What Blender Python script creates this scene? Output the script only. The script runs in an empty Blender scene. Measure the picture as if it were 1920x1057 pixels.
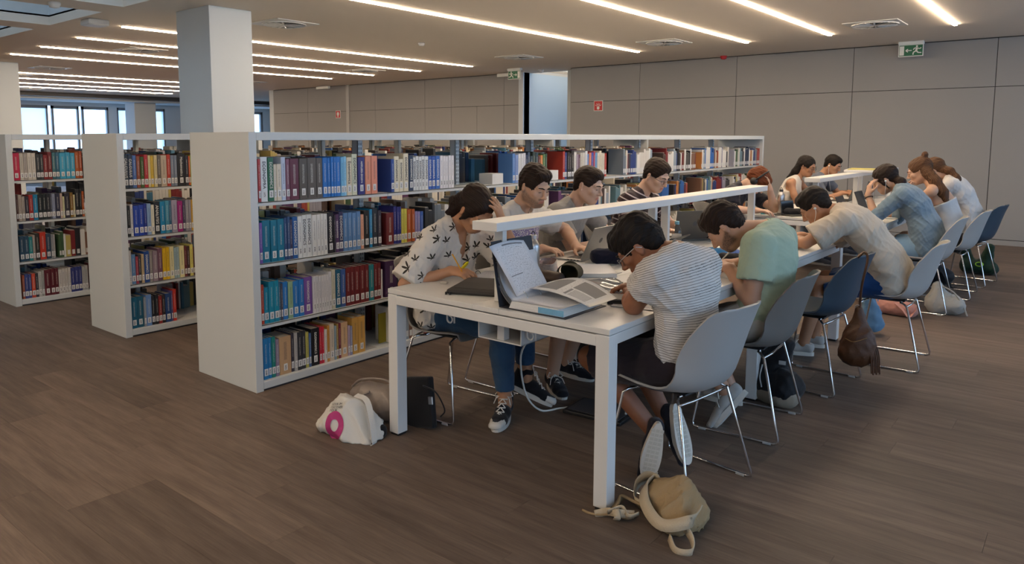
import bpy, bmesh, math, random
import numpy as np
from mathutils import Vector, Matrix

S = bpy.context.scene
COL = S.collection
random.seed(7)
PI = math.pi

# ---------------------------------------------------------------- camera, sky, exposure
FPX, CX, CY = 1390.7, 898.96, 406.3          # focal length and principal point in the 1920x1057 frame
cam_d = bpy.data.cameras.new('camera')
cam = bpy.data.objects.new('camera', cam_d)
COL.objects.link(cam)
cam.location = (0, 0, 1.48)
cam.rotation_euler = (math.radians(90 - 6.010), 0, math.radians(40.065))
cam_d.sensor_width = 36
cam_d.sensor_fit = 'HORIZONTAL'
cam_d.lens = 36 * FPX / 1920
cam_d.shift_x = (960 - CX) / 1920
cam_d.shift_y = -(528.5 - CY) / 1920
cam_d.clip_end = 200
S.camera = cam

W = bpy.data.worlds.new('overcast_sky')
S.world = W
W.use_nodes = True
bg = W.node_tree.nodes['Background']
bg.inputs['Color'].default_value = (0.45, 0.68, 1.0, 1)
bg.inputs['Strength'].default_value = 4.1
S.view_settings.view_transform = 'Standard'
S.view_settings.look = 'None'
S.view_settings.gamma = 1
S.view_settings.use_curve_mapping = False
S.view_settings.exposure = 0.0
S.cycles.use_denoising = True
S.cycles.adaptive_threshold = .02
S.cycles.max_bounces = 6
S.cycles.diffuse_bounces = 4
S.cycles.glossy_bounces = 3
S.cycles.transparent_max_bounces = 8
S.cycles.sample_clamp_indirect = 6
STRIP_E = 65.0                                # ceiling light strips


def portal(loc, rot, sx, sy):
    l = bpy.data.lights.new('daylight_portal', 'AREA')
    l.shape = 'RECTANGLE'
    l.size, l.size_y = sx, sy
    l.cycles.is_portal = True
    o = bpy.data.objects.new('daylight_portal', l)
    o.location = loc
    o.rotation_euler = rot
    o['kind'] = 'helper'
    COL.objects.link(o)


# ---------------------------------------------------------------- helpers: materials
def srgb(r, g=None, b=None):
    if g is None:
        r, g, b = int(r[1:3], 16), int(r[3:5], 16), int(r[5:7], 16)
    f = lambda c: (c / 255 / 12.92) if c / 255 <= .04045 else ((c / 255 + .055) / 1.055) ** 2.4
    return (f(r), f(g), f(b), 1)


MATS = {}


def mat(name, col, rough=.6, metal=0., var=0., vscale=8., bump=0., bscale=60., spec=.5, stretch=None, coat=0., sheen=0.):
    """plain procedural material: colour with soft noise variation and fine bump"""
    if name in MATS:
        return MATS[name]
    m = bpy.data.materials.new(name)
    m.use_nodes = True
    nt = m.node_tree
    b = nt.nodes['Principled BSDF']
    c = srgb(col) if isinstance(col, str) else col
    b.inputs['Base Color'].default_value = c
    b.inputs['Roughness'].default_value = rough
    b.inputs['Metallic'].default_value = metal
    b.inputs['Specular IOR Level'].default_value = spec
    b.inputs['Coat Weight'].default_value = coat
    b.inputs['Sheen Weight'].default_value = sheen
    m.diffuse_color = c
    if var > 0 or bump > 0:
        tc = nt.nodes.new('ShaderNodeTexCoord')
        mp = nt.nodes.new('ShaderNodeMapping')
        nt.links.new(tc.outputs['Object'], mp.inputs['Vector'])
        if stretch:
            mp.inputs['Scale'].default_value = stretch
    if var > 0:
        n = nt.nodes.new('ShaderNodeTexNoise')
        n.inputs['Scale'].default_value = vscale
        n.inputs['Detail'].default_value = 4
        nt.links.new(mp.outputs[0], n.inputs['Vector'])
        mx = nt.nodes.new('ShaderNodeMix')
        mx.data_type = 'RGBA'
        mx.inputs[6].default_value = tuple(min(1, v * (1 - var)) for v in c[:3]) + (1,)
        mx.inputs[7].default_value = tuple(min(1, v * (1 + var)) for v in c[:3]) + (1,)
        nt.links.new(n.outputs['Fac'], mx.inputs[0])
        nt.links.new(mx.outputs[2], b.inputs['Base Color'])
    if bump > 0:
        n2 = nt.nodes.new('ShaderNodeTexNoise')
        n2.inputs['Scale'].default_value = bscale
        n2.inputs['Detail'].default_value = 3
        nt.links.new(mp.outputs[0], n2.inputs['Vector'])
        bp = nt.nodes.new('ShaderNodeBump')
        bp.inputs['Strength'].default_value = bump
        bp.inputs['Distance'].default_value = .01
        nt.links.new(n2.outputs['Fac'], bp.inputs['Height'])
        nt.links.new(bp.outputs[0], b.inputs['Normal'])
    MATS[name] = m
    return m


def emis(name, col, e):
    m = bpy.data.materials.new(name)
    m.use_nodes = True
    nt = m.node_tree
    b = nt.nodes['Principled BSDF']
    b.inputs['Base Color'].default_value = col
    b.inputs['Emission Color'].default_value = col
    b.inputs['Emission Strength'].default_value = e
    return m


def pane_mat(name, tint, refl=.08, cover=0., ccol=(1, 1, 1, 1)):
    """thin clear sheet: lets light straight through, mirrors a little, may be part frosted"""
    m = bpy.data.materials.new(name)
    m.use_nodes = True
    nt = m.node_tree
    nt.nodes.remove(nt.nodes['Principled BSDF'])
    out = nt.nodes['Material Output']
    t = nt.nodes.new('ShaderNodeBsdfTransparent')
    t.inputs[0].default_value = tint
    g = nt.nodes.new('ShaderNodeBsdfGlossy')
    g.inputs['Roughness'].default_value = .05
    mx = nt.nodes.new('ShaderNodeMixShader')
    lw = nt.nodes.new('ShaderNodeLayerWeight')
    lw.inputs['Blend'].default_value = .5
    pw = nt.nodes.new('ShaderNodeMath'); pw.operation = 'POWER'; pw.inputs[1].default_value = 4
    ma = nt.nodes.new('ShaderNodeMath'); ma.operation = 'MULTIPLY_ADD'; ma.inputs[1].default_value = .6; ma.inputs[2].default_value = .04
    nt.links.new(lw.outputs['Facing'], pw.inputs[0])
    nt.links.new(pw.outputs[0], ma.inputs[0])
    nt.links.new(ma.outputs[0], mx.inputs[0])
    nt.links.new(t.outputs[0], mx.inputs[1])
    nt.links.new(g.outputs[0], mx.inputs[2])
    last = mx
    if cover > 0:
        d = nt.nodes.new('ShaderNodeBsdfTranslucent')
        d.inputs[0].default_value = ccol
        m2 = nt.nodes.new('ShaderNodeMixShader')
        m2.inputs[0].default_value = cover
        nt.links.new(mx.outputs[0], m2.inputs[1])
        nt.links.new(d.outputs[0], m2.inputs[2])
        last = m2
    nt.links.new(last.outputs[0], out.inputs['Surface'])
    MATS[name] = m
    return m


# ---------------------------------------------------------------- helpers: meshes
class MB:
    """collects vertices and faces, then links ONE mesh object"""

    def __init__(s):
        s.v, s.f, s.m = [], [], []

    def add(s, vs, fs, mi=0):
        k = len(s.v)
        s.v += [tuple(p) for p in vs]
        s.f += [tuple(i + k for i in q) for q in fs]
        s.m += [mi] * len(fs)
        return s

    def box(s, x0, x1, y0, y1, z0, z1, mi=0):
        vs = [(x, y, z) for z in (z0, z1) for y in (y0, y1) for x in (x0, x1)]
        return s.add(vs, [(0, 2, 3, 1), (4, 5, 7, 6), (0, 1, 5, 4), (2, 6, 7, 3), (0, 4, 6, 2), (1, 3, 7, 5)], mi)

    def rbox(s, x0, x1, y0, y1, z0, z1, r=.004, mi=0):
        """box with chamfered edges"""
        bm = bmesh.new()
        bmesh.ops.create_cube(bm, size=1)
        bmesh.ops.scale(bm, vec=(x1 - x0, y1 - y0, z1 - z0), verts=bm.verts)
        bmesh.ops.translate(bm, vec=((x0 + x1) / 2, (y0 + y1) / 2, (z0 + z1) / 2), verts=bm.verts)
        bmesh.ops.bevel(bm, geom=bm.edges[:], offset=r, segments=2, profile=.5, affect='EDGES')
        return s.bm(bm, mi)

    def bm(s, bm, mi=0):
        bm.verts.index_update()
        s.add([v.co[:] for v in bm.verts], [[v.index for v in f.verts] for f in bm.faces], mi)
        bm.free()
        return s

    def tube(s, pts, r, n=8, mi=0, closed=False, cap=True):
        """tube through points, r a number or one per point"""
        P = [Vector(p) for p in pts]
        rs = r if isinstance(r, (list, tuple)) else [r] * len(P)
        L = len(P)
        vs, fs = [], []
        up = None
        for i, p in enumerate(P):
            a = P[(i - 1) % L] if (closed or i > 0) else P[i]
            b = P[(i + 1) % L] if (closed or i < L - 1) else P[i]
            t = (b - a)
            t = t.normalized() if t.length > 1e-9 else Vector((0, 0, 1))
            if up is None:
                up = t.orthogonal().normalized()
            up = (up - t * up.dot(t))
            up = up.normalized() if up.length > 1e-6 else t.orthogonal().normalized()
            w = t.cross(up)
            for k in range(n):
                an = 2 * PI * k / n
                vs.append(p + (up * math.cos(an) + w * math.sin(an)) * rs[i])
        for i in range(L if closed else L - 1):
            j = (i + 1) % L
            for k in range(n):
                fs.append((i * n + k, i * n + (k + 1) % n, j * n + (k + 1) % n, j * n + k))
        if cap and not closed:
            fs.append(tuple(range(n))[::-1])
            fs.append(tuple((L - 1) * n + k for k in range(n)))
        return s.add(vs, fs, mi)

    def lathe(s, prof, n=24, c=(0, 0, 0), mi=0):
        """(radius, z) profile spun about a vertical axis"""
        vs, fs = [], []
        for r, z in prof:
            for k in range(n):
                a = 2 * PI * k / n
                vs.append((c[0] + r * math.cos(a), c[1] + r * math.sin(a), c[2] + z))
        for i in range(len(prof) - 1):
            for k in range(n):
                fs.append((i * n + k, i * n + (k + 1) % n, (i + 1) * n + (k + 1) % n, (i + 1) * n + k))
        fs.append(tuple(range(n))[::-1])
        fs.append(tuple((len(prof) - 1) * n + k for k in range(n)))
        return s.add(vs, fs, mi)

    def prism(s, pts, z0, z1, mi=0):
        n = len(pts)
        vs = [(x, y, z0) for x, y in pts] + [(x, y, z1) for x, y in pts]
        fs = [tuple(range(n))[::-1], tuple(range(n, 2 * n))] + [(i, (i + 1) % n, n + (i + 1) % n, n + i) for i in range(n)]
        return s.add(vs, fs, mi)

    def grid(s, fn, nu, nv, mi=0, thick=0., closed_u=False):
        """surface fn(u,v) with u,v in 0..1; thick gives it a second skin"""
        vs = [Vector(fn(i / (nu - (0 if closed_u else 1)), j / (nv - 1))) for j in range(nv) for i in range(nu)]
        mu = nu if closed_u else nu - 1
        q = [(j * nu + i, j * nu + (i + 1) % nu, (j + 1) * nu + (i + 1) % nu, (j + 1) * nu + i) for j in range(nv - 1) for i in range(mu)]
        if not thick:
            return s.add(vs, q, mi)
        nm = [Vector((0, 0, 0)) for _ in vs]
        for f in q:
            n = (vs[f[2]] - vs[f[0]]).cross(vs[f[3]] - vs[f[1]])
            for i in f:
                nm[i] += n
        N = len(vs)
        v2 = [v - n.normalized() * thick if n.length > 0 else v for v, n in zip(vs, nm)]
        q2 = [tuple(N + i for i in f[::-1]) for f in q]
        rim = []
        if not closed_u:
            for j in range(nv - 1):
                a, b = j * nu, (j + 1) * nu
                rim += [(b, a, N + a, N + b), (a + nu - 1, b + nu - 1, N + b + nu - 1, N + a + nu - 1)]
        for i in range(mu):
            a, b = i, (i + 1) % nu
            rim.append((a, b, N + b, N + a))
            a, b = (nv - 1) * nu + i, (nv - 1) * nu + (i + 1) % nu
            rim.append((b, a, N + a, N + b))
        return s.add(vs + v2, q + q2 + rim, mi)

    def xf(s, M, start=0):
        s.v[start:] = [tuple(M @ Vector(p)) for p in s.v[start:]]
        return s

    def mesh(s, name, mats, smooth=False):
        me = bpy.data.meshes.new(name)
        me.from_pydata(s.v, [], s.f)
        for m in (mats if isinstance(mats, (list, tuple)) else [mats]):
            me.materials.append(m)
        me.polygons.foreach_set('material_index', s.m)
        if smooth:
            me.polygons.foreach_set('use_smooth', [True] * len(s.f))
            if smooth != 'all':
                try:
                    me.set_sharp_from_angle(angle=math.radians(40))
                except Exception:
                    pass
        me.update()
        return me

    def build(s, name, mats, parent=None, smooth=False, loc=None, rz=0):
        return link(name, s.mesh(name, mats, smooth), parent, loc, rz)


def link(name, me, parent=None, loc=None, rz=0):
    o = bpy.data.objects.new(name, me)
    COL.objects.link(o)
    if loc is not None:
        o.location = loc
    if rz:
        o.rotation_euler = (0, 0, rz)
    if parent is not None:
        o.parent = parent
    return o


def empty(name, loc=(0, 0, 0), rz=0, label=None, cat=None, group=None, kind=None):
    o = bpy.data.objects.new(name, None)
    o.empty_display_size = .1
    COL.objects.link(o)
    o.location = loc
    o.rotation_euler = (0, 0, rz)
    return tag(o, label, cat, group, kind)


def tag(o, label=None, cat=None, group=None, kind=None):
    for k, v in (('label', label), ('category', cat), ('group', group), ('kind', kind)):
        if v:
            o[k] = v
    return o


def copy_tree(o, parent=None):
    c = o.copy()
    COL.objects.link(c)
    c.parent = parent
    for ch in o.children:
        copy_tree(ch, c)
    return c


FONT_CACHE = {}


def text_mesh(txt):
    """outline mesh of a word, height of capitals about 0.7, centred on the origin in the XY plane"""
    if txt not in FONT_CACHE:
        cu = bpy.data.curves.new('lettering', 'FONT')
        cu.body = txt
        cu.align_x = 'CENTER'
        cu.align_y = 'CENTER'
        cu.resolution_u = 2
        cu.extrude = .004
        o = bpy.data.objects.new('lettering', cu)
        COL.objects.link(o)
        bpy.context.view_layer.update()
        dg = bpy.context.evaluated_depsgraph_get()
        me = bpy.data.meshes.new_from_object(o.evaluated_get(dg))
        bpy.data.objects.remove(o)
        FONT_CACHE[txt] = ([tuple(v.co) for v in me.vertices], [tuple(p.vertices) for p in me.polygons])
        bpy.data.meshes.remove(me)
    return FONT_CACHE[txt]


def add_text(mb, txt, M, mi=0):
    v, f = text_mesh(txt)
    return mb.add([M @ Vector(p) for p in v], f, mi)


def frame(o, x, y, z):
    """matrix whose columns are the given axes"""
    x, y, z = Vector(x), Vector(y), Vector(z)
    return Matrix(((x.x, y.x, z.x, o[0]), (x.y, y.y, z.y, o[1]), (x.z, y.z, z.z, o[2]), (0, 0, 0, 1)))


# shared materials
M_WHITE = mat('white_lacquer', (.70, .69, .66, 1), .42, var=.02, vscale=3)
M_SHELF = mat('white_shelf_steel', (.60, .63, .63, 1), .5, var=.02, vscale=2)
M_PANEL = mat('taupe_wall_panel', (.305, .30, .295, 1), .75, var=.03, vscale=1.2, bump=.03, bscale=300)
M_JOINT = mat('dark_joint', (.03, .027, .025, 1), .9)
M_CEIL = mat('ceiling_plaster', (.78, .69, .59, 1), .85, var=.015, vscale=.7)
M_WALLW = mat('white_plaster', (.60, .65, .68, 1), .8, var=.02, vscale=1.5)
M_CHROME = mat('chrome', (.75, .75, .76, 1), .12, 1.)
M_STEEL = mat('brushed_steel', (.55, .55, .56, 1), .32, 1., bump=.05, bscale=200, stretch=(1, 1, 12))
M_BLACK = mat('black_plastic', (.012, .012, .013, 1), .45)
M_DGREY = mat('dark_grey_plastic', (.05, .05, .055, 1), .5)
M_GREYP = mat('light_grey_plastic', (.42, .42, .41, 1), .5)
M_PAPER = mat('paper', (.75, .74, .72, 1), .8)
M_RED = mat('sign_red', (.55, .03, .035, 1), .5)
M_GREEN = mat('sign_green', (.01, .13, .06, 1), .5)
M_SIGNW = mat('sign_white', (.8, .82, .78, 1), .5)
# ---------------------------------------------------------------- the setting
CEIL = 2.87
YW = 12.55            # back wall plane (right part)
YL = 12.75            # back wall plane (left part)
XL, XR, YF = -27.5, 3.6, -3.0


def wood_mat():
    m = bpy.data.materials.new('dark_vinyl_plank')
    m.use_nodes = True
    nt = m.node_tree
    N, L = nt.nodes, nt.links
    b = N['Principled BSDF']
    geo = N.new('ShaderNodeNewGeometry')
    at = N.new('ShaderNodeAttribute')
    at.attribute_name = 'tone'
    oi = N.new('ShaderNodeObjectInfo')
    # tone of this plank: mesh attribute plus a random per object
    add = N.new('ShaderNodeMath'); add.operation = 'ADD'
    L.new(at.outputs['Fac'], add.inputs[0]); L.new(oi.outputs['Random'], add.inputs[1])
    fr = N.new('ShaderNodeMath'); fr.operation = 'FRACT'
    L.new(add.outputs[0], fr.inputs[0])
    off = N.new('ShaderNodeVectorMath'); off.operation = 'SCALE'
    cmb = N.new('ShaderNodeCombineXYZ')
    L.new(fr.outputs[0], cmb.inputs['X']); L.new(fr.outputs[0], cmb.inputs['Z'])
    L.new(cmb.outputs[0], off.inputs[0]); off.inputs['Scale'].default_value = 37
    pos = N.new('ShaderNodeVectorMath'); pos.operation = 'ADD'
    L.new(geo.outputs['Position'], pos.inputs[0]); L.new(off.outputs[0], pos.inputs[1])
    mp = N.new('ShaderNodeMapping'); mp.inputs['Scale'].default_value = (1.3, 13, 1)
    L.new(pos.outputs[0], mp.inputs['Vector'])
    n1 = N.new('ShaderNodeTexNoise'); n1.inputs['Scale'].default_value = 1.6; n1.inputs['Detail'].default_value = 7; n1.inputs['Roughness'].default_value = .62
    L.new(mp.outputs[0], n1.inputs['Vector'])
    mp2 = N.new('ShaderNodeMapping'); mp2.inputs['Scale'].default_value = (5, 120, 1)
    L.new(pos.outputs[0], mp2.inputs['Vector'])
    n2 = N.new('ShaderNodeTexNoise'); n2.inputs['Scale'].default_value = 1.4; n2.inputs['Detail'].default_value = 4
    L.new(mp2.outputs[0], n2.inputs['Vector'])
    cr = N.new('ShaderNodeValToRGB')
    e = cr.color_ramp.elements
    e[0].position, e[0].color = .30, (.092, .066, .050, 1)
    e[1].position, e[1].color = .72, (.170, .126, .098, 1)
    L.new(n1.outputs['Fac'], cr.inputs[0])
    mr = N.new('ShaderNodeMapRange'); mr.inputs['To Min'].default_value = .84; mr.inputs['To Max'].default_value = 1.16
    L.new(fr.outputs[0], mr.inputs['Value'])
    mr2 = N.new('ShaderNodeMapRange'); mr2.inputs['From Min'].default_value = .3; mr2.inputs['From Max'].default_value = .7
    mr2.inputs['To Min'].default_value = .88; mr2.inputs['To Max'].default_value = 1.12
    L.new(n2.outputs['Fac'], mr2.inputs['Value'])
    mu = N.new('ShaderNodeMath'); mu.operation = 'MULTIPLY'
    L.new(mr.outputs[0], mu.inputs[0]); L.new(mr2.outputs[0], mu.inputs[1])
    hs = N.new('ShaderNodeHueSaturation')
    L.new(cr.outputs[0], hs.inputs['Color']); L.new(mu.outputs[0], hs.inputs['Value'])
    L.new(hs.outputs[0], b.inputs['Base Color'])
    b.inputs['Roughness'].default_value = .55
    b.inputs['Specular IOR Level'].default_value = .28
    bp = N.new('ShaderNodeBump'); bp.inputs['Strength'].default_value = .12; bp.inputs['Distance'].default_value = .004
    L.new(n2.outputs['Fac'], bp.inputs['Height']); L.new(bp.outputs[0], b.inputs['Normal'])
    return m


M_WOOD = wood_mat()

floor = MB().box(XL - 1, XR + .2, YF - .2, 19, -.2, -.006).build('floor', M_JOINT)
tag(floor, 'dark brown wood-look plank floor of the library', kind='structure')
PL, PW = 1.22, .181


def set_tone(me, vals):
    a = me.attributes.new('tone', 'FLOAT', 'POINT')
    a.data.foreach_set('value', vals)


plank_me = MB().box(0, PL - .001, 0, PW - .001, -.006, 0).mesh('plank', M_WOOD)
set_tone(plank_me, [0.] * 8)
cells = []
j = 0
y = 0.2
rr = random.Random(3)
while y < YL + .3:
    x = XL + rr.random() * PL * .98
    off = rr.random() * PL
    x = math.floor((XL) / PL) * PL + off
    while x < XR:
        cells.append((x, y))
        x += PL
    y += PW
vis = []
Rm = cam.rotation_euler.to_matrix().transposed()


def project(p):
    c = Rm @ (Vector(p) - cam.location)
    if c.z > -.2:
        return None
    return CX + FPX * c.x / -c.z, CY - FPX * c.y / -c.z


for c in cells:
    q = [project((c[0] + a * PL, c[1] + b * PW, 0)) for a in (0, .5, 1) for b in (0, 1)]
    ok = any(p and -20 < p[0] < 1940 and p[1] < 1080 for p in q)
    near = math.hypot(c[0] + PL / 2, c[1])
    vis.append((not ok, near, c))
vis.sort()
near300 = [v for v in vis if not v[0]][:300]
nearset = {v[2] for v in near300}
for _, _, c in near300:
    link('plank', plank_me, floor, (c[0], c[1], 0))
mb = MB(); tn = []
for c in cells:
    if c not in nearset and c[0] > -26:
        mb.box(c[0], c[0] + PL - .001, c[1], c[1] + PW - .001, -.006, 0)
        tn += [rr.random()] * 8
pf = mb.mesh('plank_field', M_WOOD)
set_tone(pf, tn)
o = link('plank_field', pf, floor)
o['kind'] = 'stuff'
mb = MB().box(XL, XR, YF, .2, -.006, -.001).build('screed', M_WOOD, floor)

# ---- back wall, right part: panels with dark recessed joints
JG = .004


def panel_wall(name, label, y, cells_, back):
    w = MB().box(back[0], back[1], y + .015, y + .2, 0, CEIL + .1).build(name, M_JOINT)
    tag(w, label, kind='structure')
    for x0, x1, z0, z1 in cells_:
        MB().rbox(x0 + JG, x1 - JG, y, y + .018, z0 + JG, z1 - JG, .002).build('wall_panel', M_PANEL, w)
    return w


SEAM = 2.196
xs = [-8.2, -6.68, -4.868, -3.05, -1.23, .59, 2.41, XR]
cl = []
for a, b in zip(xs[:-1], xs[1:]):
    cl += [(a, b, .075, SEAM), (a, b, SEAM, CEIL - .008)]
panel_wall('wall_back', 'taupe panelled wall behind the study tables', YW, cl, (-8.2, XR))
tag(MB().rbox(-8.2, XR, YW - .012, YW + .02, 0, .07, .003).build('baseboard_back', M_PANEL), 'low taupe skirting along the panelled wall', kind='structure')
xsl = [-18.5, -16.9, -15.26]
cl = []
for a, b in zip(xsl[:-1], xsl[1:]):
    cl += [(a, b, .0, SEAM), (a, b, SEAM, CEIL - .008)]
xsu = [-15.15, -14.15, -11.57, -10.03, -9.5]
xsd = [-15.15, -14.15, -12.41, -11.57, -10.8, -10.03, -9.5]
xsu = [-15.15, -14.15, -12.41, -11.57, -10.03, -9.5]
cl += [(a, b, SEAM, CEIL - .008) for a, b in zip(xsu[:-1], xsu[1:])]
cl += [(a, b, 0, SEAM) for a, b in zip(xsd[:-1], xsd[1:])]
panel_wall('wall_far', 'taupe panelled wall beyond the bookcases', YL, cl, (-18.5, -9.5))
tag(MB().box(-15.26, -15.15, YL - .02, YL + .02, 0, CEIL).build('trim_1', M_GREYP), 'narrow grey post between the panels of the far wall', kind='structure')

# ---- white recess with a door between the two panelled walls
wr = MB()
wr.box(-9.62, -9.5, YL - .02, 15.2, 0, CEIL)         # left cheek
wr.box(-12.6, -9.62, 15.0, 15.2, 0, CEIL + .1)
wr.box(-8.2, -8.1, YW + .2, 13.0, 0, CEIL)
wr.box(-12.6, -8.4, 15.2, 15.35, 0, CEIL + .1)       # end wall
tag(wr.build('wall_recess', M_WALLW), 'white recess wall between the panelled walls', kind='structure')
d = MB().rbox(-11.2, -9.72, 15.14, 15.2, 0, 2.1, .006).build('door_1', M_WALLW)
tag(d, 'white door at the end of the recess', kind='structure')
MB().tube([(-9.82, 15.12, 1.7), (-9.82, 15.06, 1.7), (-10.1, 15.06, 1.7)], .012).build('handle', M_STEEL, d)
wd = MB().box(-8.5, -8.4, 13.0, 15.2, 2.8, CEIL).box(-8.5, -8.4, 13.0, 15.2, 0, .1)  # hidden wall whose window opening is put here to light the recess
wd.box(-8.5, -8.1, 12.9, 13.05, 0, CEIL)
tag(wd.build('wall_lobby', M_WALLW), 'lobby wall with a window opening behind the panelled wall', kind='structure')
portal((-8.45, 14.1, 1.45), (0, PI / 2, 0), 2.7, 2.1)

MB().box(-9.5, -8.5, 13.05, 15.1, CEIL + .06, CEIL + .065).build('added_rooflight', pane_mat('light_tint_glass', (.92, .74, .58, 1)), bpy.data.objects['wall_lobby'])  # rooflight added out of sight to brighten the recess, its tint warms the daylight
portal((-9.0, 14.07, CEIL + .1), (0, 0, 0), 1.0, 2.05)

# ---- outer walls out of view: window wall on the right, wall behind the camera
wrr = MB()
wrr.box(XR, XR + .2, YF, YW + .2, 0, 1.0).box(XR, XR + .2, YF, YW + .2, 2.55, CEIL + .1)
for yy in (-3, 0.2, 3.6, 7.0, 10.2, 12.45):
    wrr.box(XR, XR + .2, yy, yy + .22, .5, 2.55)
tag(wrr.build('wall_right', M_WALLW), 'window wall on the open side of the room', kind='structure')
portal((XR + .1, 4.7, 1.78), (0, PI / 2, 0), 1.55, 15.2)
wf = MB().box(XL, XR + .2, YF - .2, YF, 0, CEIL + .1)
tag(wf.build('wall_front', M_WALLW), 'white wall facing the bookcases', kind='structure')

# ---- ceiling with skylight wells beyond the near edge
M_TOP = M_CEIL
M_SKYG = pane_mat('dimming_skylight_glass', (.80, .74, .68, 1))  # tint added to dim the daylight in the wells
holes = [(-6.6, -8.08), (-8.59, -10.06), (-10.56, -12.1), (-12.6, -14.1), (-14.6, -16.1)]
cm = MB()
Y0, Y1 = .6, 3.735
cm.box(XL, XR, Y1, 13.05, CEIL, CEIL + .12).box(XL, -9.5, 13.05, 19, CEIL, CEIL + .12).box(-8.5, XR, 13.05, 19, CEIL, CEIL + .12).box(-9.5, -8.5, 15.1, 19, CEIL, CEIL + .12)
cm.box(XL, XR, YF, Y0, CEIL, CEIL + .12)
ed = [XR] + [e for h in holes for e in h] + [XL]
for a, b in zip(ed[0::2], ed[1::2]):
    cm.box(b, a, Y0, Y1, CEIL, CEIL + .12)
# the recess of the far end: ceiling stops at a dark shadow gap
tag(cm.build('ceiling', M_CEIL), 'pale plaster ceiling with long light strips', kind='structure')
for k, (a, b) in enumerate(holes):
    w = MB()
    t = .03
    w.box(b - t, b, Y0 - t, Y1 + t, CEIL + .1, 4.7).box(a, a + t, Y0 - t, Y1 + t, CEIL + .1, 4.7)
    w.box(b, a, Y0 - t, Y0, CEIL + .1, 4.7).box(b, a, Y1, Y1 + t, CEIL + .1, 4.7)
    o = w.build('trim_%d' % (k + 2), M_WALLW)
    tag(o, 'white skylight well in the ceiling, number %s from the column' % ('one two three four five'.split()[k]), kind='structure')
    MB().box(b, a, Y0, Y1, 4.66, 4.67).build('glazing', M_SKYG, o)
    portal(((a + b) / 2, (Y0 + Y1) / 2, 4.69), (0, 0, 0), abs(a - b), Y1 - Y0)

# ---- columns
def column(x0, x1, y0, y1, label):
    o = MB().rbox(x0, x1, y0, y1, 0, CEIL, .006).build('column', M_WALLW)
    tag(o, label, 'column', kind='structure')


column(-7.95, -7.27, 4.25, 4.76, 'broad white column rising behind the bookcases')
column(-16.4, -15.45, 4.6, 5.16, 'cream column at the far side of the reading room')
column(-26.2, -25.5, 12.0, 12.75, 'grey column standing in front of the far windows')

# ---- far window wall (X = -27.5) and its bulkhead
M_FRAME = mat('grey_window_frame', (.20, .22, .24, 1), .5)
M_PANE = pane_mat('window_glass', (.97, .985, 1, 1))
M_BLIND = pane_mat('roller_blind', (.8, .85, .9, 1), cover=.4, ccol=(.85, .9, .95, 1))
bw = MB()
bw.box(XL - .3, XL, YF, 19, 2.60, CEIL + .1).box(XL - .3, XL, YF, 19, 0, .1)
WINS = [(8.2, 9.05), (9.05, 10.0), (10.12, 11.0), (11.1, 12.0), (12.3, 13.25), (13.35, 14.1)]
edges = [YF, 8.2, 12.0, 12.3, 14.1, 19]
bw.box(XL - .3, XL, YF, 8.2, .1, 2.6).box(XL - .3, XL, 12.0, 12.3, .1, 2.6).box(XL - .3, XL, 14.1, 15.5, .1, 2.6)
bw.box(XL - .3, XL, 18.4, 19, .1, 2.6)
tag(bw.build('wall_left', M_WALLW), 'distant white wall with tall windows', kind='structure')
for k, (a, b) in enumerate(WINS + [(15.5, 18.4)]):
    o = MB()
    t = .06 if k < 6 else .1
    o.box(XL - .12, XL - .02, a, a + t, .1, 2.6).box(XL - .12, XL - .02, b - t, b, .1, 2.6)
    o.box(XL - .12, XL - .02, a, b, 2.5, 2.6).box(XL - .12, XL - .02, a, b, .1, .18)
    w = o.build('window_%d' % (k + 1), M_FRAME)
    tag(w, 'tall grey-framed window in the distant wall, %s from the near end' % ('first second third fourth fifth sixth seventh'.split()[k]), kind='structure')
    MB().box(XL - .08, XL - .075, a + t, b - t, .18, 2.5).build('pane', M_PANE, w)
    if k in (1, 4, 5):
        MB().box(XL - .03, XL - .025, a + t, b - t, .9, 2.5).build('blind', M_BLIND, w)
portal((XL - .1, 11.2, 1.4), (0, -PI / 2, 0), 2.4, 6)
portal((XL - .1, 16.9, 1.4), (0, -PI / 2, 0), 2.4, 2.8)
# dark shadow gap and dropped bulkhead before the windows
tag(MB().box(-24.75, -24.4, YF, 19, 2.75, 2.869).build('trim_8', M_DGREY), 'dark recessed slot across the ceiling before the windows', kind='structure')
tag(MB().box(-26.6, -24.8, YF, 19, 2.70, 2.869).build('trim_9', M_WALLW), 'lowered ceiling bulkhead before the distant windows', kind='structure')
tag(MB().box(XL - .3, -18.5, 18.9, 19.1, 0, CEIL).box(-18.7, -18.5, YL, 19, 0, CEIL).build('wall_end', M_WALLW), 'white wall of the distant lobby', kind='structure')
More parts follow.
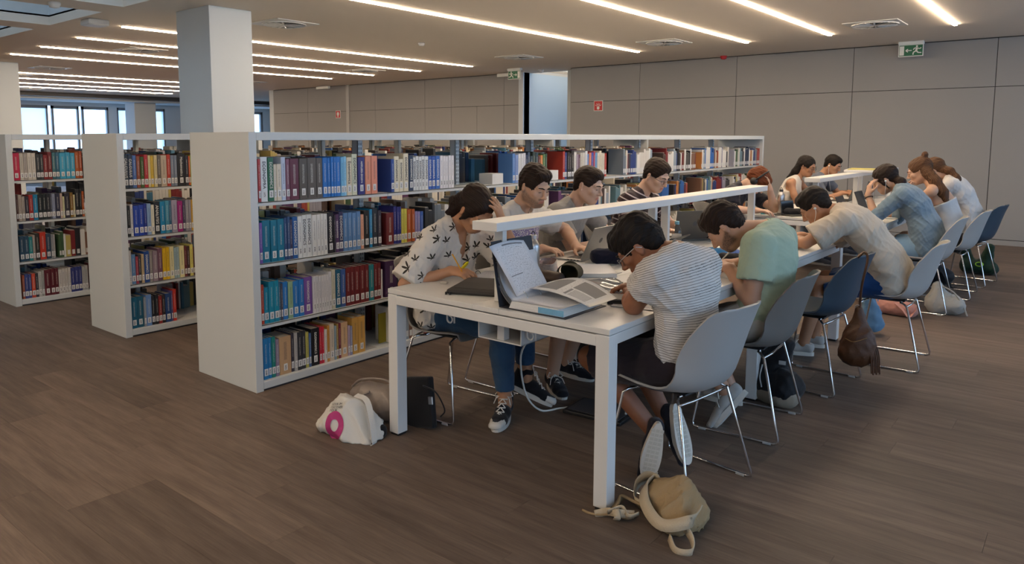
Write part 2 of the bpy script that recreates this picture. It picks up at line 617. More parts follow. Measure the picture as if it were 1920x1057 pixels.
# daylight street facade seen through the far panes
# ---- ceiling light strips
M_STRIP = emis('warm_light_strip', (1.0, .79, .575, 1), STRIP_E)
STR = [(-1.51, 4.2, 10.85), (-2.94, 4.2, 10.83), (-4.085, 4.2, 10.89), (-5.85, 4.2, 10.92),
       (-9.465, 4.35, 11.03), (-10.94, 4.41, 11.1), (-12.415, 4.47, 11.14), (-13.87, 4.53, 11.15),
       (-17.6, 4.6, 11.2), (-19.16, 4.6, 11.3), (-20.8, 4.6, 11.4), (-22.25, 4.6, 11.67), (-1.2, -2.8, .9), (-2.9, -2.8, .9), (-4.3, -2.8, .9), (-5.8, -2.8, .9)]  # last four strips are unseen, added to light the bookcase ends and floor
names = ['first strip from the right', 'second strip from the right', 'third strip from the right', 'strip passing over the nearest bookcase',
         'strip just behind the column', 'second strip behind the column', 'third strip behind the column', 'fourth strip behind the column',
         'first strip of the far bay', 'second strip of the far bay', 'third strip of the far bay', 'last strip of the far bay',
         'strip behind the camera', 'second strip behind the camera', 'third strip behind the camera', 'fourth strip behind the camera']
for (x, a, b), nm in zip(STR, names):
    r = empty('ceiling_light', (x, (a + b) / 2, CEIL), 0, 'warm white linear ceiling light, ' + nm, 'ceiling light', 'linear ceiling lights')
    h = (b - a) / 2
    MB().box(-.026, .026, -h - .006, h + .006, -.003, .001).build('trim_frame', M_WHITE, r)
    MB().box(-.019, .019, -h, h, -.015, -.0032).build('diffuser', M_STRIP, r)

# ---- swirl air diffusers
def vent_tree():
    r = empty('air_diffuser', (0, 0, CEIL))
    MB().rbox(-.3, .3, -.3, .3, -.012, .0, .003).build('plate', M_WHITE, r)
    MB().lathe([(.26, -.012), (.26, -.0135), (.245, -.0145), (.0, -.0145)], 32).build('throat', M_DGREY, r)
    mb = MB().lathe([(.045, -.0146), (.045, -.024), (.0, -.026)], 16)
    mb.lathe([(.262, -.012), (.262, -.022), (.248, -.022), (.248, -.0145)], 32)
    mb.build('ring', M_WHITE, r)
    for k in range(18):
        a = 2 * PI * k / 18
        m = MB().box(.045, .25, -.010, .010, -.024, -.020)
        m.xf(Matrix.Rotation(a, 4, 'Z') @ Matrix.Translation((0, 0, -.022)) @ Matrix.Rotation(.5, 4, 'X') @ Matrix.Translation((0, 0, .022)))
        m.build('vane', M_WHITE, r)
    return r


VENTS = [(-7.73, 5.51, 'beside the white column'), (-5.0, 10.1, 'above the end of the nearest bookcase'),
         (-2.25, 10.15, 'near the exit sign on the right'), (-7.78, 10.3, 'near the exit sign by the white recess'),
         (-11.7, 5.65, 'among the strips left of the column'), (-11.7, 10.28, 'near the far panelled wall'),
         (-16.0, 5.9, 'catching the daylight left of the strips'), (-16.2, 10.5, 'near the lobby opening right of the column'), (-18.3, 6.0, 'beyond the cream column'),
         (-23.2, 8.0, 'before the dark ceiling slot on the left'), (-22.9, 11.2, 'before the dark ceiling slot near the column')]
v0 = vent_tree()
for k, (x, y, nm) in enumerate(VENTS):
    v = v0 if k == 0 else copy_tree(v0)
    v.location = (x, y, CEIL)
    tag(v, 'round swirl air diffuser in a square plate ' + nm, 'air vent', 'ceiling air diffusers')

# ---- exit signs, detectors, wall signs
def exit_sign(x, y, flip, label):
    r = empty('exit_sign', (x, y, CEIL), 0, label, 'sign')
    MB().rbox(-.16, .16, -.03, .05, -.045, 0, .006).build('housing', M_SIGNW, r)
    MB().box(-.158, .158, -.005, .005, -.215, -.045).build('plate', M_SIGNW, r)
    g = MB().box(-.148, .148, -.0075, -.005, -.205, -.055).build('green_field', M_GREEN, r)
    s = -1 if flip else 1
    mb = MB()
    yb = -.0095

    def rect(x0, x1, z0, z1):
        mb.box(min(s * x0, s * x1), max(s * x0, s * x1), yb, -.0074, z0, z1)

    def bar(p, q, w):
        p, q = Vector((s * p[0], 0, p[1])), Vector((s * q[0], 0, q[1]))
        d = (q - p).normalized()
        n = Vector((-d.z, 0, d.x)) * w
        a = [p + n, p - n, q - n, q + n]
        mb.add([(v.x, yb, v.z) for v in a] + [(v.x, -.0074, v.z) for v in a], [(0, 1, 2, 3), (7, 6, 5, 4), (0, 4, 5, 1), (1, 5, 6, 2), (2, 6, 7, 3), (3, 7, 4, 0)])

    rect(-.142, -.085, -.195, -.065)                      # doorway
    bar((-.062, -.13), (.012, -.13), .006)                # arrow
    bar((-.064, -.13), (-.036, -.108), .006)
    bar((-.064, -.13), (-.036, -.152), .006)
    mb.lathe([(.013, 0), (.013, .002)], 12)               # head of the running figure
    n0 = len(mb.v) - 24
    mb.xf(frame((s * .075, yb, -.075), (1, 0, 0), (0, 0, 1), (0, 1, 0)), n0)
    bar((.078, -.092), (.068, -.14), .013)
    bar((.08, -.095), (.045, -.10), .006); bar((.045, -.10), (.032, -.122), .006)
    bar((.082, -.1), (.112, -.112), .006); bar((.112, -.112), (.13, -.098), .006)
    bar((.066, -.14), (.034, -.158), .008); bar((.034, -.158), (.03, -.192), .007)
    bar((.07, -.14), (.095, -.165), .008); bar((.095, -.165), (.135, -.168), .007)
    mb.build('running_man_and_arrow', M_SIGNW, r)


exit_sign(-2.24, 12.3, False, 'green running-man exit sign with left arrow hung before the panelled wall')
exit_sign(-9.1, 11.9, True, 'green running-man exit sign with right arrow beside the white recess')


def puck(name, x, y, r, h, label, cat, z=CEIL, m=None):
    o = MB().lathe([(r, 0), (r, -h * .45), (r * .82, -h * .7), (r * .8, -h), (r * .3, -h * 1.15), (0.001, -h * 1.15)], 20).build(name, m or M_WHITE, None, 'all', (x, y, z))
    tag(o, label, cat)


puck('smoke_detector', -8.36, 3.16, .06, .05, 'white smoke detector on the beam between skylight wells', 'detector', CEIL)
puck('smoke_detector', -7.75, 7.9, .05, .04, 'small white smoke detector in the middle of the ceiling', 'detector')
puck('smoke_detector', -13.4, 8.7, .05, .04, 'small smoke detector left of the column among the strips', 'detector')
puck('smoke_detector', -8.85, 12.45, .06, .06, 'white dome detector at the mouth of the recess', 'detector')
puck('alarm_beacon', -5.05, 12.42, .055, .05, 'small red alarm beacon on the ceiling edge', 'alarm', CEIL, M_RED)
o = MB().rbox(-.12, .12, -.12, .12, -.07, 0, .015).build('ceiling_box', M_WHITE, None, False, (-9.22, 3.92, CEIL))
tag(o, 'white square ceiling unit beside the skylight wells', 'ceiling unit')
for x, y, nm in ((-15.9, 12.5, 'by the lobby opening'), (-9.75, 12.5, 'beside the exit sign')):
    tag(MB().rbox(-.25, .25, -.04, .04, -.09, -.02, .01).build('emergency_light', M_SIGNW, None, False, (x, y, CEIL)), 'slim white emergency light on the far wall ' + nm, 'light')


def wall_sign(x, y, z, w, h, label, kind):
    r = empty('wall_sign', (x, y, z), 0, label, 'sign')
    MB().rbox(-w / 2, w / 2, -.012, 0, -h / 2, h / 2, .003).build('plate', M_SIGNW, r)
    MB().box(-w / 2 + .012, w / 2 - .012, -.0135, -.012, -h / 2 + .012, h / 2 - .012).build('red_field', M_RED, r)
    mb = MB()
    y0, y1 = -.015, -.0134
    if kind == 'hose':
        mb.box(-.004, .004, y0, y1, -h / 2 + .012, h / 2 - .012)
        mb.lathe([(.035, 0), (.035, .0016)], 14)
        mb.xf(frame((-.06, y0, 0), (.7, 0, 0), (0, 0, 1.5), (0, 1, 0)), len(mb.v) - 28)
        mb.box(.03, .05, y0, y1, -.06, .06).box(.05, .09, y0, y1, 0, .03).box(.05, .07, y0, y1, -.04, -.02)
    elif kind == 'call':
        mb.lathe([(.03, 0), (.03, .0016)], 14)
        mb.xf(frame((0, y0, -.04), (1, 0, 0), (0, 0, 1.1), (0, 1, 0)), len(mb.v) - 28)
        for a in (-60, -30, 0, 30, 60):
            d = Vector((math.sin(math.radians(a)), 0, math.cos(math.radians(a))))
            mb.tube([d * .03 + Vector((0, -.0142, -.02)), d * .075 + Vector((0, -.0142, -.02))], .005, 4)
    else:
        mb.lathe([(.045, 0), (.045, .0016)], 14)
        mb.xf(frame((.0, y0, .01), (1, 0, 0), (0, 0, 1.1), (0, 1, 0)), len(mb.v) - 28)
        mb.box(-.02, .02, y0, y1, -.07, -.03)
    mb.build('pictogram', M_SIGNW, r)


wall_sign(-10.45, 15.18, 2.31, .24, .2, 'red and white fire equipment sign in the white recess', 'hose')
wall_sign(-7.55, YW, 2.11, .2, .2, 'square red fire call point sign on the panelled wall', 'call')
wall_sign(-15.6, YL, 2.12, .2, .2, 'small red fire sign on the far panelled wall', 'bell')
# ---------------------------------------------------------------- bookcases and books
BOOKS = {
 '1a': '2.45,2.468,b23a3a,25;2.468,2.516,dfe3e2,26,ECONOMIA;2.516,2.557,1f5f45,26,ECONOMICS;2.557,2.577,d8cdb8,22;2.577,2.61,d8cdb8,22;2.61,2.642,b9c3d6,26;2.642,2.668,7d5266,25;2.668,2.736,5e2638,25;2.736,2.797,514a42,25;2.797,2.867,574f48,25;2.867,2.916,574f48,25;2.916,2.954,1b6bb8,25;2.954,2.978,1b6bb8,25;2.978,3,1d70c0,25;3,3.02,1b6bb8,25;3.02,3.057,1d70c0,25;3.057,3.082,6fb0d6,25;3.082,3.107,8cc3e0,25;3.107,3.151,dccfb4,25,Economica;3.151,3.196,cfd0b6,27,ECONOMICS;3.202,3.262,2b2a72,25,APPLIED ECON;3.262,3.313,d99072,25;3.313,3.37,dd8f74,25;3.493,3.524,27488f,23;3.524,3.572,e0d6ba,25,ECONOMICS;3.572,3.614,e0d6ba,23,ECONOMICS;3.614,3.664,ddd2b6,26,ECONOMICS;3.664,3.708,2a3a52,25,ECONOMICS;3.708,3.735,dcdcd8,24,ECONOMIA;3.735,3.764,dcdcd8,24,ECONOMIA;3.764,3.791,dcdcd8,24,ECONOMIA;3.791,3.824,dcdcd8,24,ECONOMIA;3.824,3.865,dcdcd8,24,ECONOMIA;3.865,3.9,2d55a8,24,ECONOMIA;3.9,3.939,2d55a8,24,ECONOMIA;3.939,3.986,2f63b0,24,ECONOMIA;3.986,4.017,e2dede,24;4.017,4.048,e2dede,24;4.048,4.076,e2dede,24;4.076,4.106,e2dede,24;4.106,4.139,e2dede,24',
 '1b': '2.447,2.467,7a5aa8,24;2.467,2.524,12708c,25;2.524,2.57,12708c,25;2.57,2.619,12718f,25;2.619,2.64,2d4a78,26;2.64,2.659,34507c,26;2.659,2.68,44415f,24;2.68,2.718,1f5a9c,26,ECONOMICS;2.718,2.749,dfe0dd,26;2.749,2.782,dedfdc,26,ECONOMICS;2.782,2.824,dfdfdb,26,ECONOMICS;2.824,2.859,dedcd6,26;2.859,2.889,dedcd6,26;2.889,2.912,dedcd6,26;2.912,2.945,dedcd6,26;2.945,2.996,232126,26,economics;2.996,3.008,3a3640,24;3.008,3.036,56365f,25,economics;3.036,3.072,343057,26,ECONOMICS;3.072,3.11,5d86b4,25;3.11,3.144,5d86b4,25;3.144,3.179,6289b6,25;3.179,3.216,6289b6,25;3.216,3.245,e0a284,23;3.245,3.294,26221f,25;3.294,3.321,1884b4,26;3.321,3.367,29303a,26;3.367,3.4,3a3440,25;3.444,3.515,6e2426,22;3.515,3.543,2c2f7c,26;3.543,3.568,2c2f7c,26;3.568,3.586,2c3380,26;3.586,3.614,d6cd58,24;3.614,3.645,d6cd58,24;3.645,3.687,b55a24,23;3.687,3.721,b55a24,23;3.721,3.751,8c88bc,21;3.751,3.778,9089bd,21;3.778,3.81,3b62b0,21',
 '1c': '2.446,2.468,b8432c,24;2.468,2.499,1787a2,22;2.499,2.535,1787a2,25;2.535,2.569,1787a2,25;2.569,2.583,4a6e86,24;2.583,2.598,4c4a58,22;2.598,2.635,2777bd,23;2.635,2.67,8fae8a,23;2.67,2.714,2777bd,23;2.714,2.751,2777bd,23;2.751,2.817,76519c,24,ECONOMICS;2.817,2.842,d9d6d6,23;2.842,2.864,d9d6d6,23;2.864,2.883,d9d6d6,23;2.883,2.903,d9d6d6,23;2.903,2.922,d9d6d6,23;2.922,2.942,d9d6d6,23;2.942,2.968,d9d6d6,25;2.968,3,cbc6b0,26;3,3.041,155a77,25,ECONOMICS;3.041,3.082,3a5c98,25;3.082,3.121,6d1e20,25;3.121,3.155,6d1e20,25;3.155,3.204,6d1e20,25;3.204,3.247,6d1e20,25;3.247,3.283,6d1e20,25;3.283,3.327,1f7e86,25;3.327,3.359,6d1e20,25;3.359,3.392,6d1e20,25;3.392,3.405,d9d6d6,20;3.429,3.54,3c2148,25;3.54,3.604,2d3236,26',
 '1d': '2.449,2.482,2079b2,25;2.482,2.506,2079b2,25;2.506,2.534,1f7f74,25;2.534,2.56,8b7d94,23;2.56,2.647,bd9a74,23;2.647,2.67,3c3844,24;2.67,2.693,b0aca8,24;2.693,2.724,34353a,24;2.724,2.755,34353a,24;2.755,2.78,bab25c,23;2.78,2.796,4e6c9c,22;2.796,2.86,16161c,24,ECONOMICS;2.86,2.879,c8233a,24;2.879,2.897,c8233a,24;2.897,2.921,e0d8cc,22;2.921,2.941,c98d3c,24;2.941,2.978,d2c3ad,24;2.978,2.996,8fa6b0,22;2.996,3.014,a88a4c,23;3.014,3.034,7a2c3c,23;3.034,3.091,d2ad84,23;3.091,3.111,b4a0b4,20;3.111,3.13,8c90b0,20;3.13,3.179,c79a4e,25;3.179,3.242,c79a4e,25',
 '2a': '2.494,2.53,33404c,25,CALCULUS;2.53,2.561,2c3c50,25,CALCULUS;2.561,2.591,4d6ea8,24;2.591,2.621,8a4a36,24;2.621,2.648,3f5a2c,23;2.648,2.679,b03038,25;2.679,2.698,d6c896,24;2.698,2.723,d8b43c,24;2.723,2.749,cfc090,24;2.749,2.777,6c6258,25;2.777,2.825,bfae98,24;2.825,2.856,b83a28,25;2.856,2.882,7a8494,24;2.882,2.908,7a8494,24;2.908,2.973,1d1c1e,25,Mathematica;2.973,3.002,33303a,24;3.002,3.016,c85a2c,23;3.016,3.04,9cb43c,24',
 '2b': '2.502,2.528,24282a,23;2.528,2.55,d9d2cc,24;2.55,2.588,2746a4,23;2.588,2.628,2746a4,23;2.628,2.653,2c3a8c,24;2.653,2.684,88a6cc,24;2.684,2.709,e2dcc4,23;2.709,2.755,232a34,25,ANALYSIS;2.755,2.796,1a83b0,25;2.796,2.827,4d93ac,25;2.827,2.847,3a6a88,25;2.847,2.894,a49cb0,25;2.894,2.938,9c2074,24;2.938,2.961,4a4460,24;2.961,2.988,94909c,25;2.988,3.008,94909c,25;3.008,3.035,d8a838,25',
 '2c': '2.498,2.519,c4c0bc,26;2.519,2.551,5c84ac,23;2.551,2.57,9c3a48,21;2.57,2.593,3a3a42,22;2.593,2.613,b49c78,22;2.613,2.654,23498c,24,ECONOMICS;2.654,2.681,8c8580,24;2.681,2.719,8c7a84,24;2.719,2.757,6c4a5c,25;2.757,2.787,d8b01c,25;2.787,2.815,d8b01c,25;2.815,2.851,d8cfa0,25;2.851,2.871,98b0b8,24;2.871,2.896,98b0b8,24;2.896,2.938,dfd6a0,25;2.938,2.958,6c3030,24;2.958,2.983,442a2c,24;2.983,3.011,d6cc6c,25;3.011,3.036,5c3a3a,23',
 '2d': '2.499,2.544,1d6480,24;2.544,2.595,1f5c74,24;2.595,2.613,8c949c,23;2.613,2.656,6f94c8,24;2.656,2.684,22242a,23;2.684,2.71,26262a,23;2.71,2.739,8c2c2c,22;2.739,2.764,30282c,22;2.764,2.812,24467c,23;2.812,2.826,5c4c7c,24;2.826,2.855,c83a30,25',
 '3a': '2.343,2.4,b81f44,24;2.4,2.431,bcb6a8,24;2.431,2.462,a49c94,24;2.462,2.494,c9c2b6,24;2.494,2.531,c9c2b6,24;2.531,2.564,34383c,23;2.564,2.592,383c40,23;2.592,2.626,7c2428,22;2.626,2.663,6c2024,25;2.663,2.694,3c6c74,24;2.694,2.725,36647c,24;2.725,2.778,3c9cc0,24;2.778,2.819,3c9cc0,24;2.819,2.86,3c9cc0,24;2.86,2.894,a45424,25;2.894,2.924,9c4420,25',
 '3b': '2.351,2.368,5c3a34,23;2.368,2.397,a89c90,23;2.397,2.422,a49a90,22;2.422,2.453,34303c,22;2.453,2.488,9c2c2c,23;2.488,2.526,1f7ca4,23;2.526,2.565,242a2c,23;2.565,2.596,262c2e,23;2.596,2.629,2c2e34,23;2.629,2.643,4c5060,23;2.643,2.672,9098b0,23;2.672,2.712,34364c,23;2.712,2.734,c0a89c,23;2.734,2.75,d4d0a4,20;2.75,2.796,34303a,23;2.796,2.826,84642c,23;2.826,2.841,cfc49c,21;2.841,2.879,26282c,26;2.879,2.902,26282c,26;2.902,2.923,a85424,24',
 '3c': '2.357,2.395,2c4a60,23;2.395,2.433,2c4a60,23;2.433,2.464,1f7c80,22;2.464,2.485,9c9088,23;2.485,2.522,34302c,24;2.522,2.574,c03a28,25;2.574,2.614,34485c,23;2.614,2.634,84888c,22;2.634,2.65,b0aca8,22',
 '3d': '2.36,2.38,a4583c,22;2.38,2.412,3a4884,22;2.412,2.436,3a4884,22;2.436,2.468,c04a34,22;2.468,2.493,34343c,22;2.493,2.521,b4b4b0,23;2.521,2.543,9c9c98,24;2.543,2.593,5c1c28,24;2.593,2.629,5c1c28,24;2.629,2.661,5c1c28,24;2.661,2.69,c4c0bc,23;2.69,2.719,c4c0bc,23;2.719,2.744,c4c0bc,23;2.744,2.769,c4c0bc,23;2.769,2.802,2f3878,23;2.802,2.836,2f3878,23;2.836,2.867,2f3878,23;2.867,2.891,a8a8a8,23;2.891,2.922,a8a8a8,23',
}


def cover_mat(name, use_attr):
    """book cover: its own colour, with faint print down the middle of the spine"""
    m = bpy.data.materials.new(name)
    m.use_nodes = True
    nt = m.node_tree
    N, L = nt.nodes, nt.links
    b = N['Principled BSDF']
    b.inputs['Roughness'].default_value = .45
    if use_attr:
        a = N.new('ShaderNodeAttribute'); a.attribute_name = 'cover'
        L.new(a.outputs['Color'], b.inputs['Base Color'])
        return m
    oi = N.new('ShaderNodeObjectInfo')
    tc = N.new('ShaderNodeTexCoord')
    sp = N.new('ShaderNodeSeparateXYZ'); L.new(tc.outputs['Generated'], sp.inputs[0])
    def band(out, lo, hi):
        x = N.new('ShaderNodeMath'); x.operation = 'GREATER_THAN'; x.inputs[1].default_value = lo; L.new(out, x.inputs[0])
        y = N.new('ShaderNodeMath'); y.operation = 'LESS_THAN'; y.inputs[1].default_value = hi; L.new(out, y.inputs[0])
        z = N.new('ShaderNodeMath'); z.operation = 'MULTIPLY'; L.new(x.outputs[0], z.inputs[0]); L.new(y.outputs[0], z.inputs[1])
        return z.outputs[0]
    def mul(a, c):
        z = N.new('ShaderNodeMath'); z.operation = 'MULTIPLY'; L.new(a, z.inputs[0]); L.new(c, z.inputs[1]); return z.outputs[0]
    mp = N.new('ShaderNodeMapping'); mp.inputs['Scale'].default_value = (1, 500, 260)
    L.new(tc.outputs['Object'], mp.inputs[0])
    va = N.new('ShaderNodeVectorMath'); va.operation = 'ADD'; L.new(mp.outputs[0], va.inputs[0])
    cb = N.new('ShaderNodeCombineXYZ'); sc = N.new('ShaderNodeMath'); sc.operation = 'MULTIPLY'; sc.inputs[1].default_value = 91
    L.new(oi.outputs['Random'], sc.inputs[0]); L.new(sc.outputs[0], cb.inputs[2]); L.new(cb.outputs[0], va.inputs[1])
    n = N.new('ShaderNodeTexNoise'); n.inputs['Scale'].default_value = 1; n.inputs['Detail'].default_value = 1
    L.new(va.outputs[0], n.inputs['Vector'])
    g = N.new('ShaderNodeMath'); g.operation = 'GREATER_THAN'; g.inputs[1].default_value = .52; L.new(n.outputs['Fac'], g.inputs[0])
    msk = mul(mul(mul(band(sp.outputs[1], .38, .62), band(sp.outputs[2], .38, .86)), band(sp.outputs[0], .985, 1.1)), g.outputs[0])
    bw = N.new('ShaderNodeRGBToBW'); L.new(oi.outputs['Color'], bw.inputs[0])
    ck = N.new('ShaderNodeMath'); ck.operation = 'GREATER_THAN'; ck.inputs[1].default_value = .3; L.new(bw.outputs[0], ck.inputs[0])
    ink = N.new('ShaderNodeMix'); ink.data_type = 'RGBA'
    ink.inputs[6].default_value = (.6, .58, .52, 1); ink.inputs[7].default_value = (.06, .06, .08, 1)
    L.new(ck.outputs[0], ink.inputs[0])
    k = N.new('ShaderNodeMath'); k.operation = 'MULTIPLY'; k.inputs[1].default_value = .75; L.new(msk, k.inputs[0])
    mx = N.new('ShaderNodeMix'); mx.data_type = 'RGBA'
    L.new(k.outputs[0], mx.inputs[0]); L.new(oi.outputs['Color'], mx.inputs[6]); L.new(ink.outputs[2], mx.inputs[7])
    L.new(mx.outputs[2], b.inputs['Base Color'])
    return m


M_COVER = cover_mat('book_cover', False)
M_COVER_ROW = cover_mat('book_cover_row', True)
M_PAGES = mat('book_pages', (.55, .50, .42, 1), .85, var=.06, vscale=30, stretch=(1, 200, 1))
M_INKD = mat('dark_print', (.03, .03, .035, 1), .6)
M_INKL = mat('light_print', (.72, .70, .64, 1), .6)
M_INKG = mat('green_print', (.08, .28, .16, 1), .6)


def label_mat():
    m = mat('spine_label_paper', (.72, .72, .70, 1), .6)
    nt = m.node_tree
    N, L = nt.nodes, nt.links
    tc = N.new('ShaderNodeTexCoord')
    mp = N.new('ShaderNodeMapping'); mp.inputs['Scale'].default_value = (1, 160, 420)
    L.new(tc.outputs['Object'], mp.inputs[0])
    n = N.new('ShaderNodeTexNoise'); n.inputs['Scale'].default_value = 1
    L.new(mp.outputs[0], n.inputs['Vector'])
    sp = N.new('ShaderNodeSeparateXYZ'); L.new(tc.outputs['Generated'], sp.inputs[0])
    a = N.new('ShaderNodeMath'); a.operation = 'COMPARE'; a.inputs[1].default_value = .5; a.inputs[2].default_value = .22; L.new(sp.outputs[1], a.inputs[0])
    a2 = N.new('ShaderNodeMath'); a2.operation = 'COMPARE'; a2.inputs[1].default_value = .45; a2.inputs[2].default_value = .33; L.new(sp.outputs[2], a2.inputs[0])
    g = N.new('ShaderNodeMath'); g.operation = 'GREATER_THAN'; g.inputs[1].default_value = .5; L.new(n.outputs['Fac'], g.inputs[0])
    p = N.new('ShaderNodeMath'); p.operation = 'MULTIPLY'; L.new(a.outputs[0], p.inputs[0]); L.new(a2.outputs[0], p.inputs[1])
    q = N.new('ShaderNodeMath'); q.operation = 'MULTIPLY'; L.new(p.outputs[0], q.inputs[0]); L.new(g.outputs[0], q.inputs[1])
    mx = N.new('ShaderNodeMix'); mx.data_type = 'RGBA'
    mx.inputs[6].default_value = (.72, .72, .70, 1); mx.inputs[7].default_value = (.07, .07, .08, 1)
    L.new(q.outputs[0], mx.inputs[0]); L.new(mx.outputs[2], N['Principled BSDF'].inputs['Base Color'])
    return m


M_LABEL = label_mat()
LEVELS = [1.114, .754, .392, .056]


def colour_word(hexc):
    import colorsys
    r, g, b = (int(hexc[i:i + 2], 16) / 255 for i in (0, 2, 4))
    h, l, s = colorsys.rgb_to_hls(r, g, b)
    if s < .16:
        return 'black' if l < .17 else 'dark grey' if l < .3 else 'grey' if l < .62 else 'white'
    if l < .14:
        return 'black'
    h *= 360
    if h < 18 or h > 340:
        w = 'maroon' if l < .3 else 'red' if l < .55 else 'pink'
    elif h < 48:
        w = 'brown' if l < .36 else ('orange' if s > .5 and l < .62 else 'tan' if l < .72 else 'cream')
    elif h < 72:
        w = 'yellow' if s > .3 and l < .72 else 'cream'
    elif h < 165:
        w = 'green'
    elif h < 205:
        w = 'teal' if l < .55 else 'pale blue'
    elif h < 255:
        w = 'navy' if l < .3 else 'blue' if l < .62 else 'pale blue'
    else:
        w = 'purple' if l < .55 else 'lilac'
    return w


ORD = ['first', 'second', 'third', 'fourth', 'fifth', 'sixth', 'seventh', 'eighth', 'ninth', 'tenth', 'eleventh', 'twelfth', 'thirteenth',
       'fourteenth', 'fifteenth', 'sixteenth', 'seventeenth', 'eighteenth', 'nineteenth', 'twentieth']
TENS = {20: 'twenty', 30: 'thirty', 40: 'forty', 50: 'fifty', 60: 'sixty', 70: 'seventy'}


def ordinal(n):
    if n <= 20:
        return ORD[n - 1]
    t, u = n // 10 * 10, n % 10
    return {30: 'thirtieth', 40: 'fortieth', 50: 'fiftieth', 60: 'sixtieth', 70: 'seventieth'}[t] if u == 0 else TENS[t] + '-' + ORD[u - 1]


LVN = ['top', 'second', 'third', 'bottom']
CASEN = {1: 'nearest', 2: 'middle', 3: 'leftmost'}


def make_book(w, h, d, hexc, loc, title, lean=0.):
    """spine looks along +X, thickness along Y; origin at the foot of the spine"""
    mb = MB()
    c = .0025
    b = .0035 if w > .02 else .0015
    mb.add([(0, b, 0), (0, w - b, 0), (-d, w, 0), (-d, 0, 0), (-.003, 0, 0), (-.003, w, 0)], [])     # kept simple below
    mb.v, mb.f, mb.m = [], [], []
    sp = [(0, b), (0, w - b), (-b, w), (-d, w), (-d, w - c), (-.006, w - c), (-.006, c), (-d, c), (-d, 0), (-b, 0)]
    mb.prism(sp, 0, h, 0)
    mb.box(-d + .004, -.006, c, w - c, .003, h - .003, 1)
    o = mb.build('book', [M_COVER, M_PAGES], None, False, loc)
    o.color = srgb('#' + hexc)
    if lean:
        o.rotation_euler = (lean, 0, 0)
    return o


rb = random.Random(11)


def spine_parts(o, w, h, title, light):
    lw = min(w - .004, .026)
    if lw > .008:
        lb = MB().box(0, .0008, w / 2 - lw / 2, w / 2 + lw / 2, .022, .022 + .042).build('spine_label', M_LABEL, o)
    if title:
        v, f = text_mesh(title)
        wid = max(p[0] for p in v) - min(p[0] for p in v)
        s = min(w * .95, (h - .1) / wid)
        mb = MB()
        add_text(mb, title, frame((.0004, w / 2, .07 + (h - .09) / 2), (0, 0, -s), (0, s, 0), (.2, 0, 0)))
        mb.build('spine_title', M_INKD if light else M_INKL, o)


SPX = {1: -3.725, 2: -5.513, 3: -7.30}
individual = {}
nb = 0
for key, txt in BOOKS.items():
    ci, lv = int(key[0]), 'abcd'.index(key[1])
    z = LEVELS[lv] + .001
    ext = []
    for it in txt.split(';'):
        p = it.split(',')
        ext.append((float(p[0]), float(p[1]), p[2], float(p[3]) / 100, p[4] if len(p) > 4 else ''))
    if key == '1a':      # further bays of the top shelf, seen between the readers
        pal = ['5a86c0', '7f96c6', 'd8d8d6', 'd8d8d6', 'cfcfd2', '2c3a58', '3c4a60', '34444c', '2f3d34', '30454c', '6a3a34', 'd08040', '5a7a4a', '34503c']
        yy = 4.86
        for c in pal:
            w = rb.uniform(.03, .042); ext.append((yy, yy + w, c, rb.uniform(.22, .26), '')); yy += w
        pal = ['a83a2c', '31407c', '2a2624', '2a2624', '2a2624', 'd6d2cc', '9a8a98', '5c3a50', 'c9c2b4', 'cfcac0', 'd4d4d4', '5a86c0', 'd07a58', '3a4a9c', 'b03a4a', '6a9ac4', 'd8d0c0', 'd4c8b0', 'cfc6b4', 'cfc6b4', 'a03028']
        yy = 5.6
        for c in pal:
            w = rb.uniform(.03, .042); ext.append((yy, yy + w, c, rb.uniform(.22, .26), '')); yy += w
    for k, (a, b, hexc, h, title) in enumerate(ext):
        w = b - a - .0015
        if w < .012:
            w = .012
        h = min(h * .99 + rb.uniform(-.004, .004), .30)
        d = rb.uniform(.15, .19)
        o = make_book(w, h, d, hexc, (SPX[ci] - rb.uniform(0, .006), a, z), title)
        lum = sum(srgb('#' + hexc)[:3]) / 3
        spine_parts(o, w, h, title, lum > .3)
        cw = colour_word(hexc)
        lab = '%s book, %s from the left on the %s shelf of the %s bookcase' % (cw, ordinal(k + 1), LVN[lv], CASEN[ci])
        if title in ('ECONOMICS', 'CALCULUS', 'ECONOMIA', 'Mathematica', 'economics'):
            lab = '%s book titled %s, %s from left on the %s shelf of %s bookcase' % (cw, title, ordinal(k + 1), LVN[lv], CASEN[ci])
        tag(o, lab, 'book', 'books on the %s shelf of the %s bookcase' % (LVN[lv], CASEN[ci]))
        individual.setdefault((ci, lv), []).append((a, b))
        nb += 1

CASES = {1: (-4.343, -3.698, 2.377, 10.64), 2: (-6.087, -5.488, 2.44, 10.64), 3: (-7.90, -7.275, 2.29, 4.22), 5: (-7.90, -7.275, 4.8, 10.64), 4: (-9.68, -9.06, 2.29, 10.64)}
CLAB = {1: 'long white double-sided bookcase nearest the tables, filled with books', 2: 'white double-sided bookcase in the middle row behind the nearest one',
        3: 'white double-sided bookcase at the left edge of the picture', 4: 'white bookcase behind the leftmost one, seen through its shelves', 5: 'white bookcase beyond the column, behind the middle one'}
BAY = 1.03
row_v = MB()
row_c = []


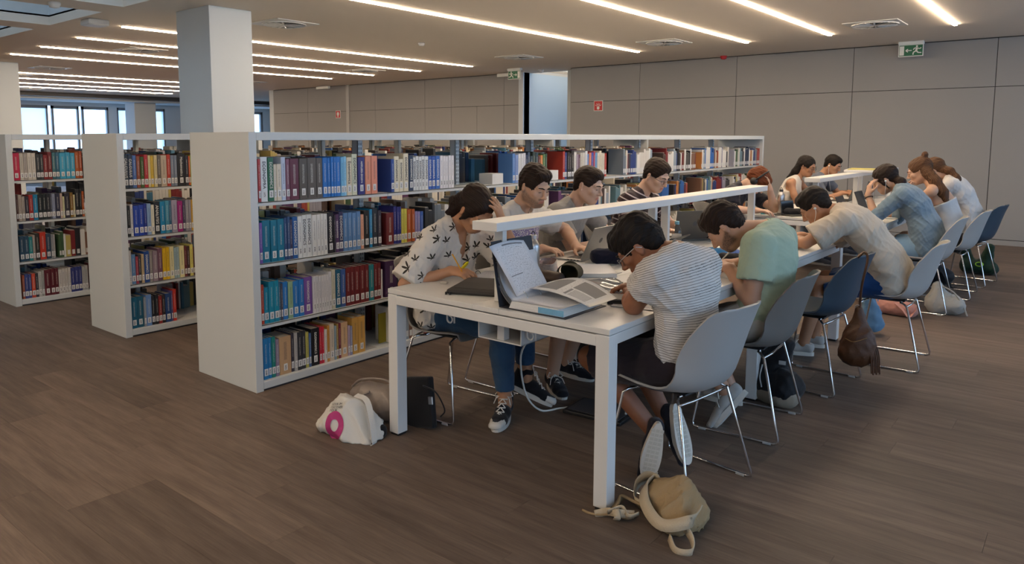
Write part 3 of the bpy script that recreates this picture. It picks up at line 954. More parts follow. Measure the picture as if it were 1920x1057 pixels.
def fill(x, y0, y1, z, sgn, dens, r, far):
    """a run of books whose spines look along sgn*X, joined into the rows"""
    y = y0
    pal = ['dcdad4', 'd2ccc0', 'cfc4a8', 'c8b890', '2c2a2e', '3a3a40', '24344c', '2b3f78', '2f63a8', '3f6f8a', '5f7f88', '6a2024', '7a2a2c', 'a04a40', 'b87a44', 'e0dcd4', 'd8d4cc', 'c9c4ba',
           'b9a860', '8f9aa4', '6f7a84', '54504c', '4a3a34', '7a5a48', '3f5a3c', '5a3a60', '9a9aa8', 'e0dcd4', '1c1c20', '303438']
    cur = r.choice(pal)
    while y < y1 - .03:
        if r.random() > dens:
            y += r.uniform(.08, .2)
            continue
        w = r.uniform(.018, .048)
        if r.random() < .55:
            cur = r.choice(pal)
        h = r.uniform(.19, .265)
        d = r.uniform(.15, .2)
        c = srgb('#' + cur)
        a, b = (x - d, x) if sgn > 0 else (x, x + d)
        row_v.box(a, b, y, y + w - .0015, z, z + h - .004)
        row_c.append((c, 8))
        row_v.box(a + .004, b - .004, y + .003, y + w - .0045, z + h - .0042, z + h)       # page tops
        row_c.append(((.5, .46, .4, 1), 8))
        lw = min(.024, w - .005)
        e = x + sgn * .0007
        row_v.add([(e, y + w / 2 - lw / 2, z + .02), (e, y + w / 2 + lw / 2, z + .02), (e, y + w / 2 + lw / 2, z + .062), (e, y + w / 2 - lw / 2, z + .062)],
                  [(0, 1, 2, 3) if sgn > 0 else (3, 2, 1, 0)])
        row_c.append(((.66, .66, .64, 1), 4))
        y += w


for ci, (x0, x1, y0, y1) in CASES.items():
    r = empty('bookcase', ((x0 + x1) / 2, y0, 0), 0, CLAB[ci], 'bookcase', 'white bookcases')
    X0, X1, LEN = x0 - (x0 + x1) / 2, x1 - (x0 + x1) / 2, y1 - y0
    MB().rbox(X0, X1, 0, .05, 0, 1.518, .003).build('end_panel', M_SHELF, r)
    MB().rbox(X0, X1, LEN - .05, LEN, 0, 1.518, .003).build('end_panel', M_SHELF, r)
    MB().rbox(X0, X1, .05, LEN - .05, 1.47, 1.518, .003).build('top_board', M_SHELF, r)
    MB().rbox(X0, X1, .05, LEN - .05, .012, .056, .003).build('bottom_board', M_SHELF, r)
    MB().box(X0 + .01, X1 - .01, .01, LEN - .01, 0, .012).build('plinth', M_DGREY, r)
    nbay = max(1, round(LEN / BAY))
    bl = (LEN - .1) / nbay
    for k in range(1, nbay):
        yy = .05 + bl * k
        u = MB().box(-.03, -.026, yy - .022, yy + .022, .056, 1.47).box(.026, .03, yy - .022, yy + .022, .056, 1.47).box(-.03, .03, yy - .022, yy - .018, .056, 1.47)
        u = u.build('upright', M_SHELF, r)
        if ci == 1:
            sl = MB()
            for q in range(44):
                zz = .1 + q * .031
                for sy in (-.009, .009):
                    sl.box(.0295, .0304, yy + sy - .003, yy + sy + .003, zz, zz + .018)
            sl.build('slots', M_DGREY, u)['kind'] = 'stuff'
    for k in range(nbay):
        ya, yb = .05 + bl * k + .002, .05 + bl * (k + 1) - .002
        for z in LEVELS[:3]:
            for s in (-1, 1):
                a, b = sorted((s * .035, s * (X1 - .014)))
                m = MB().box(a, b, ya, yb, z - .004, z)
                fx0, fx1 = sorted((s * (X1 - .014), s * (X1 - .017)))
                m.box(fx0, fx1, ya, yb, z - .022, z)
                m.build('shelf', M_SHELF, r)
    # rows of further books
    rr2 = random.Random(40 + ci)
    for lv, z in enumerate(LEVELS):
        for k in range(nbay):
            ya, yb = y0 + .05 + bl * k + .03, y0 + .05 + bl * (k + 1) - .03
            ind = [q for q in individual.get((ci, lv), [])]
            lo = ya
            if ind:
                mx_ = max(b for a, b in ind)
                if yb < mx_ + .02:
                    lo = None
                elif ya < mx_:
                    lo = mx_ + (.0 if lv < 2 else .02)
            if ci == 1 and lv == 3 and k == 0:
                lo = None
            if ci == 2 and lv == 3 and k == 0:
                lo = None
            if lo is not None and ci != 4:
                fill(x1 - .027, lo + .01, yb - (rr2.uniform(.0, .12) if rr2.random() < .7 else .3), z + .001, 1, .988, rr2, False)
            fill(x0 + .027, ya, yb - rr2.uniform(.02, .35), z + .001, -1, .97, rr2, True)
rows_me = row_v.mesh('book_rows', M_COVER_ROW)
att = rows_me.color_attributes.new('cover', 'FLOAT_COLOR', 'POINT')
arr = np.concatenate([np.tile(np.array(c, dtype=np.float32), (n, 1)) for c, n in row_c])
att.data.foreach_set('color', arr.ravel())
o = link('book_rows', rows_me)
tag(o, 'closely packed library books filling the remaining shelves', 'books', kind='stuff')


# bookends and label holders
def bookend(x, y, z, label):
    m = MB().rbox(-.13, 0, -.0015, .0015, 0, .17, .0012).box(-.13, 0, 0, .1, 0, .002)
    tag(m.build('bookend', M_GREYP, None, False, (x, y, z)), label, 'bookend', 'grey steel bookends')


bookend(-3.74, 3.335, LEVELS[0], 'grey steel bookend plate on top shelf before the blue economics book')
bookend(-3.74, 3.335, LEVELS[1], 'grey steel bookend on second shelf beside the maroon book')
bookend(-3.74, 3.25, LEVELS[3], 'grey steel bookend at the end of the bottom row of tan books')
for y, nm in ((4.62, 'above the woman in the leaf-print shirt'), (5.42, 'beside the bearded student'), (9.0, 'above the student with glasses')):
    m = MB().rbox(-.14, 0, 0, .14, 0, .085, .002).box(-.002, .0006, .03, .11, .02, .065)
    tag(m.build('magazine_holder', M_WHITE, None, False, (-3.75, y, LEVELS[0] + .001)), 'white card box on the top shelf ' + nm, 'box', 'white boxes on the shelf')
o = MB().rbox(0, .008, 0, .15, 0, .21, .002).build('yellow_folder', mat('yellow_card', '#8a7a14', .7), None, False, (-3.99, 3.6, LEVELS[3] + .06))
o.parent = None
o.location = (-3.80, 3.42, LEVELS[3] + .002)
tag(o, 'mustard yellow folder standing in the empty part of the bottom shelf', 'folder')
# ---------------------------------------------------------------- study tables with their shelf rails
TZ = .745
TX0, TX1 = -2.67, -1.42
M_TOPW = mat('white_table_laminate', (.68, .665, .63, 1), .38, var=.015, vscale=4)


def hook(parent, x, y, z, flip=1):
    p = []
    for k in range(13):
        a = PI + PI * 1.55 * k / 12
        p.append((x + .017 * math.cos(a) * flip, y, z - .03 + .017 * math.sin(a)))
    m = MB().tube([(x - .017 * flip, y, z + .02)] + p, .0045, 6).tube([(x + .03 * flip, y, z + .02), (x + .03 * flip, y, z - .045)], .0045, 6)
    m.build('cable_hook', M_WHITE, parent, 'all')


def table(y0, nmod, mod, label, cubbies):
    """a double-sided bench table: tops, frame, legs, centre flap and hooks"""
    r = empty('study_table', ((TX0 + TX1) / 2, y0, 0), 0, label, 'table', 'white study tables')
    w = (TX1 - TX0) / 2
    L_ = nmod * mod
    for k in range(nmod):
        a, b = k * mod + (.001 if k else 0), (k + 1) * mod - .001
        MB().rbox(-w, -.075, a, b, TZ - .024, TZ, .0025).build('table_top', M_TOPW, r)
        MB().rbox(.075, w, a, b, TZ - .024, TZ, .0025).build('table_top', M_TOPW, r)
        MB().rbox(-.075, .075, a, b, TZ - .024, TZ, .0025).build('centre_strip', M_TOPW, r)
        MB().rbox(-.05, .05, a + .55, b - .55, TZ, TZ + .003, .001).build('cable_flap', M_GREYP, r)
    zt = TZ - .03
    MB().rbox(-w + .06, w - .06, .0, .05, zt - .045, zt, .003).build('end_rail', M_WHITE, r)
    MB().rbox(-w + .06, w - .06, L_ - .05, L_, zt - .045, zt, .003).build('end_rail', M_WHITE, r)
    for s in (-1, 1):
        a, b = sorted((s * (w - .01), s * (w - .05)))
        MB().rbox(a, b, .06, L_ - .06, zt - .045, zt, .003).build('side_rail', M_WHITE, r)
        for q in range(nmod + 1):
            yy = min(max(q * mod - .033, 0), L_ - .066)
            a, b = sorted((s * w, s * (w - .062)))
            lg = MB().rbox(a, b, yy, yy + .066, .012, zt + .004, .003).build('leg', M_WHITE, r)
            MB().box(a + .006, b - .006, yy + .006, yy + .06, 0, .012).build('foot', M_BLACK, lg)
    for q in range(nmod + 1):
        yy = min(max(q * mod, .05), L_ - .05)
        MB().box(-w + .05, w - .05, yy - .02, yy + .02, zt - .04, zt - .005).build('cross_beam', M_WHITE, r)
    for k in range(nmod):                                 # open cable trough slung under the centre
        a, b = k * mod + .1, (k + 1) * mod - .1
        m = MB().rbox(-.125, .125, a, b, zt - .15, zt - .144, .002).rbox(-.125, -.119, a, b, zt - .15, zt - .045, .002).rbox(.119, .125, a, b, zt - .15, zt - .045, .002)
        m.rbox(-.02, .02, a + .01, a + .05, zt - .144, zt - .045, .003)
        m.build('cable_trough', M_WHITE, r)
    return r


TA = table(2.47, 2, 1.675, 'long white study table in front with an open binder on it', 2)
TB = table(7.2, 2, 1.675, 'long white study table at the back by the panelled wall', 2)
for yy in (.12, 1.55):
    hook(TA, -.32, yy, .645)
    hook(TA, .16, yy, .645)
for yy in (2.5, 3.2):
    hook(TA, .5, yy, .665)


def rail(y0, L_, label):
    """narrow shelf carried on posts along the middle of a table"""
    r = empty('table_rail', (-2.05, y0, TZ), 0, label, 'shelf rail', 'shelf rails on the tables')
    MB().rbox(-.07, .07, 0, L_, .335, .375, .003).build('rail_board', M_WHITE, r)
    for yy in (.1, L_ / 2 - .11, L_ / 2 + .06, L_ - .16):
        MB().rbox(-.024, .024, yy, yy + .03, 0.004, .335, .002).build('post', M_WHITE, r)
    return r


rail(2.47, 3.35, 'white raised shelf rail along the front study table')
rail(7.2, 3.35, 'white raised shelf rail along the back study table')

# ---------------------------------------------------------------- shell chairs on chrome sled bases
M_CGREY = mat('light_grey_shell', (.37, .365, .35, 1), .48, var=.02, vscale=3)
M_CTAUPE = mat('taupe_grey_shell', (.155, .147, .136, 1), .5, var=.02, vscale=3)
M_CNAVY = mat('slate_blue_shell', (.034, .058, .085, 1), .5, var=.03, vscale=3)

PROF = [(-.225, .425, .36), (-.215, .442, .40), (-.17, .447, .44), (-.08, .440, .465), (.02, .432, .47), (.10, .436, .468), (.155, .455, .462),
        (.19, .495, .455), (.212, .55, .455), (.232, .62, .45), (.255, .70, .435), (.274, .76, .41), (.285, .79, .385), (.292, .807, .355), (.297, .817, .315), (.300, .823, .25)]


def shell_mesh(m):
    """seat and back in one curved shell; front of the chair looks along -X"""
    n = len(PROF)

    def fn(u, v):
        t = v * (n - 1)
        i = min(int(t), n - 2)
        f = t - i
        a, b = PROF[i], PROF[i + 1]
        x, z, w = (a[k] + (b[k] - a[k]) * f for k in range(3))
        q = (u - .5) * 2
        up = abs(q) ** 2.6
        back = min(max((v - .45) / .2, 0), 1)
        seat = 1 - back
        bul = math.exp(-((v - .50) / .17) ** 2)
        x2 = x - up * (.05 * back * (1.1 - .5 * max(0, v - .8) / .2) + .075 * bul)
        z2 = z + up * (.028 * seat + .045 * bul) - up * .02 * (1 if v < .05 else 0)
        return (x2, q * w / 2, z2)
    return MB().grid(fn, 17, 30, 0, .009).mesh('shell', m, True)


def sled_mesh():
    m = MB()
    r = .0065
    for s in (-1, 1):
        pts = [(.06, s * .12, .418), (.085, s * .165, .418), (.105, s * .185, .405), (.20, s * .243, .03), (.197, s * .2455, .012), (.18, s * .246, .0075),
               (-.20, s * .246, .0075), (-.217, s * .2455, .012), (-.222, s * .243, .03), (-.165, s * .195, .40), (-.15, s * .18, .415), (-.13, s * .12, .42)]
        m.tube(pts, r, 8)
    m.tube([(.06, -.125, .418), (.06, .125, .418)], r, 8).tube([(-.13, -.125, .42), (-.13, .125, .42)], r, 8)
    m.tube([(.105, -.185, .408), (.12, -.1, .413), (.12, .1, .413), (.105, .185, .408)], r * .9, 8)
    return m.mesh('sled_base', M_CHROME, 'all')


SH = {k: shell_mesh(m) for k, m in (('grey', M_CGREY), ('taupe', M_CTAUPE), ('navy', M_CNAVY))}
SLED = sled_mesh()
GLIDE = MB().rbox(-.02, .02, -.009, .009, 0, .012, .003).mesh('glide', M_GREYP)
M_MOUNT = M_BLACK
MOUNT = MB().rbox(-.15, .08, -.1, .1, .418, .428, .003).mesh('seat_mount', M_MOUNT)


def chair(x, y, rz, kind, label):
    """rz = 0 looks along -X"""
    r = empty('shell_chair', (x, y, 0), rz, label, 'chair', 'shell chairs at the study tables')
    link('shell', SH[kind], r)
    link('sled_base', SLED, r)
    link('seat_mount', MOUNT, r)
    for sx in (-.17, .15):
        for sy in (-.246, .246):
            link('glide', GLIDE, r, (sx, sy, 0))
    return r


# right side of the front table, then of the back table (backs towards the aisle)
chair(-1.325, 2.93, math.radians(-8), 'grey', 'light grey shell chair under the student in the striped white T-shirt')
chair(-1.335, 3.80, math.radians(4), 'taupe', 'taupe grey shell chair under the student in the mint green T-shirt')
chair(-1.28, 4.70, math.radians(-3), 'navy', 'empty slate blue shell chair with a brown leather bag on its back')
chair(-1.02, 5.52, math.radians(2), 'grey', 'light grey shell chair under the student in the beige shirt')
chair(-1.14, 7.42, math.radians(2), 'grey', 'light grey shell chair under the woman in the denim shirt')
chair(-1.06, 8.25, math.radians(0), 'grey', 'light grey shell chair under the woman with a hair bun')
chair(-1.00, 9.05, math.radians(-6), 'navy', 'slate blue shell chair under the person in white, nearest the wall')
# left side (backs towards the bookcase)
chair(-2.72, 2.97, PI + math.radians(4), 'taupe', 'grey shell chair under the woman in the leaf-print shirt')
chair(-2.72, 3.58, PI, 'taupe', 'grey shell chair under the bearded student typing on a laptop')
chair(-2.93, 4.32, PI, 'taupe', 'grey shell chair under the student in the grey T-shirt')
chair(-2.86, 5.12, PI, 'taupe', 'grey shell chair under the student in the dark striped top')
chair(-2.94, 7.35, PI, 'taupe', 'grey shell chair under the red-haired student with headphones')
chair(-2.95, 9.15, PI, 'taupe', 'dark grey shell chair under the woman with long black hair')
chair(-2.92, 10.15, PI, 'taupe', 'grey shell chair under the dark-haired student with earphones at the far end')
# ---------------------------------------------------------------- figures: smooth implicit bodies turned into one mesh
def A(*v):
    return np.array(v, dtype=np.float64)


def nrm(v):
    v = np.asarray(v, dtype=np.float64)
    return v / (np.linalg.norm(v) + 1e-12)


class Sdf:
    def __init__(s):
        s.p = []

    def cone(s, a, b, ra, rb, k=.02, lat=None, st=1., cut=None):
        s.p.append(('c', A(*a), A(*b), ra, rb, k, None if lat is None else nrm(lat), st, cut))
        return s

    def chain(s, pts, rs, k=.02, lat=None, st=1., cut=None):
        for i in range(len(pts) - 1):
            s.cone(pts[i], pts[i + 1], rs[i], rs[i + 1], k, lat, st, cut if i == len(pts) - 2 else None)
        return s

    def ell(s, c, R, r, k=.02):
        s.p.append(('e', A(*c), np.asarray(R, float), A(*r), k))
        return s

    def sub(s, c, R, r, k=.01):
        s.p.append(('s', A(*c), np.asarray(R, float), A(*r), k))
        return s

    def subcone(s, a, b, ra, rb, k=.01):
        s.p.append(('t', A(*a), A(*b), ra, rb, k, None, 1., None))
        return s

    def plane(s, pt, n, k=.004):
        s.p.append(('p', A(*pt), nrm(n), k))
        return s

    def bounds(s):
        lo, hi = np.full(3, 1e9), np.full(3, -1e9)
        for q in s.p:
            if q[0] == 'c':
                r = max(q[3], q[4]) * max(1, q[7])
                lo = np.minimum(lo, np.minimum(q[1], q[2]) - r)
                hi = np.maximum(hi, np.maximum(q[1], q[2]) + r)
            elif q[0] == 'e':
                r = max(q[3])
                lo, hi = np.minimum(lo, q[1] - r), np.maximum(hi, q[1] + r)
        return lo - .03, hi + .03

    def ev(s, P, margin, blk=1):
        D = np.full(len(P), 1.0, np.float32)
        if blk > 1:
            Q = P.reshape(-1, blk, 3)
            Qc = (Q[:, 0] + Q[:, -1]) / 2
            hs = np.abs(Q[0, -1] - Q[0, 0]) / 2
            ar = np.arange(blk)
        for q in s.p:
            t = q[0]
            if t == 'p':
                di = (P - q[1]) @ q[2]
                D = np.maximum(D, di)
                continue
            if t in 'ct':
                r = max(q[3], q[4]) * max(1, q[7]) + q[5] + margin
                lo, hi = np.minimum(q[1], q[2]) - r, np.maximum(q[1], q[2]) + r
            else:
                r = max(q[3]) + q[4] + margin
                lo, hi = q[1] - r, q[1] + r
            if blk > 1:
                l2, h2 = (lo - hs).astype(np.float32), (hi + hs).astype(np.float32)
                Ic = np.nonzero((Qc[:, 0] > l2[0]) & (Qc[:, 0] < h2[0]) & (Qc[:, 1] > l2[1]) & (Qc[:, 1] < h2[1]) & (Qc[:, 2] > l2[2]) & (Qc[:, 2] < h2[2]))[0]
                I = (Ic[:, None] * blk + ar).ravel()
            else:
                I = np.nonzero((P[:, 0] > lo[0]) & (P[:, 0] < hi[0]) & (P[:, 1] > lo[1]) & (P[:, 1] < hi[1]) & (P[:, 2] > lo[2]) & (P[:, 2] < hi[2]))[0]
            if not len(I):
                continue
            X = P[I]
            q = tuple(v.astype(np.float32) if isinstance(v, np.ndarray) else v for v in q)
            if t in 'ct':
                _, a, b, ra, rb, k, lat, st, cut = q
                ba = b - a
                w = X - a
                tt = np.clip(w @ ba / (ba @ ba + 1e-12), 0, 1)
                d = w - tt[:, None] * ba
                d2 = (d * d).sum(1)
                if lat is not None:
                    dl = d @ lat
                    d2 = d2 - dl * dl * (1 - 1 / (st * st))
                di = np.sqrt(np.maximum(d2, 0)) - (ra + (rb - ra) * tt)
                if cut is not None:
                    di = np.maximum(di, (X - cut[0].astype(np.float32)) @ cut[1].astype(np.float32))
            else:
                _, c, R, rr, k = q
                l = (X - c) @ R.T
                k0 = np.sqrt(((l / rr) ** 2).sum(1)) + 1e-9
                k1 = np.sqrt(((l / (rr * rr)) ** 2).sum(1)) + 1e-9
                di = k0 * (k0 - 1) / k1
            O = D[I]
            if t in 'ce':
                h = np.clip(.5 + .5 * (O - di) / k, 0, 1)
                D[I] = O * (1 - h) + di * h - k * h * (1 - h)
            else:
                h = np.clip(.5 - .5 * (O + di) / k, 0, 1)
                D[I] = O * (1 - h) - di * h + k * h * (1 - h)
        return D


def isosurface(sdf, res, disp=None):
    lo, hi = sdf.bounds()
    cs = 4
    nc = np.ceil((hi - lo) / (res * cs)).astype(int) + 1
    C = np.stack(np.meshgrid(*[lo[i] + (np.arange(nc[i]) * cs + cs / 2) * res for i in range(3)], indexing='ij'), -1).reshape(-1, 3)
    m = res * cs * 1.15 + .016
    Dc = sdf.ev(C.astype(np.float32), m)
    band = np.abs(Dc) < m * .95
    nf = nc * cs
    D = np.where(Dc < 0, -1., 1.).reshape(nc).astype(np.float32)
    D = np.repeat(np.repeat(np.repeat(D, cs, 0), cs, 1), cs, 2)
    bi = np.stack(np.unravel_index(np.nonzero(band)[0], nc), -1)
    off = np.stack(np.meshgrid(*[np.arange(cs)] * 3, indexing='ij'), -1).reshape(-1, 3)
    F = (bi[:, None, :] * cs + off[None]).reshape(-1, 3)
    P = lo + (F + .5) * res
    P = P.astype(np.float32)
    v = sdf.ev(P, .012, cs ** 3)
    if disp is not None:
        v = v + disp(P)
    D[F[:, 0], F[:, 1], F[:, 2]] = v
    ins = D < 0
    n0, n1, n2 = D.shape
    cnt = np.zeros((n0 - 1, n1 - 1, n2 - 1), np.int8)
    for a in (0, 1):
        for b in (0, 1):
            for c in (0, 1):
                cnt += ins[a:n0 - 1 + a, b:n1 - 1 + b, c:n2 - 1 + c]
    act = (cnt > 0) & (cnt < 8)
    cell = np.stack(np.nonzero(act), -1)
    idx = np.full(act.shape, -1, np.int32)
    idx[act] = np.arange(len(cell))
    acc = np.zeros((len(cell), 3))
    num = np.zeros(len(cell))
    for ax in range(3):
        for o1 in (0, 1):
            for o2 in (0, 1):
                o = [0, 0, 0]
                oth = [i for i in range(3) if i != ax]
                o[oth[0]], o[oth[1]] = o1, o2
                p = cell + o
                e = np.zeros(3, int)
                e[ax] = 1
                q = p + e
                d0, d1 = D[p[:, 0], p[:, 1], p[:, 2]], D[q[:, 0], q[:, 1], q[:, 2]]
                k = (d0 < 0) != (d1 < 0)
                t = np.where(k, d0 / np.where(k, d0 - d1, 1), 0)
                acc[k] += (p + t[:, None] * e)[k]
                num[k] += 1
    V = lo + (acc / num[:, None] + .5) * res
    faces = []
    for ax in range(3):
        oth = [i for i in range(3) if i != ax]
        s0 = [slice(None)] * 3
        s1 = [slice(None)] * 3
        s0[ax], s1[ax] = slice(0, -1), slice(1, None)
        a, b = ins[tuple(s0)], ins[tuple(s1)]
        E = np.stack(np.nonzero(a != b), -1)
        ok = np.ones(len(E), bool)
        for o in oth:
            ok &= (E[:, o] > 0) & (E[:, o] < D.shape[o] - 1)
        E = E[ok]
        flip = a[E[:, 0], E[:, 1], E[:, 2]]
        u, w = oth
        du, dw = np.zeros(3, int), np.zeros(3, int)
        du[u], dw[w] = 1, 1
        g = lambda p: idx[p[:, 0], p[:, 1], p[:, 2]]
        q = np.stack([g(E - du - dw), g(E - dw), g(E), g(E - du)], -1)
        if ax == 1:
            flip = ~flip
        q[~flip] = q[~flip][:, ::-1]
        faces.append(q)
    Fq = np.concatenate(faces)
    Fq = Fq[(Fq >= 0).all(1)]
    # one pass of light smoothing
    nb_ = np.zeros_like(V)
    ct = np.zeros(len(V))
    for i in range(4):
        w = V[Fq[:, (i + 1) % 4]]
        for c in range(3):
            nb_[:, c] += np.bincount(Fq[:, i], w[:, c], len(V))
        ct += np.bincount(Fq[:, i], minlength=len(V))
    V = V * .55 + (nb_ / np.maximum(ct, 1)[:, None]) * .45
    return V, Fq


def np_mesh(name, V, Fq, mats, mi=None, attrs=None):
    me = bpy.data.meshes.new(name)
    n, f = len(V), len(Fq)
    me.vertices.add(n)
    me.vertices.foreach_set('co', np.asarray(V, np.float32).ravel())
    me.loops.add(f * 4)
    me.loops.foreach_set('vertex_index', Fq.astype(np.int32).ravel())
    me.polygons.add(f)
    me.polygons.foreach_set('loop_start', np.arange(0, f * 4, 4, dtype=np.int32))
    me.polygons.foreach_set('use_smooth', np.ones(f, bool))
    for m in (mats if isinstance(mats, (list, tuple)) else [mats]):
        me.materials.append(m)
    if mi is not None:
        me.polygons.foreach_set('material_index', mi.astype(np.int32))
    for k, v in (attrs or {}).items():
        a = me.attributes.new(k, 'FLOAT', 'POINT')
        a.data.foreach_set('value', np.asarray(v, np.float32))
    me.update()
    me.validate()
    return me


def ik(a, b, l1, l2, hint):
    """middle joint of a two-bone limb from a to b, bending towards hint; returns (mid, end)"""
    a, b, hint = A(*a), A(*b), A(*hint)
    d = b - a
    L_ = np.linalg.norm(d)
    if L_ > (l1 + l2) * .995:
        s = (l1 + l2) * 1.0 / L_
        l1, l2 = l1 / s * 1.003, l2 / s * 1.003            # stretch a touch rather than miss the target
    t = nrm(d)
    x = (l1 * l1 - l2 * l2 + L_ * L_) / (2 * L_)
    h = math.sqrt(max(l1 * l1 - x * x, 1e-6))
    n = hint - a
    n = nrm(n - t * (n @ t))
    return a + t * x + n * h


M_EYE = mat('eye_white', '#9c938c', .3)
FIN = [(.085, .027, (.040, .025, .019)), (.090, .009, (.045, .028, .020)), (.087, -.0105, (.041, .026, .019)), (.077, -.028, (.032, .020, .017))]


def rot(v, ax, ang):
    c, s_ = math.cos(ang), math.sin(ang)
    return v * c + np.cross(ax, v) * s_ + ax * (ax @ v) * (1 - c)


def hand(S_, W_, d, n, right, curl=.4, spread=1., thumb=0., sc=1.):
    """palm and five bent fingers rooted at the wrist; d = finger direction, n = palm normal"""
    d = nrm(d)
    n = nrm(np.asarray(n, float) - d * (np.asarray(n, float) @ d))
    l = np.cross(d, n) * (1 if right else -1)
    W_ = A(*W_)
    cs = curl if isinstance(curl, (list, tuple)) else [curl] * 4
    S_.cone(W_ - d * .01, W_ + d * .03 * sc, .026 * sc, .02 * sc, .012, l, 1.25)
    S_.cone(W_ + d * .025 * sc, W_ + d * .076 * sc, .0155 * sc, .0125 * sc, .01, l, 2.3)
    S_.cone(W_ + d * .012 * sc + l * .016 * sc, W_ + (d * .045 + l * .03 + n * .012) * sc, .014 * sc, .014 * sc, .012)
    for (kd, kl, seg), c in zip(FIN, cs):
        p = W_ + (d * kd + l * kl) * sc
        S_.cone(W_ + (d * .03 + l * kl * .55) * sc, p, .011 * sc, .0098 * sc, .008)
        dd = nrm(d + l * kl * 4 * spread)
        ax = np.cross(dd, n)
        r = .0092 * sc
        for j, (L_, an) in enumerate(zip(seg, (55, 75, 45))):
            dd = rot(dd, ax, math.radians(an * c))
            q = p + dd * L_ * sc
            S_.cone(p, q, r, r * .9, .004 if j else .006)
            p, r = q, r * .9
    p = W_ + (d * .022 + l * .024 + n * .006) * sc
    for vec, L_, r0, r1 in (((.62 + thumb * .2, .72 - thumb * .4, .30 + thumb * .5), .042, .0125, .0108), ((.82, .36 - thumb * .3, .36 + thumb * .3), .033, .0108, .0098), ((.9, .15 - thumb * .2, .35), .026, .0098, .0082)):
        q = p + nrm(d * vec[0] + l * vec[1] + n * vec[2]) * L_ * sc
        S_.cone(p, q, r0 * sc, r1 * sc, .006)
        p = q


def head_frame(look, roll=0.):
    f = nrm(look)
    u = A(0, 0, 1) - f * f[2]
    u = nrm(u) if np.linalg.norm(u) > 1e-3 else A(1, 0, 0)
    u = rot(u, f, roll)
    return np.stack([np.cross(f, u), f, u])          # rows: right, forward, up


def head_prims(S_, H, R, fem=0., jaw=1.):
    L_ = lambda s, f, u: H + s * R[0] + f * R[1] + u * R[2]
    S_.ell(L_(0, -.012, .035), R, (.0755, .096, .083), .02)
    S_.ell(L_(0, .022, -.035), R, (.062 - .004 * fem, .072, .082), .03)
    S_.ell(L_(0, .058, -.088), R, (.034 * jaw - .004 * fem, .030, .026), .03)
    for s in (-1, 1):
        S_.cone(L_(s * .058 * jaw, -.005, -.055), L_(s * .028 * jaw, .06, -.096), .018, .016, .03)
        S_.ell(L_(s * .043, .066, -.022), R, (.024, .020, .020), .02)       # cheekbone
        S_.cone(L_(s * .012, .090, .022), L_(s * .046, .076, .024), .010, .009, .014)   # brow
    S_.cone(L_(0, .088, .018), L_(0, .112, -.028), .0085, .0105, .01)       # nose bridge
    S_.ell(L_(0, .113, -.031), R, (.0125, .0125, .0105), .006)
    for s in (-1, 1):
        S_.ell(L_(s * .012, .102, -.036), R, (.0075, .010, .0075), .006)
        S_.sub(L_(s * .031, .104, .002), R, (.0165, .018, .0115), .012)     # eye socket
        S_.ell(L_(s * .031, .0780, .0052), R, (.0150, .0138, .0098), .003)    # lids
        S_.ell(L_(s * .031, .0768, -.0078), R, (.0138, .0125, .0058), .003)
    S_.cone(L_(-.017, .090, -.0595), L_(.017, .090, -.0595), .0075, .0075, .006)
    S_.cone(L_(-.014, .089, -.0685), L_(.014, .089, -.0685), .0080, .0080, .005)
    S_.ell(L_(0, .091, -.0595), R, (.010, .0085, .006), .006)
    for s in (-1, 1):                                                       # ears
        t = nrm(R[0] * s * .9 - R[1] * .42)
        RE = np.stack([t, nrm(R[1] * .93 + R[0] * s * .36), R[2]])
        c = L_(s * .0775, -.012, -.006)
        S_.ell(c, RE, (.0085, .019, .031), .006)
        S_.sub(c + t * .009 + R[1] * .004, RE, (.0055, .011, .019), .004)
        S_.ell(c - R[2] * .022 + R[1] * .004, RE, (.0075, .010, .011), .006)


SKIN_M = {}


def skin(name, col):
    if name not in SKIN_M:
        m = mat('skin_' + name, col, .5, var=.07, vscale=22, bump=.04, bscale=220)
        b = m.node_tree.nodes['Principled BSDF']
        b.inputs['Subsurface Weight'].default_value = .08
        b.inputs['Subsurface Radius'].default_value = (.012, .005, .003)
        c = srgb(col) if isinstance(col, str) else col
        lip = mat('lips_' + name, (min(1, c[0] * .86), c[1] * .58, c[2] * .60, 1), .45)
        SKIN_M[name] = (m, lip)
    return SKIN_M[name]


def hair_mat(name, c0, c1):
    m = bpy.data.materials.new(name)
    m.use_nodes = True
    nt = m.node_tree
    N, L = nt.nodes, nt.links
    b = N['Principled BSDF']
    b.inputs['Roughness'].default_value = .55
    b.inputs['Specular IOR Level'].default_value = .18
    at = N.new('ShaderNodeAttribute'); at.attribute_name = 'strand'
    n = N.new('ShaderNodeTexNoise'); n.noise_dimensions = '1D'
    n.inputs['Scale'].default_value = 1
    n.inputs['Detail'].default_value = 3
    L.new(at.outputs['Fac'], n.inputs['W'])
    mx = N.new('ShaderNodeMix'); mx.data_type = 'RGBA'
    mx.inputs[6].default_value = srgb(c0); mx.inputs[7].default_value = srgb(c1)
    mr = N.new('ShaderNodeMapRange'); mr.inputs['From Min'].default_value = .32; mr.inputs['From Max'].default_value = .68
    L.new(n.outputs['Fac'], mr.inputs['Value'])
    L.new(mr.outputs[0], mx.inputs[0]); L.new(mx.outputs[2], b.inputs['Base Color'])
    bp = N.new('ShaderNodeBump'); bp.inputs['Strength'].default_value = .7; bp.inputs['Distance'].default_value = .003
    L.new(n.outputs['Fac'], bp.inputs['Height']); L.new(bp.outputs[0], b.inputs['Normal'])
    return m


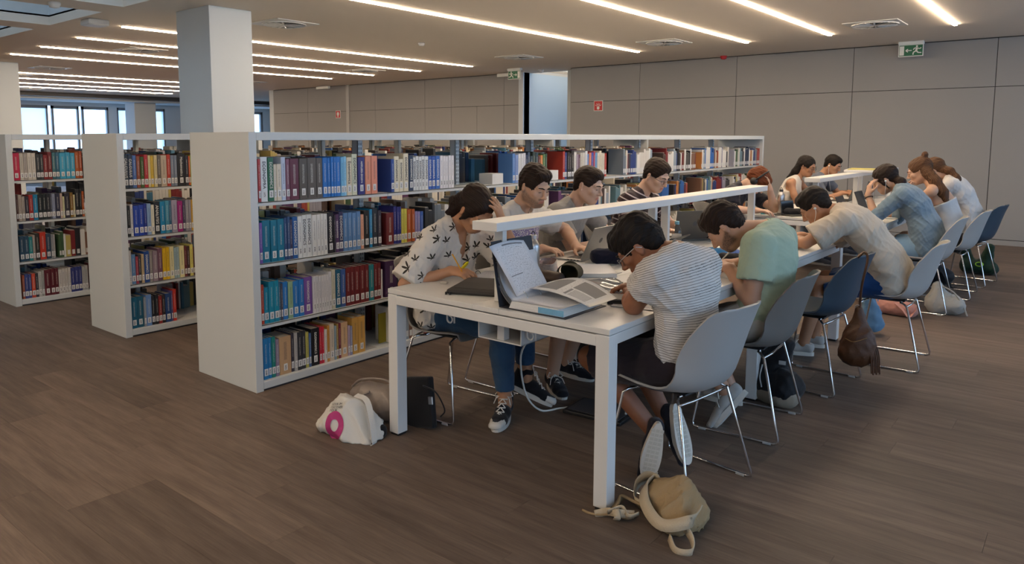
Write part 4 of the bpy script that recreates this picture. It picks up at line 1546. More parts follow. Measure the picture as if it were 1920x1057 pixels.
def cloth(name, c, rough=.85, stripe=None, **kw):
    """woven cloth; stripe = (colour, pitch, width fraction) runs round the body by the 'along' attribute"""
    m = mat('cloth_' + name, c, rough, var=kw.get('var', .06), vscale=14, bump=kw.get('bump', .25), bscale=kw.get('bscale', 420), spec=.2, sheen=.15)
    if stripe:
        nt = m.node_tree
        N, L = nt.nodes, nt.links
        b = N['Principled BSDF']
        src = b.inputs['Base Color'].links[0].from_socket
        at = N.new('ShaderNodeAttribute'); at.attribute_name = 'along'
        d = N.new('ShaderNodeMath'); d.operation = 'DIVIDE'; d.inputs[1].default_value = stripe[1]; L.new(at.outputs['Fac'], d.inputs[0])
        f = N.new('ShaderNodeMath'); f.operation = 'FRACT'; L.new(d.outputs[0], f.inputs[0])
        g = N.new('ShaderNodeMath'); g.operation = 'LESS_THAN'; g.inputs[1].default_value = stripe[2]; L.new(f.outputs[0], g.inputs[0])
        mx = N.new('ShaderNodeMix'); mx.data_type = 'RGBA'
        L.new(g.outputs[0], mx.inputs[0]); L.new(src, mx.inputs[6]); mx.inputs[7].default_value = srgb(stripe[0])
        L.new(mx.outputs[2], b.inputs['Base Color'])
    return m


def folds(seed, amp, sc=1.):
    """crumpled cloth: broad soft swags and sharper creases, warped"""
    r = np.random.RandomState(seed)
    W1 = r.normal(size=(3, 3)) * A(1, 1, .7) * 24 * sc
    W2 = r.normal(size=(4, 3)) * A(1, 1, .8) * 44 * sc
    ph = r.uniform(0, 6.28, 8)

    def f(P):
        w = P + .022 * np.sin(P[:, [1, 2, 0]] * 15 + seed) + .012 * np.sin(P[:, [2, 0, 1]] * 33 + 2 * seed)
        v = sum(np.sin(w @ a + b) for a, b in zip(W1, ph)) / 3 * .9
        for a, b in zip(W2, ph[3:]):
            q = np.sin(w @ a + b)
            v = v + (1 - np.abs(q)) ** 3 * -.55 + .12
        return (amp * v).astype(np.float32)
    return f


def sm_bez(a, c, b, n):
    t = np.linspace(0, 1, n)[:, None]
    return (1 - t) ** 2 * a + 2 * t * (1 - t) * c + t * t * b


def shoe(parent, ank, toe, up, right, o0, style):
    """low or high canvas shoe: upper, sole, toe cap, laces; ank = ankle joint, toe = unit direction, up = shoe's own up"""
    f = nrm(toe)
    u = nrm(np.asarray(up, float) - f * (np.asarray(up, float) @ f))
    s = np.cross(f, u)
    base = A(*ank) - u * .085                         # on the sole's underside below the ankle
    ln = style.get('len', .27)
    L_ = lambda a, b, c: base + s * a + f * b + u * c
    S_ = Sdf()
    hi = style.get('high', False)
    S_.cone(L_(0, -.035, .05), L_(0, .05, .05), .034, .036, .02, s, 1.0)
    S_.cone(L_(0, .05, .052), L_(.0, .13, .035), .036, .030, .02, s, 1.15)
    S_.cone(L_(0, .12, .032), L_(.004 * (1 if right else -1), ln - .085, .028), .030, .026, .02, s, 1.4)
    S_.cone(L_(0, -.03, .07), L_(0, -.015, .135 if hi else .088), .038, .046 if hi else .038, .015, s, .92)
    S_.plane(L_(0, 0, .018), -u)
    S_.plane(L_(0, 0, .14 if hi else .09), u + f * -.12)
    S_.subcone(L_(0, -.015, .125 if hi else .10), L_(0, -.015, .2), .03, .034, .004)
    V, Fq = isosurface(S_, style.get('res', .0055))
    loc = (V - base) @ np.stack([s, f, u]).T
    fc = loc[Fq].mean(1)
    mi = np.where((fc[:, 1] > ln - .125) & (fc[:, 2] < .052), 1, 0) if style.get('cap') else np.zeros(len(Fq), int)
    up_ = link('shoe_upper', np_mesh('shoe_upper', V - o0, Fq, [style['upper'], style['sole']], mi), parent)
    tag(up_, style.get('label'))
    pts = []
    for k in range(28):
        a = 2 * PI * k / 28
        y = -.07 + ln / 2 + math.cos(a) * ln / 2
        t = (y + .07) / ln
        w = .031 + .014 * math.sin(min(1, t * 1.05) * PI * .62) ** 2
        w *= (1 if .12 < t < .88 else .98)
        pts.append((math.sin(a) * w * (abs(math.sin(a)) ** -.25 if abs(math.sin(a)) > .05 else 1), y))
    m = MB()
    m.prism(pts, 0, .026)
    m.xf(Matrix.Translation(Vector(base - o0)) @ frame((0, 0, 0), s, f, u))
    sole = m.build('sole', style['sole'], up_)
    if style.get('tread'):
        tm = MB()
        for q in range(11):
            for k in range(3):
                y = -.035 + q * .0195
                x = (k - 1) * .019
                tm.box(x - .0075, x + .0075, y - .007, y + .007, -.0015, .001)
        tm.xf(Matrix.Translation(Vector(base - o0)) @ frame((0, 0, 0), s, f, u))
        tm.build('tread', style['tread'], up_)['kind'] = 'stuff'
    if style.get('laces'):
        lm = MB()
        n = 6 if hi else 4
        y0, y1 = (.015, .125) if hi else (.035, .12)
        z0 = lambda t: (.140 if hi else .095) + (.064 - (.140 if hi else .095)) * t
        for q in range(n):
            t = q / (n - 1)
            y = y0 + (y1 - y0) * t
            y2 = y0 + (y1 - y0) * min(1, t + 1 / (n - 1))
            for sg in (-1, 1):
                lm.tube([L_(sg * .022, y, z0(t) - .006) - o0, L_(0, (y + y2) / 2, z0((t + min(1, t + 1 / (n - 1))) / 2) + .006) - o0, L_(-sg * .022, y2, z0(min(1, t + 1 / (n - 1))) - .006) - o0], .003, 5)
        for sg in (-1, 1):                               # bow loops
            lp = [L_(0, y0, z0(0) + .006), L_(sg * .03, y0 - .005, z0(0) + .016), L_(sg * .048, y0 + .012, z0(0) - .004), L_(sg * .03, y0 + .018, z0(0) - .01), L_(0, y0 + .006, z0(0) + .004)]
            lm.tube([p - o0 for p in lp], .003, 5)
            lm.tube([p - o0 for p in (L_(0, y0, z0(0) + .004), L_(sg * .035, y0 + .035, z0(0) - .012), L_(sg * .045, y0 + .05, z0(0) - .04))], .0025, 5)
        lm.build('laces', style['laces'], up_, 'all')
    return up_


def glasses(parent, H, R, o0, m, t=.0013):
    L_ = lambda s, f, u: H + s * R[0] + f * R[1] + u * R[2] - o0
    g = MB()
    for s in (-1, 1):
        ring = [L_(s * .034 + .024 * math.cos(a), .106 - .006 * abs(math.cos(a)), -.004 + .018 * math.sin(a)) for a in np.linspace(0, 2 * PI, 17)[:-1]]
        g.tube(ring, t, 5, closed=True)
        g.tube([L_(s * .058, .100, .002), L_(s * .078, .06, .004), L_(s * .083, -.005, .006), L_(s * .080, -.025, -.012)], .0018, 5)
    g.tube([L_(-.010, .106, .001), L_(0, .112, .004), L_(.010, .106, .001)], .0016, 5)
    o = g.build('glasses', m, parent, 'all')
    gl = MB()
    for s in (-1, 1):
        c = [L_(s * .034 + .023 * math.cos(a), .1045, -.004 + .017 * math.sin(a)) for a in np.linspace(0, 2 * PI, 17)[:-1]]
        gl.add(c, [tuple(range(16))])
    gl.build('lens', M_PANE, o)
    return o


def earphone(parent, H, R, o0, side, drop):
    L_ = lambda s, f, u: H + s * R[0] + f * R[1] + u * R[2]
    c = L_(side * .088, -.004, -.012)
    p = [c, c + R[1] * .008 - R[2] * .03, c + A(0, 0, -.09) + R[0] * side * .004, np.asarray(drop, float)]
    pts = [sm_bez(p[0], p[1], p[2], 6), sm_bez(p[2], (p[2] + p[3]) / 2 + A(0, 0, -.03), p[3], 8)[1:]]
    m = MB().tube([q - o0 for q in np.concatenate(pts)], .0018, 5)
    m.lathe([(.001, -.009), (.008, -.005), (.0085, .003), (.004, .008), (.0005, .008)], 10)
    n = len(m.v) - 50
    m.xf(Matrix.Translation(Vector(c - o0)) @ frame((0, 0, 0), R[1], R[2], R[0] * side), n)
    m.build('earphone', M_SIGNW, parent, 'all')


def person(name_label, sp):
    """builds one figure from its joint positions; returns its root"""
    hip = A(*sp['hip'])
    fw = nrm(A(*sp['face'], 0))
    lat = A(fw[1], -fw[0], 0)                          # the figure's right-hand side
    lat_s = rot(lat, A(0, 0, 1), sp.get('twist', 0.))   # shoulder line
    lat_s = nrm(lat_s + A(0, 0, sp.get('tilt', 0.)))
    neck = A(*sp['neck'])
    o0 = A(hip[0], hip[1], 0)
    root = empty('person', o0, 0, name_label, 'person', sp.get('group', 'students at the study tables'))
    fem = sp.get('fem', 0.)
    k_ = sp.get('scale', 1.)
    ctrl = (hip + neck) / 2 - fw * sp.get('bow', .08) + A(0, 0, .04)
    spine = sm_bez(hip, ctrl, neck, 7)
    up_t = nrm(spine[6] - spine[5])
    chest_f = nrm(np.cross(A(0, 0, 0) + up_t, lat_s)) if True else fw
    if chest_f @ fw < 0:
        chest_f = -chest_f
    shc = neck - up_t * .055
    sw = sp.get('shw', .185 - .02 * fem)
    sh = {+1: shc + lat_s * sw + chest_f * .01, -1: shc - lat_s * sw + chest_f * .01}
    H = A(*sp['head'])
    R = head_frame(sp['look'], sp.get('roll', 0.))
    res = sp.get('res', .0075)
    skm, lip = sp['skin']
    # ---- limbs
    UA, FA = .285 * k_, .255 * k_
    TH, SHK = .43 * k_, .42 * k_
    el, wr = {}, {}
    for s in (1, -1):
        a = sp['arm'][s]
        wr[s] = A(*a['w'])
        el[s] = A(*a['e']) if a.get('fix') else ik(sh[s], wr[s], UA, FA, a['e'])
    kn, an, hj = {}, {}, {}
    for s in (1, -1):
        g = sp['leg'][s]
        hj[s] = hip + lat * s * .088
        an[s] = A(*g['a'])
        kn[s] = A(*g['k']) if g.get('fix') else ik(hj[s], an[s], TH, SHK, g['k'])
    # ---- body: one continuous skin
    B = Sdf()
    sk = .012
    ws = [.090, .082, .076, .082, .090, .082, .060]
    st = [1.6, 1.6, 1.6, 1.68, 1.8, 1.9, 1.7]
    if sp.get('bare'):
        B.chain(spine, [w - .008 for w in ws], .03, lat_s, 1.45 - .1 * fem)
        for s in (1, -1):
            B.cone(neck - up_t * .01, sh[s], .042, .05, .03)
            B.ell(shc + chest_f * .045 - up_t * .10 + lat_s * s * .07, np.stack([lat_s, chest_f, up_t]), (.07, .06, .07), .04)
    else:
        B.chain(spine[:6], [w - .03 for w in ws[:6]], .03, lat_s, 1.2)
        for s in (1, -1):
            B.cone(spine[5], sh[s], .05, .04, .03)
    hb = H - R[2] * .055 - R[1] * .028
    B.cone(neck - up_t * .03, neck, .06, .055 - .006 * fem, .02)
    B.cone(neck, hb, .057 - .008 * fem, .054 - .008 * fem, .025)
    if not fem:
        B.ell(hb + R[1] * .045 - R[2] * .035, np.eye(3), (.018, .018, .018), .03)
    head_prims(B, H, R, fem, sp.get('jaw', 1.))
    af = sp.get('armr', 1. - .14 * fem)
    for s in (1, -1):
        a = sp['arm'][s]
        B.cone(sh[s], sh[s] * .45 + el[s] * .55, .047 * af, .046 * af, .02)
        B.cone(sh[s] * .45 + el[s] * .55, el[s], .046 * af, .036 * af, .015)
        m1 = el[s] * .72 + wr[s] * .28
        B.chain([el[s], m1, wr[s]], [.037 * af, .041 * af, .0265 * af], .015)
        hand(B, wr[s], a.get('d', wr[s] - el[s]), a.get('n', (0, 0, -1)), s > 0, a.get('c', .35), a.get('sp', 1.), a.get('t', 0.), sp.get('hsc', 1. - .07 * fem))
        B.cone(hj[s], kn[s], .072, .05, .03)
        m2 = kn[s] * .7 + an[s] * .3 - fw * .012
        B.chain([kn[s], m2, an[s]], [.05, .05, .036], .02)
        B.cone(an[s], an[s] - A(0, 0, .03), .036, .03, .01)
    V, Fq = isosurface(B, res)
    loc = (V - H) @ R.T
    fc = loc[Fq].mean(1)
    mi = np.zeros(len(Fq), int)
    mi[(np.abs(fc[:, 0]) < .021) & (fc[:, 1] > .084) & (fc[:, 2] < -.0535) & (fc[:, 2] > -.0755) & (np.linalg.norm(fc, axis=1) < .13)] = 1
    mats = [skm, lip]
    att = None
    if sp.get('beard'):
        z, f_ = loc[:, 2], loc[:, 1]
        ss = lambda x, w: np.clip(x / w + .5, 0, 1)
        line = -.020 - .50 * f_
        bd = ss(line - z, .014) * ss(f_ + .008, .02) * ss(.100 - np.linalg.norm(loc - A(0, .03, -.045), axis=1), .012)
        bd *= 1 - ss(-.094 - z, .014) * ss(.055 - f_, .02)
        mo = ss(.026 - np.abs(loc[:, 0]), .008) * ss(-.043 - z, .006) * ss(z + .058, .006) * ss(f_ - .083, .008)
        att = {'beard': np.maximum(bd, mo)}
        mats = [sp['beard'], lip]
    body = link('body', np_mesh('body', V - o0, Fq, mats, mi, att), root)
    # eyes and brows
    L_ = lambda s, f, u: H + s * R[0] + f * R[1] + u * R[2] - o0
    for s in (-1, 1):
        e = MB()
        bm = bmesh.new()
        bmesh.ops.create_uvsphere(bm, u_segments=12, v_segments=8, radius=.0112)
        e.bm(bm)
        e.m = []
        for f in e.f:
            c = Vector((0, 0, 0))
            for i in f:
                c += Vector(e.v[i])
            c /= len(f)
            e.m.append(1 if c.normalized().z > .80 else 0)
        g = nrm(R[1] - R[2] * sp.get('gaze', .35))
        x_ = nrm(np.cross(R[2], g))
        e.xf(Matrix.Translation(Vector(L_(s * .031, .0785, .0))) @ frame((0, 0, 0), x_, np.cross(g, x_), g))
        e.build('eye', [M_EYE, M_BLACK], body, 'all')
        lash = MB().tube([L_(s * .0185, .0895, -.0012), L_(s * .025, .0925, .0008), L_(s * .031, .0932, .0012), L_(s * .038, .0912, .0004), L_(s * .0445, .0865, -.0018)], [.0009, .0014, .0016, .0015, .0009], 5)
        lash.build('eyelash', M_BLACK, body, 'all')
        b = MB().tube([L_(s * .014, .101, .0235), L_(s * .030, .0985, .0285), L_(s * .048, .0835, .0245)], [.0036, .0044, .0024], 6)
        b.build('eyebrow', sp['hairm'], body, 'all')
    # ---- trousers
    if sp.get('legs'):
        lg = sp['legs']
        T = Sdf()
        inf = lg.get('inf', .014)
        T.chain(spine[:3], [ws[0] + inf * .4, ws[1] + inf * .2, ws[2]], .03, lat, 1.45)
        tl = lg.get('hem', 1.9)                         # 1 = knee, 2 = ankle
        for s in (1, -1):
            t0 = min(tl, 1.)
            pe = hj[s] + (kn[s] - hj[s]) * t0
            dr = nrm(kn[s] - hj[s])
            T.cone(hip + lat * s * .05, hj[s] + dr * .05, .088 + inf * .5, .086 + inf * .7, .03)
            T.cone(hj[s], pe + (dr * .03 if tl <= 1 else 0), .082 + inf, (.082 + inf + (.052 + inf - .082 - inf) * t0) + lg.get('flare', 0), .03, None, 1., (pe, dr) if tl <= 1 else None)
            if tl > 1:
                q = kn[s] + (an[s] - kn[s]) * (tl - 1)
                d2 = nrm(an[s] - kn[s])
                m2 = kn[s] * .6 + q * .4 - fw * .01
                T.chain([kn[s], m2, q + d2 * .03], [.054 + inf, .052 + inf, (.040 if tl > 1.5 else .05) + inf * .8], .02, None, 1., (q, d2))
        T.plane(spine[1] + (spine[2] - spine[1]) * .6, nrm(spine[2] - spine[0]))
        V, Fq = isosurface(T, res * 1.15, folds(sp.get('seed', 1) + 5, lg.get('fold', .0035)))
        link('trousers' if tl > 1 else 'shorts', np_mesh('trousers', V - o0, Fq, lg['mat']), root)
    # ---- shirt
    t = sp['top']
    G = Sdf()
    inf = t.get('inf', .014)
    low = t.get('low', 0)
    wz = [w + inf for w in ws]
    for i in range(3):
        wz[i] += t.get('loose', .012)
    for i in range(low, 6):
        G.cone(spine[i], spine[i + 1], wz[i], wz[i + 1] - (.012 if i == 5 else 0), .03, lat_s if i > 1 else lat, st[i])
    if fem:
        for s in (1, -1):
            G.ell(shc + chest_f * .06 - up_t * .115 + lat_s * s * .075, np.stack([lat_s, chest_f, up_t]), (.068, .06, .065), .05)
    sl = t.get('sleeve', .55)
    if sl > 0:
        for s in (1, -1):
            G.cone(neck - up_t * .015, sh[s], .05 + inf * .5, .052 + inf, .035)
            up1 = min(sl, 1.)
            q = sh[s] + (el[s] - sh[s]) * up1
            d = nrm(el[s] - sh[s])
            r0, r1 = (.050 * af + inf), (.044 * af + inf + t.get('wide', .012) * (1 if sl < 1 else 0))
            G.cone(sh[s], q + d * .03, r0 + .004, r1, .025, None, 1., (q, d) if sl <= 1 else None)
            if sl > 1:
                q2 = el[s] + (wr[s] - el[s]) * (sl - 1)
                d2 = nrm(wr[s] - el[s])
                G.cone(el[s], q2 + d2 * .02, .042 * af + inf, .034 * af + inf, .02, None, 1., (q2, d2))
    else:
        for s in (1, -1):
            G.subcone(sh[s] + up_t * .02 + lat_s * s * .02, sh[s] - up_t * .04 + lat_s * s * .02, .07, .06, .01)
            if t.get('strap'):
                G.cone(spine[5] + lat_s * s * .07, neck + lat_s * s * .075 - up_t * .015, .03, .018, .01)
    hd = nrm(spine[1] - spine[0])
    G.plane(spine[0] + hd * t.get('hem', -.06), -hd)
    G.plane((0, 0, .462), (0, 0, -1))
    if sl > 0:
        nr = t.get('neck', .064 - .006 * fem)
        G.subcone(neck + nrm(hb - neck) * -.004 + chest_f * .012, neck + nrm(hb - neck) * .10 + chest_f * .02, nr, nr + .015, .006)
    elif not t.get('strap'):
        G.plane(spine[5] - up_t * t.get('drop', .02), up_t - chest_f * .15)
    if t.get('vneck'):
        G.subcone(neck + chest_f * .05, neck + chest_f * .15 - up_t * t['vneck'], .058, .016, .006)
    fo = folds(sp.get('seed', 1), t.get('fold', .004))
    V, Fq = isosurface(G, res, fo)
    al = ((V - hip) @ nrm(neck - hip))
    # arc along a bowed back
    tt = np.linspace(0, 1, 40)
    sp_ = sm_bez(hip, ctrl, neck, 40)
    ln_ = np.concatenate([[0], np.cumsum(np.linalg.norm(np.diff(sp_, axis=0), axis=1))])
    tang = np.gradient(sp_, axis=0)
    tang /= np.linalg.norm(tang, axis=1)[:, None]
    best = np.full(len(V), 1e9)
    for j in range(40):
        pr = np.abs((V - sp_[j]) @ tang[j]) + np.linalg.norm(V - sp_[j], axis=1) * .15
        kk = pr < best
        best[kk] = pr[kk]
        al[kk] = ln_[j] + ((V[kk] - sp_[j]) @ tang[j])
    for s in (1, -1):
        ba = el[s] - sh[s]
        w = V - sh[s]
        tq = (w @ ba) / (ba @ ba)
        dist = np.linalg.norm(w - np.clip(tq, 0, 1)[:, None] * ba, axis=1)
        kk = (tq > .12) & (dist < .078)
        al[kk] = .4 + tq[kk] * np.linalg.norm(ba)
    top = link(t.get('name', 'shirt'), np_mesh('shirt', V - o0, Fq, t['mat'], None, {'along': al}), root)
    if sl > 0 and not t.get('vneck'):
        nd = nrm(hb - neck)
        cc = neck + nd * .006 + chest_f * .010
        e1 = nrm(np.cross(nd, lat_s))
        e2 = np.cross(nd, e1)
        rr_ = t.get('neck', .064 - .006 * fem) + .001
        MB().tube([cc + (e1 * math.cos(a) + e2 * math.sin(a)) * rr_ - o0 for a in np.linspace(0, 2 * PI, 25)[:-1]], .0065, 6, closed=True).build('collar', t['mat'], top, 'all')
    sp['_'] = dict(sh=sh, el=el, wr=wr, H=H, R=R, neck=neck, up=up_t, cf=chest_f, lat=lat_s, spine=spine, root=root, o0=o0, an=an, kn=kn, hb=hb, top=top, body=body)
    # ---- hair
    hp = sp['hair']
    S_ = Sdf()
    lo_ = lambda p: H + p[0] * R[0] + p[1] * R[1] + p[2] * R[2]
    th = hp.get('thick', .014)
    S_.ell(lo_((0, -.015, .038)), R, (.0755 + th, .096 + th, .083 + th), .02)
    for q in hp.get('add', ()):
        S_.ell(lo_(q[0]), R, q[1], q[2] if len(q) > 2 else .02)
    S_.sub(lo_((0, .108, -.036 + hp.get('line', 0.))), R, (.084, .074, .107), .010)
    for s in (1, -1):
        S_.sub(lo_((s * .085, .012, -.045)), R, (.035, .052, .055), .012)
    if hp.get('nape', True):
        S_.plane(lo_((0, -.06, -.075 + hp.get('napez', 0.))), -R[2] + R[1] * .25)
    for q in hp.get('locks', ()):
        S_.chain([A(*p) if len(p) == 3 and q.get('world') else lo_(p) for p in q['p']], q['r'], q.get('k', .02), R[0] if q.get('flat') else None, q.get('flat', 1.))
    fr = hp.get('freq', 1.)

    def strands(P):
        l = (P - H) @ R.T
        a = np.arctan2(l[:, 0], l[:, 2] + .02)
        return hp.get('rough', .0022) * (np.sin(a * 34 * fr + l[:, 1] * 60 + 2 * np.sin(l[:, 2] * 40)) * .6 + np.sin(a * 13 + l[:, 1] * 130 * fr + l[:, 2] * 30) * .5 + np.sin(l[:, 2] * 95 + a * 9) * .4)
    fo2 = folds(sp.get('seed', 1) + 90, hp.get('clump', .0028), 2.3)
    V, Fq = isosurface(S_, max(res * .8, .0055), lambda P: strands(P) + fo2(P))
    l = (V - H) @ R.T
    a = np.arctan2(l[:, 0], l[:, 2] + .03)
    stv = a * 30 + np.sin(l[:, 1] * 25) * 3 + l[:, 1] * 12
    if hp.get('long'):
        stv = np.where(np.linalg.norm(l - A(0, -.015, .03), axis=1) > .118, V[:, 0] * 170 + V[:, 1] * 210 + np.sin(V[:, 2] * 16) * 2, stv)
    link('hair', np_mesh('hair', V - o0, Fq, sp['hairm'], None, {'strand': stv}), root)
    # ---- shoes
    for s in (1, -1):
        g = sp['leg'][s]
        if sp.get('shoes'):
            shoe(root, an[s], g.get('toe', fw), g.get('up', (0, 0, 1)), s > 0, o0, sp['shoes'])
    return root


SK_TAN = skin('tan', '#a87a5c')
SK_BROWN = skin('brown', '#8a5a40')
SK_LIGHT = skin('light', '#c29a80')
SK_PALE = skin('pale', '#cba68f')
SK_WARM = skin('warm', '#b38464')
HR_BLACK = hair_mat('black_hair', '#0b0908', '#211915')
HR_DARK = hair_mat('dark_brown_hair', '#130d0a', '#30211a')
HR_BROWN = hair_mat('brown_hair', '#2c1c12', '#6a4a32')
HR_RED = hair_mat('auburn_hair', '#3a1a0c', '#7c4222')


def bearded(name, col, bcol, amt):
    """skin that turns to short beard hair where the 'beard' attribute says"""
    m = skin(name, col)[0]
    nt = m.node_tree
    N, L = nt.nodes, nt.links
    b = N['Principled BSDF']
    src = b.inputs['Base Color'].links[0].from_socket
    at = N.new('ShaderNodeAttribute'); at.attribute_name = 'beard'
    tc = N.new('ShaderNodeTexCoord')
    n = N.new('ShaderNodeTexNoise'); n.inputs['Scale'].default_value = 260; n.inputs['Detail'].default_value = 2
    L.new(tc.outputs['Object'], n.inputs['Vector'])
    mr = N.new('ShaderNodeMapRange'); mr.inputs['From Min'].default_value = .3; mr.inputs['From Max'].default_value = .7
    mr.inputs['To Min'].default_value = amt * .6; mr.inputs['To Max'].default_value = amt
    L.new(n.outputs['Fac'], mr.inputs['Value'])
    q = N.new('ShaderNodeMath'); q.operation = 'MULTIPLY'; L.new(at.outputs['Fac'], q.inputs[0]); L.new(mr.outputs[0], q.inputs[1])
    mx = N.new('ShaderNodeMix'); mx.data_type = 'RGBA'
    L.new(q.outputs[0], mx.inputs[0]); L.new(src, mx.inputs[6]); mx.inputs[7].default_value = srgb(bcol)
    L.new(mx.outputs[2], b.inputs['Base Color'])
    return m


BEARD = bearded('light_stubble', '#c29a80', '#3a281e', .75)
BEARD_D = bearded('light_dark_beard', '#b98e74', '#1d1410', .95)
# ---------------------------------------------------------------- the students
def leaf_cloth():
    """off-white cotton with scattered dark leaf prints, projected across the cloth"""
    m = cloth('leaf_print', '#d8d2c8')
    nt = m.node_tree
    N, L = nt.nodes, nt.links
    b = N['Principled BSDF']
    src = b.inputs['Base Color'].links[0].from_socket
    tc = N.new('ShaderNodeTexCoord')
    sp = N.new('ShaderNodeSeparateXYZ'); L.new(tc.outputs['Object'], sp.inputs[0])
    def M2(op, a, c):
        n = N.new('ShaderNodeMath'); n.operation = op
        for i, q in enumerate((a, c)):
            if q is None: continue
            if isinstance(q, (int, float)): n.inputs[i].default_value = q
            else: L.new(q, n.inputs[i])
        return n.outputs[0]
    u = M2('ADD', M2('MULTIPLY', sp.outputs[0], .76), M2('MULTIPLY', sp.outputs[1], .65))
    cb = N.new('ShaderNodeCombineXYZ'); L.new(M2('MULTIPLY', u, 13.), cb.inputs[0]); L.new(M2('MULTIPLY', sp.outputs[2], 13.), cb.inputs[1])
    vo = N.new('ShaderNodeTexVoronoi'); vo.voronoi_dimensions = '2D'; vo.inputs['Scale'].default_value = 1; vo.inputs['Randomness'].default_value = .75
    L.new(cb.outputs[0], vo.inputs['Vector'])
    df = N.new('ShaderNodeVectorMath'); df.operation = 'SUBTRACT'; L.new(cb.outputs[0], df.inputs[0]); L.new(vo.outputs['Position'], df.inputs[1])
    s2 = N.new('ShaderNodeSeparateXYZ'); L.new(df.outputs[0], s2.inputs[0])
    sc = N.new('ShaderNodeSeparateColor'); L.new(vo.outputs['Color'], sc.inputs[0])
    ang = M2('ADD', M2('ARCTAN2', s2.outputs[0], s2.outputs[1]), M2('MULTIPLY', sc.outputs[0], 1.6))
    r = N.new('ShaderNodeVectorMath'); r.operation = 'LENGTH'; L.new(df.outputs[0], r.inputs[0])
    lob = M2('ADD', M2('MULTIPLY', M2('COSINE', M2('MULTIPLY', ang, 7.), None), .14), .22)
    half = M2('MULTIPLY', M2('ADD', M2('COSINE', ang, None), .75), .75)          # leaves fan to one side
    fan = M2('MINIMUM', half, 1.)
    lim = M2('MULTIPLY', lob, fan)
    small = M2('MULTIPLY', lim, M2('ADD', M2('MULTIPLY', sc.outputs[1], .5), .95))
    mask = M2('LESS_THAN', r.outputs['Value'], small)
    mx = N.new('ShaderNodeMix'); mx.data_type = 'RGBA'
    L.new(mask, mx.inputs[0]); L.new(src, mx.inputs[6]); mx.inputs[7].default_value = srgb('#39332c')
    L.new(mx.outputs[2], b.inputs['Base Color'])
    return m


def chest_print(name, base, col, x0, x1, y0, y1, z0, z1):
    """plain tee with a speckled block print on the chest (box in the figure's own space)"""
    m = cloth(name, base)
    nt = m.node_tree
    N, L = nt.nodes, nt.links
    b = N['Principled BSDF']
    src = b.inputs['Base Color'].links[0].from_socket
    tc = N.new('ShaderNodeTexCoord')
    sp = N.new('ShaderNodeSeparateXYZ'); L.new(tc.outputs['Object'], sp.inputs[0])
    n = N.new('ShaderNodeTexNoise'); n.inputs['Scale'].default_value = 140; L.new(tc.outputs['Object'], n.inputs['Vector'])
    g = N.new('ShaderNodeMath'); g.operation = 'GREATER_THAN'; g.inputs[1].default_value = .45; L.new(n.outputs['Fac'], g.inputs[0])
    cur = g.outputs[0]
    for i, (lo, hi) in enumerate(((x0, x1), (y0, y1), (z0, z1))):
        c = N.new('ShaderNodeMath'); c.operation = 'COMPARE'; c.inputs[1].default_value = (lo + hi) / 2; c.inputs[2].default_value = (hi - lo) / 2
        L.new(sp.outputs[i], c.inputs[0])
        q = N.new('ShaderNodeMath'); q.operation = 'MULTIPLY'; L.new(cur, q.inputs[0]); L.new(c.outputs[0], q.inputs[1]); cur = q.outputs[0]
    mx = N.new('ShaderNodeMix'); mx.data_type = 'RGBA'
    L.new(cur, mx.inputs[0]); L.new(src, mx.inputs[6]); mx.inputs[7].default_value = srgb(col)
    L.new(mx.outputs[2], b.inputs['Base Color'])
    return m


M_JEANS = cloth('blue_jeans', '#2c4a68', var=.18)
M_DARKTR = cloth('dark_trousers', '#24242a')
M_RUBBER = mat('white_rubber', '#c9c4ba', .6, var=.06)
M_LACE = mat('white_laces', '#d6d2ca', .8)
M_CANVAS = cloth('black_canvas', '#17161a')
ST_CONV = dict(upper=M_CANVAS, sole=M_RUBBER, cap=True, laces=M_LACE, high=True, res=.004)
ST_DARK = dict(upper=cloth('dark_canvas', '#1a1b22'), sole=M_RUBBER, laces=M_LACE)
ST_SLIP = dict(upper=cloth('navy_canvas', '#1c1c26'), sole=M_RUBBER, tread=mat('tread_rubber', '#bbb6aa', .8))
ST_WHITE = dict(upper=cloth('white_sneaker', '#aeaba6'), sole=M_RUBBER, laces=M_LACE)
ST_PLAIN = dict(upper=cloth('grey_sneaker', '#55565c'), sole=M_RUBBER)
SHORT = dict(thick=.009, add=[((0, .045, .088), (.058, .045, .034)), ((0, -.02, .088), (.066, .075, .045)), ((0, -.058, -.022), (.064, .045, .056))])
QUIFF = dict(thick=.010, add=[((0, .055, .096), (.058, .042, .034)), ((0, -.02, .094), (.068, .078, .046)), ((.025, .066, .094), (.03, .03, .026)), ((0, -.058, -.022), (.064, .045, .056))], rough=.003)
NEAT = dict(thick=.007, add=[((0, .05, .086), (.056, .038, .028)), ((0, 0, .092), (.062, .074, .034)), ((0, -.058, -.022), (.064, .045, .056))], rough=.0014)
TOUSLED = dict(thick=.015, add=[((0, .055, .082), (.066, .048, .044)), ((0, -.03, .098), (.074, .078, .046)), ((0, .075, .062), (.05, .03, .03)), ((0, -.082, .02), (.066, .04, .066))], rough=.004, freq=.8, line=-.008)

PP = {}
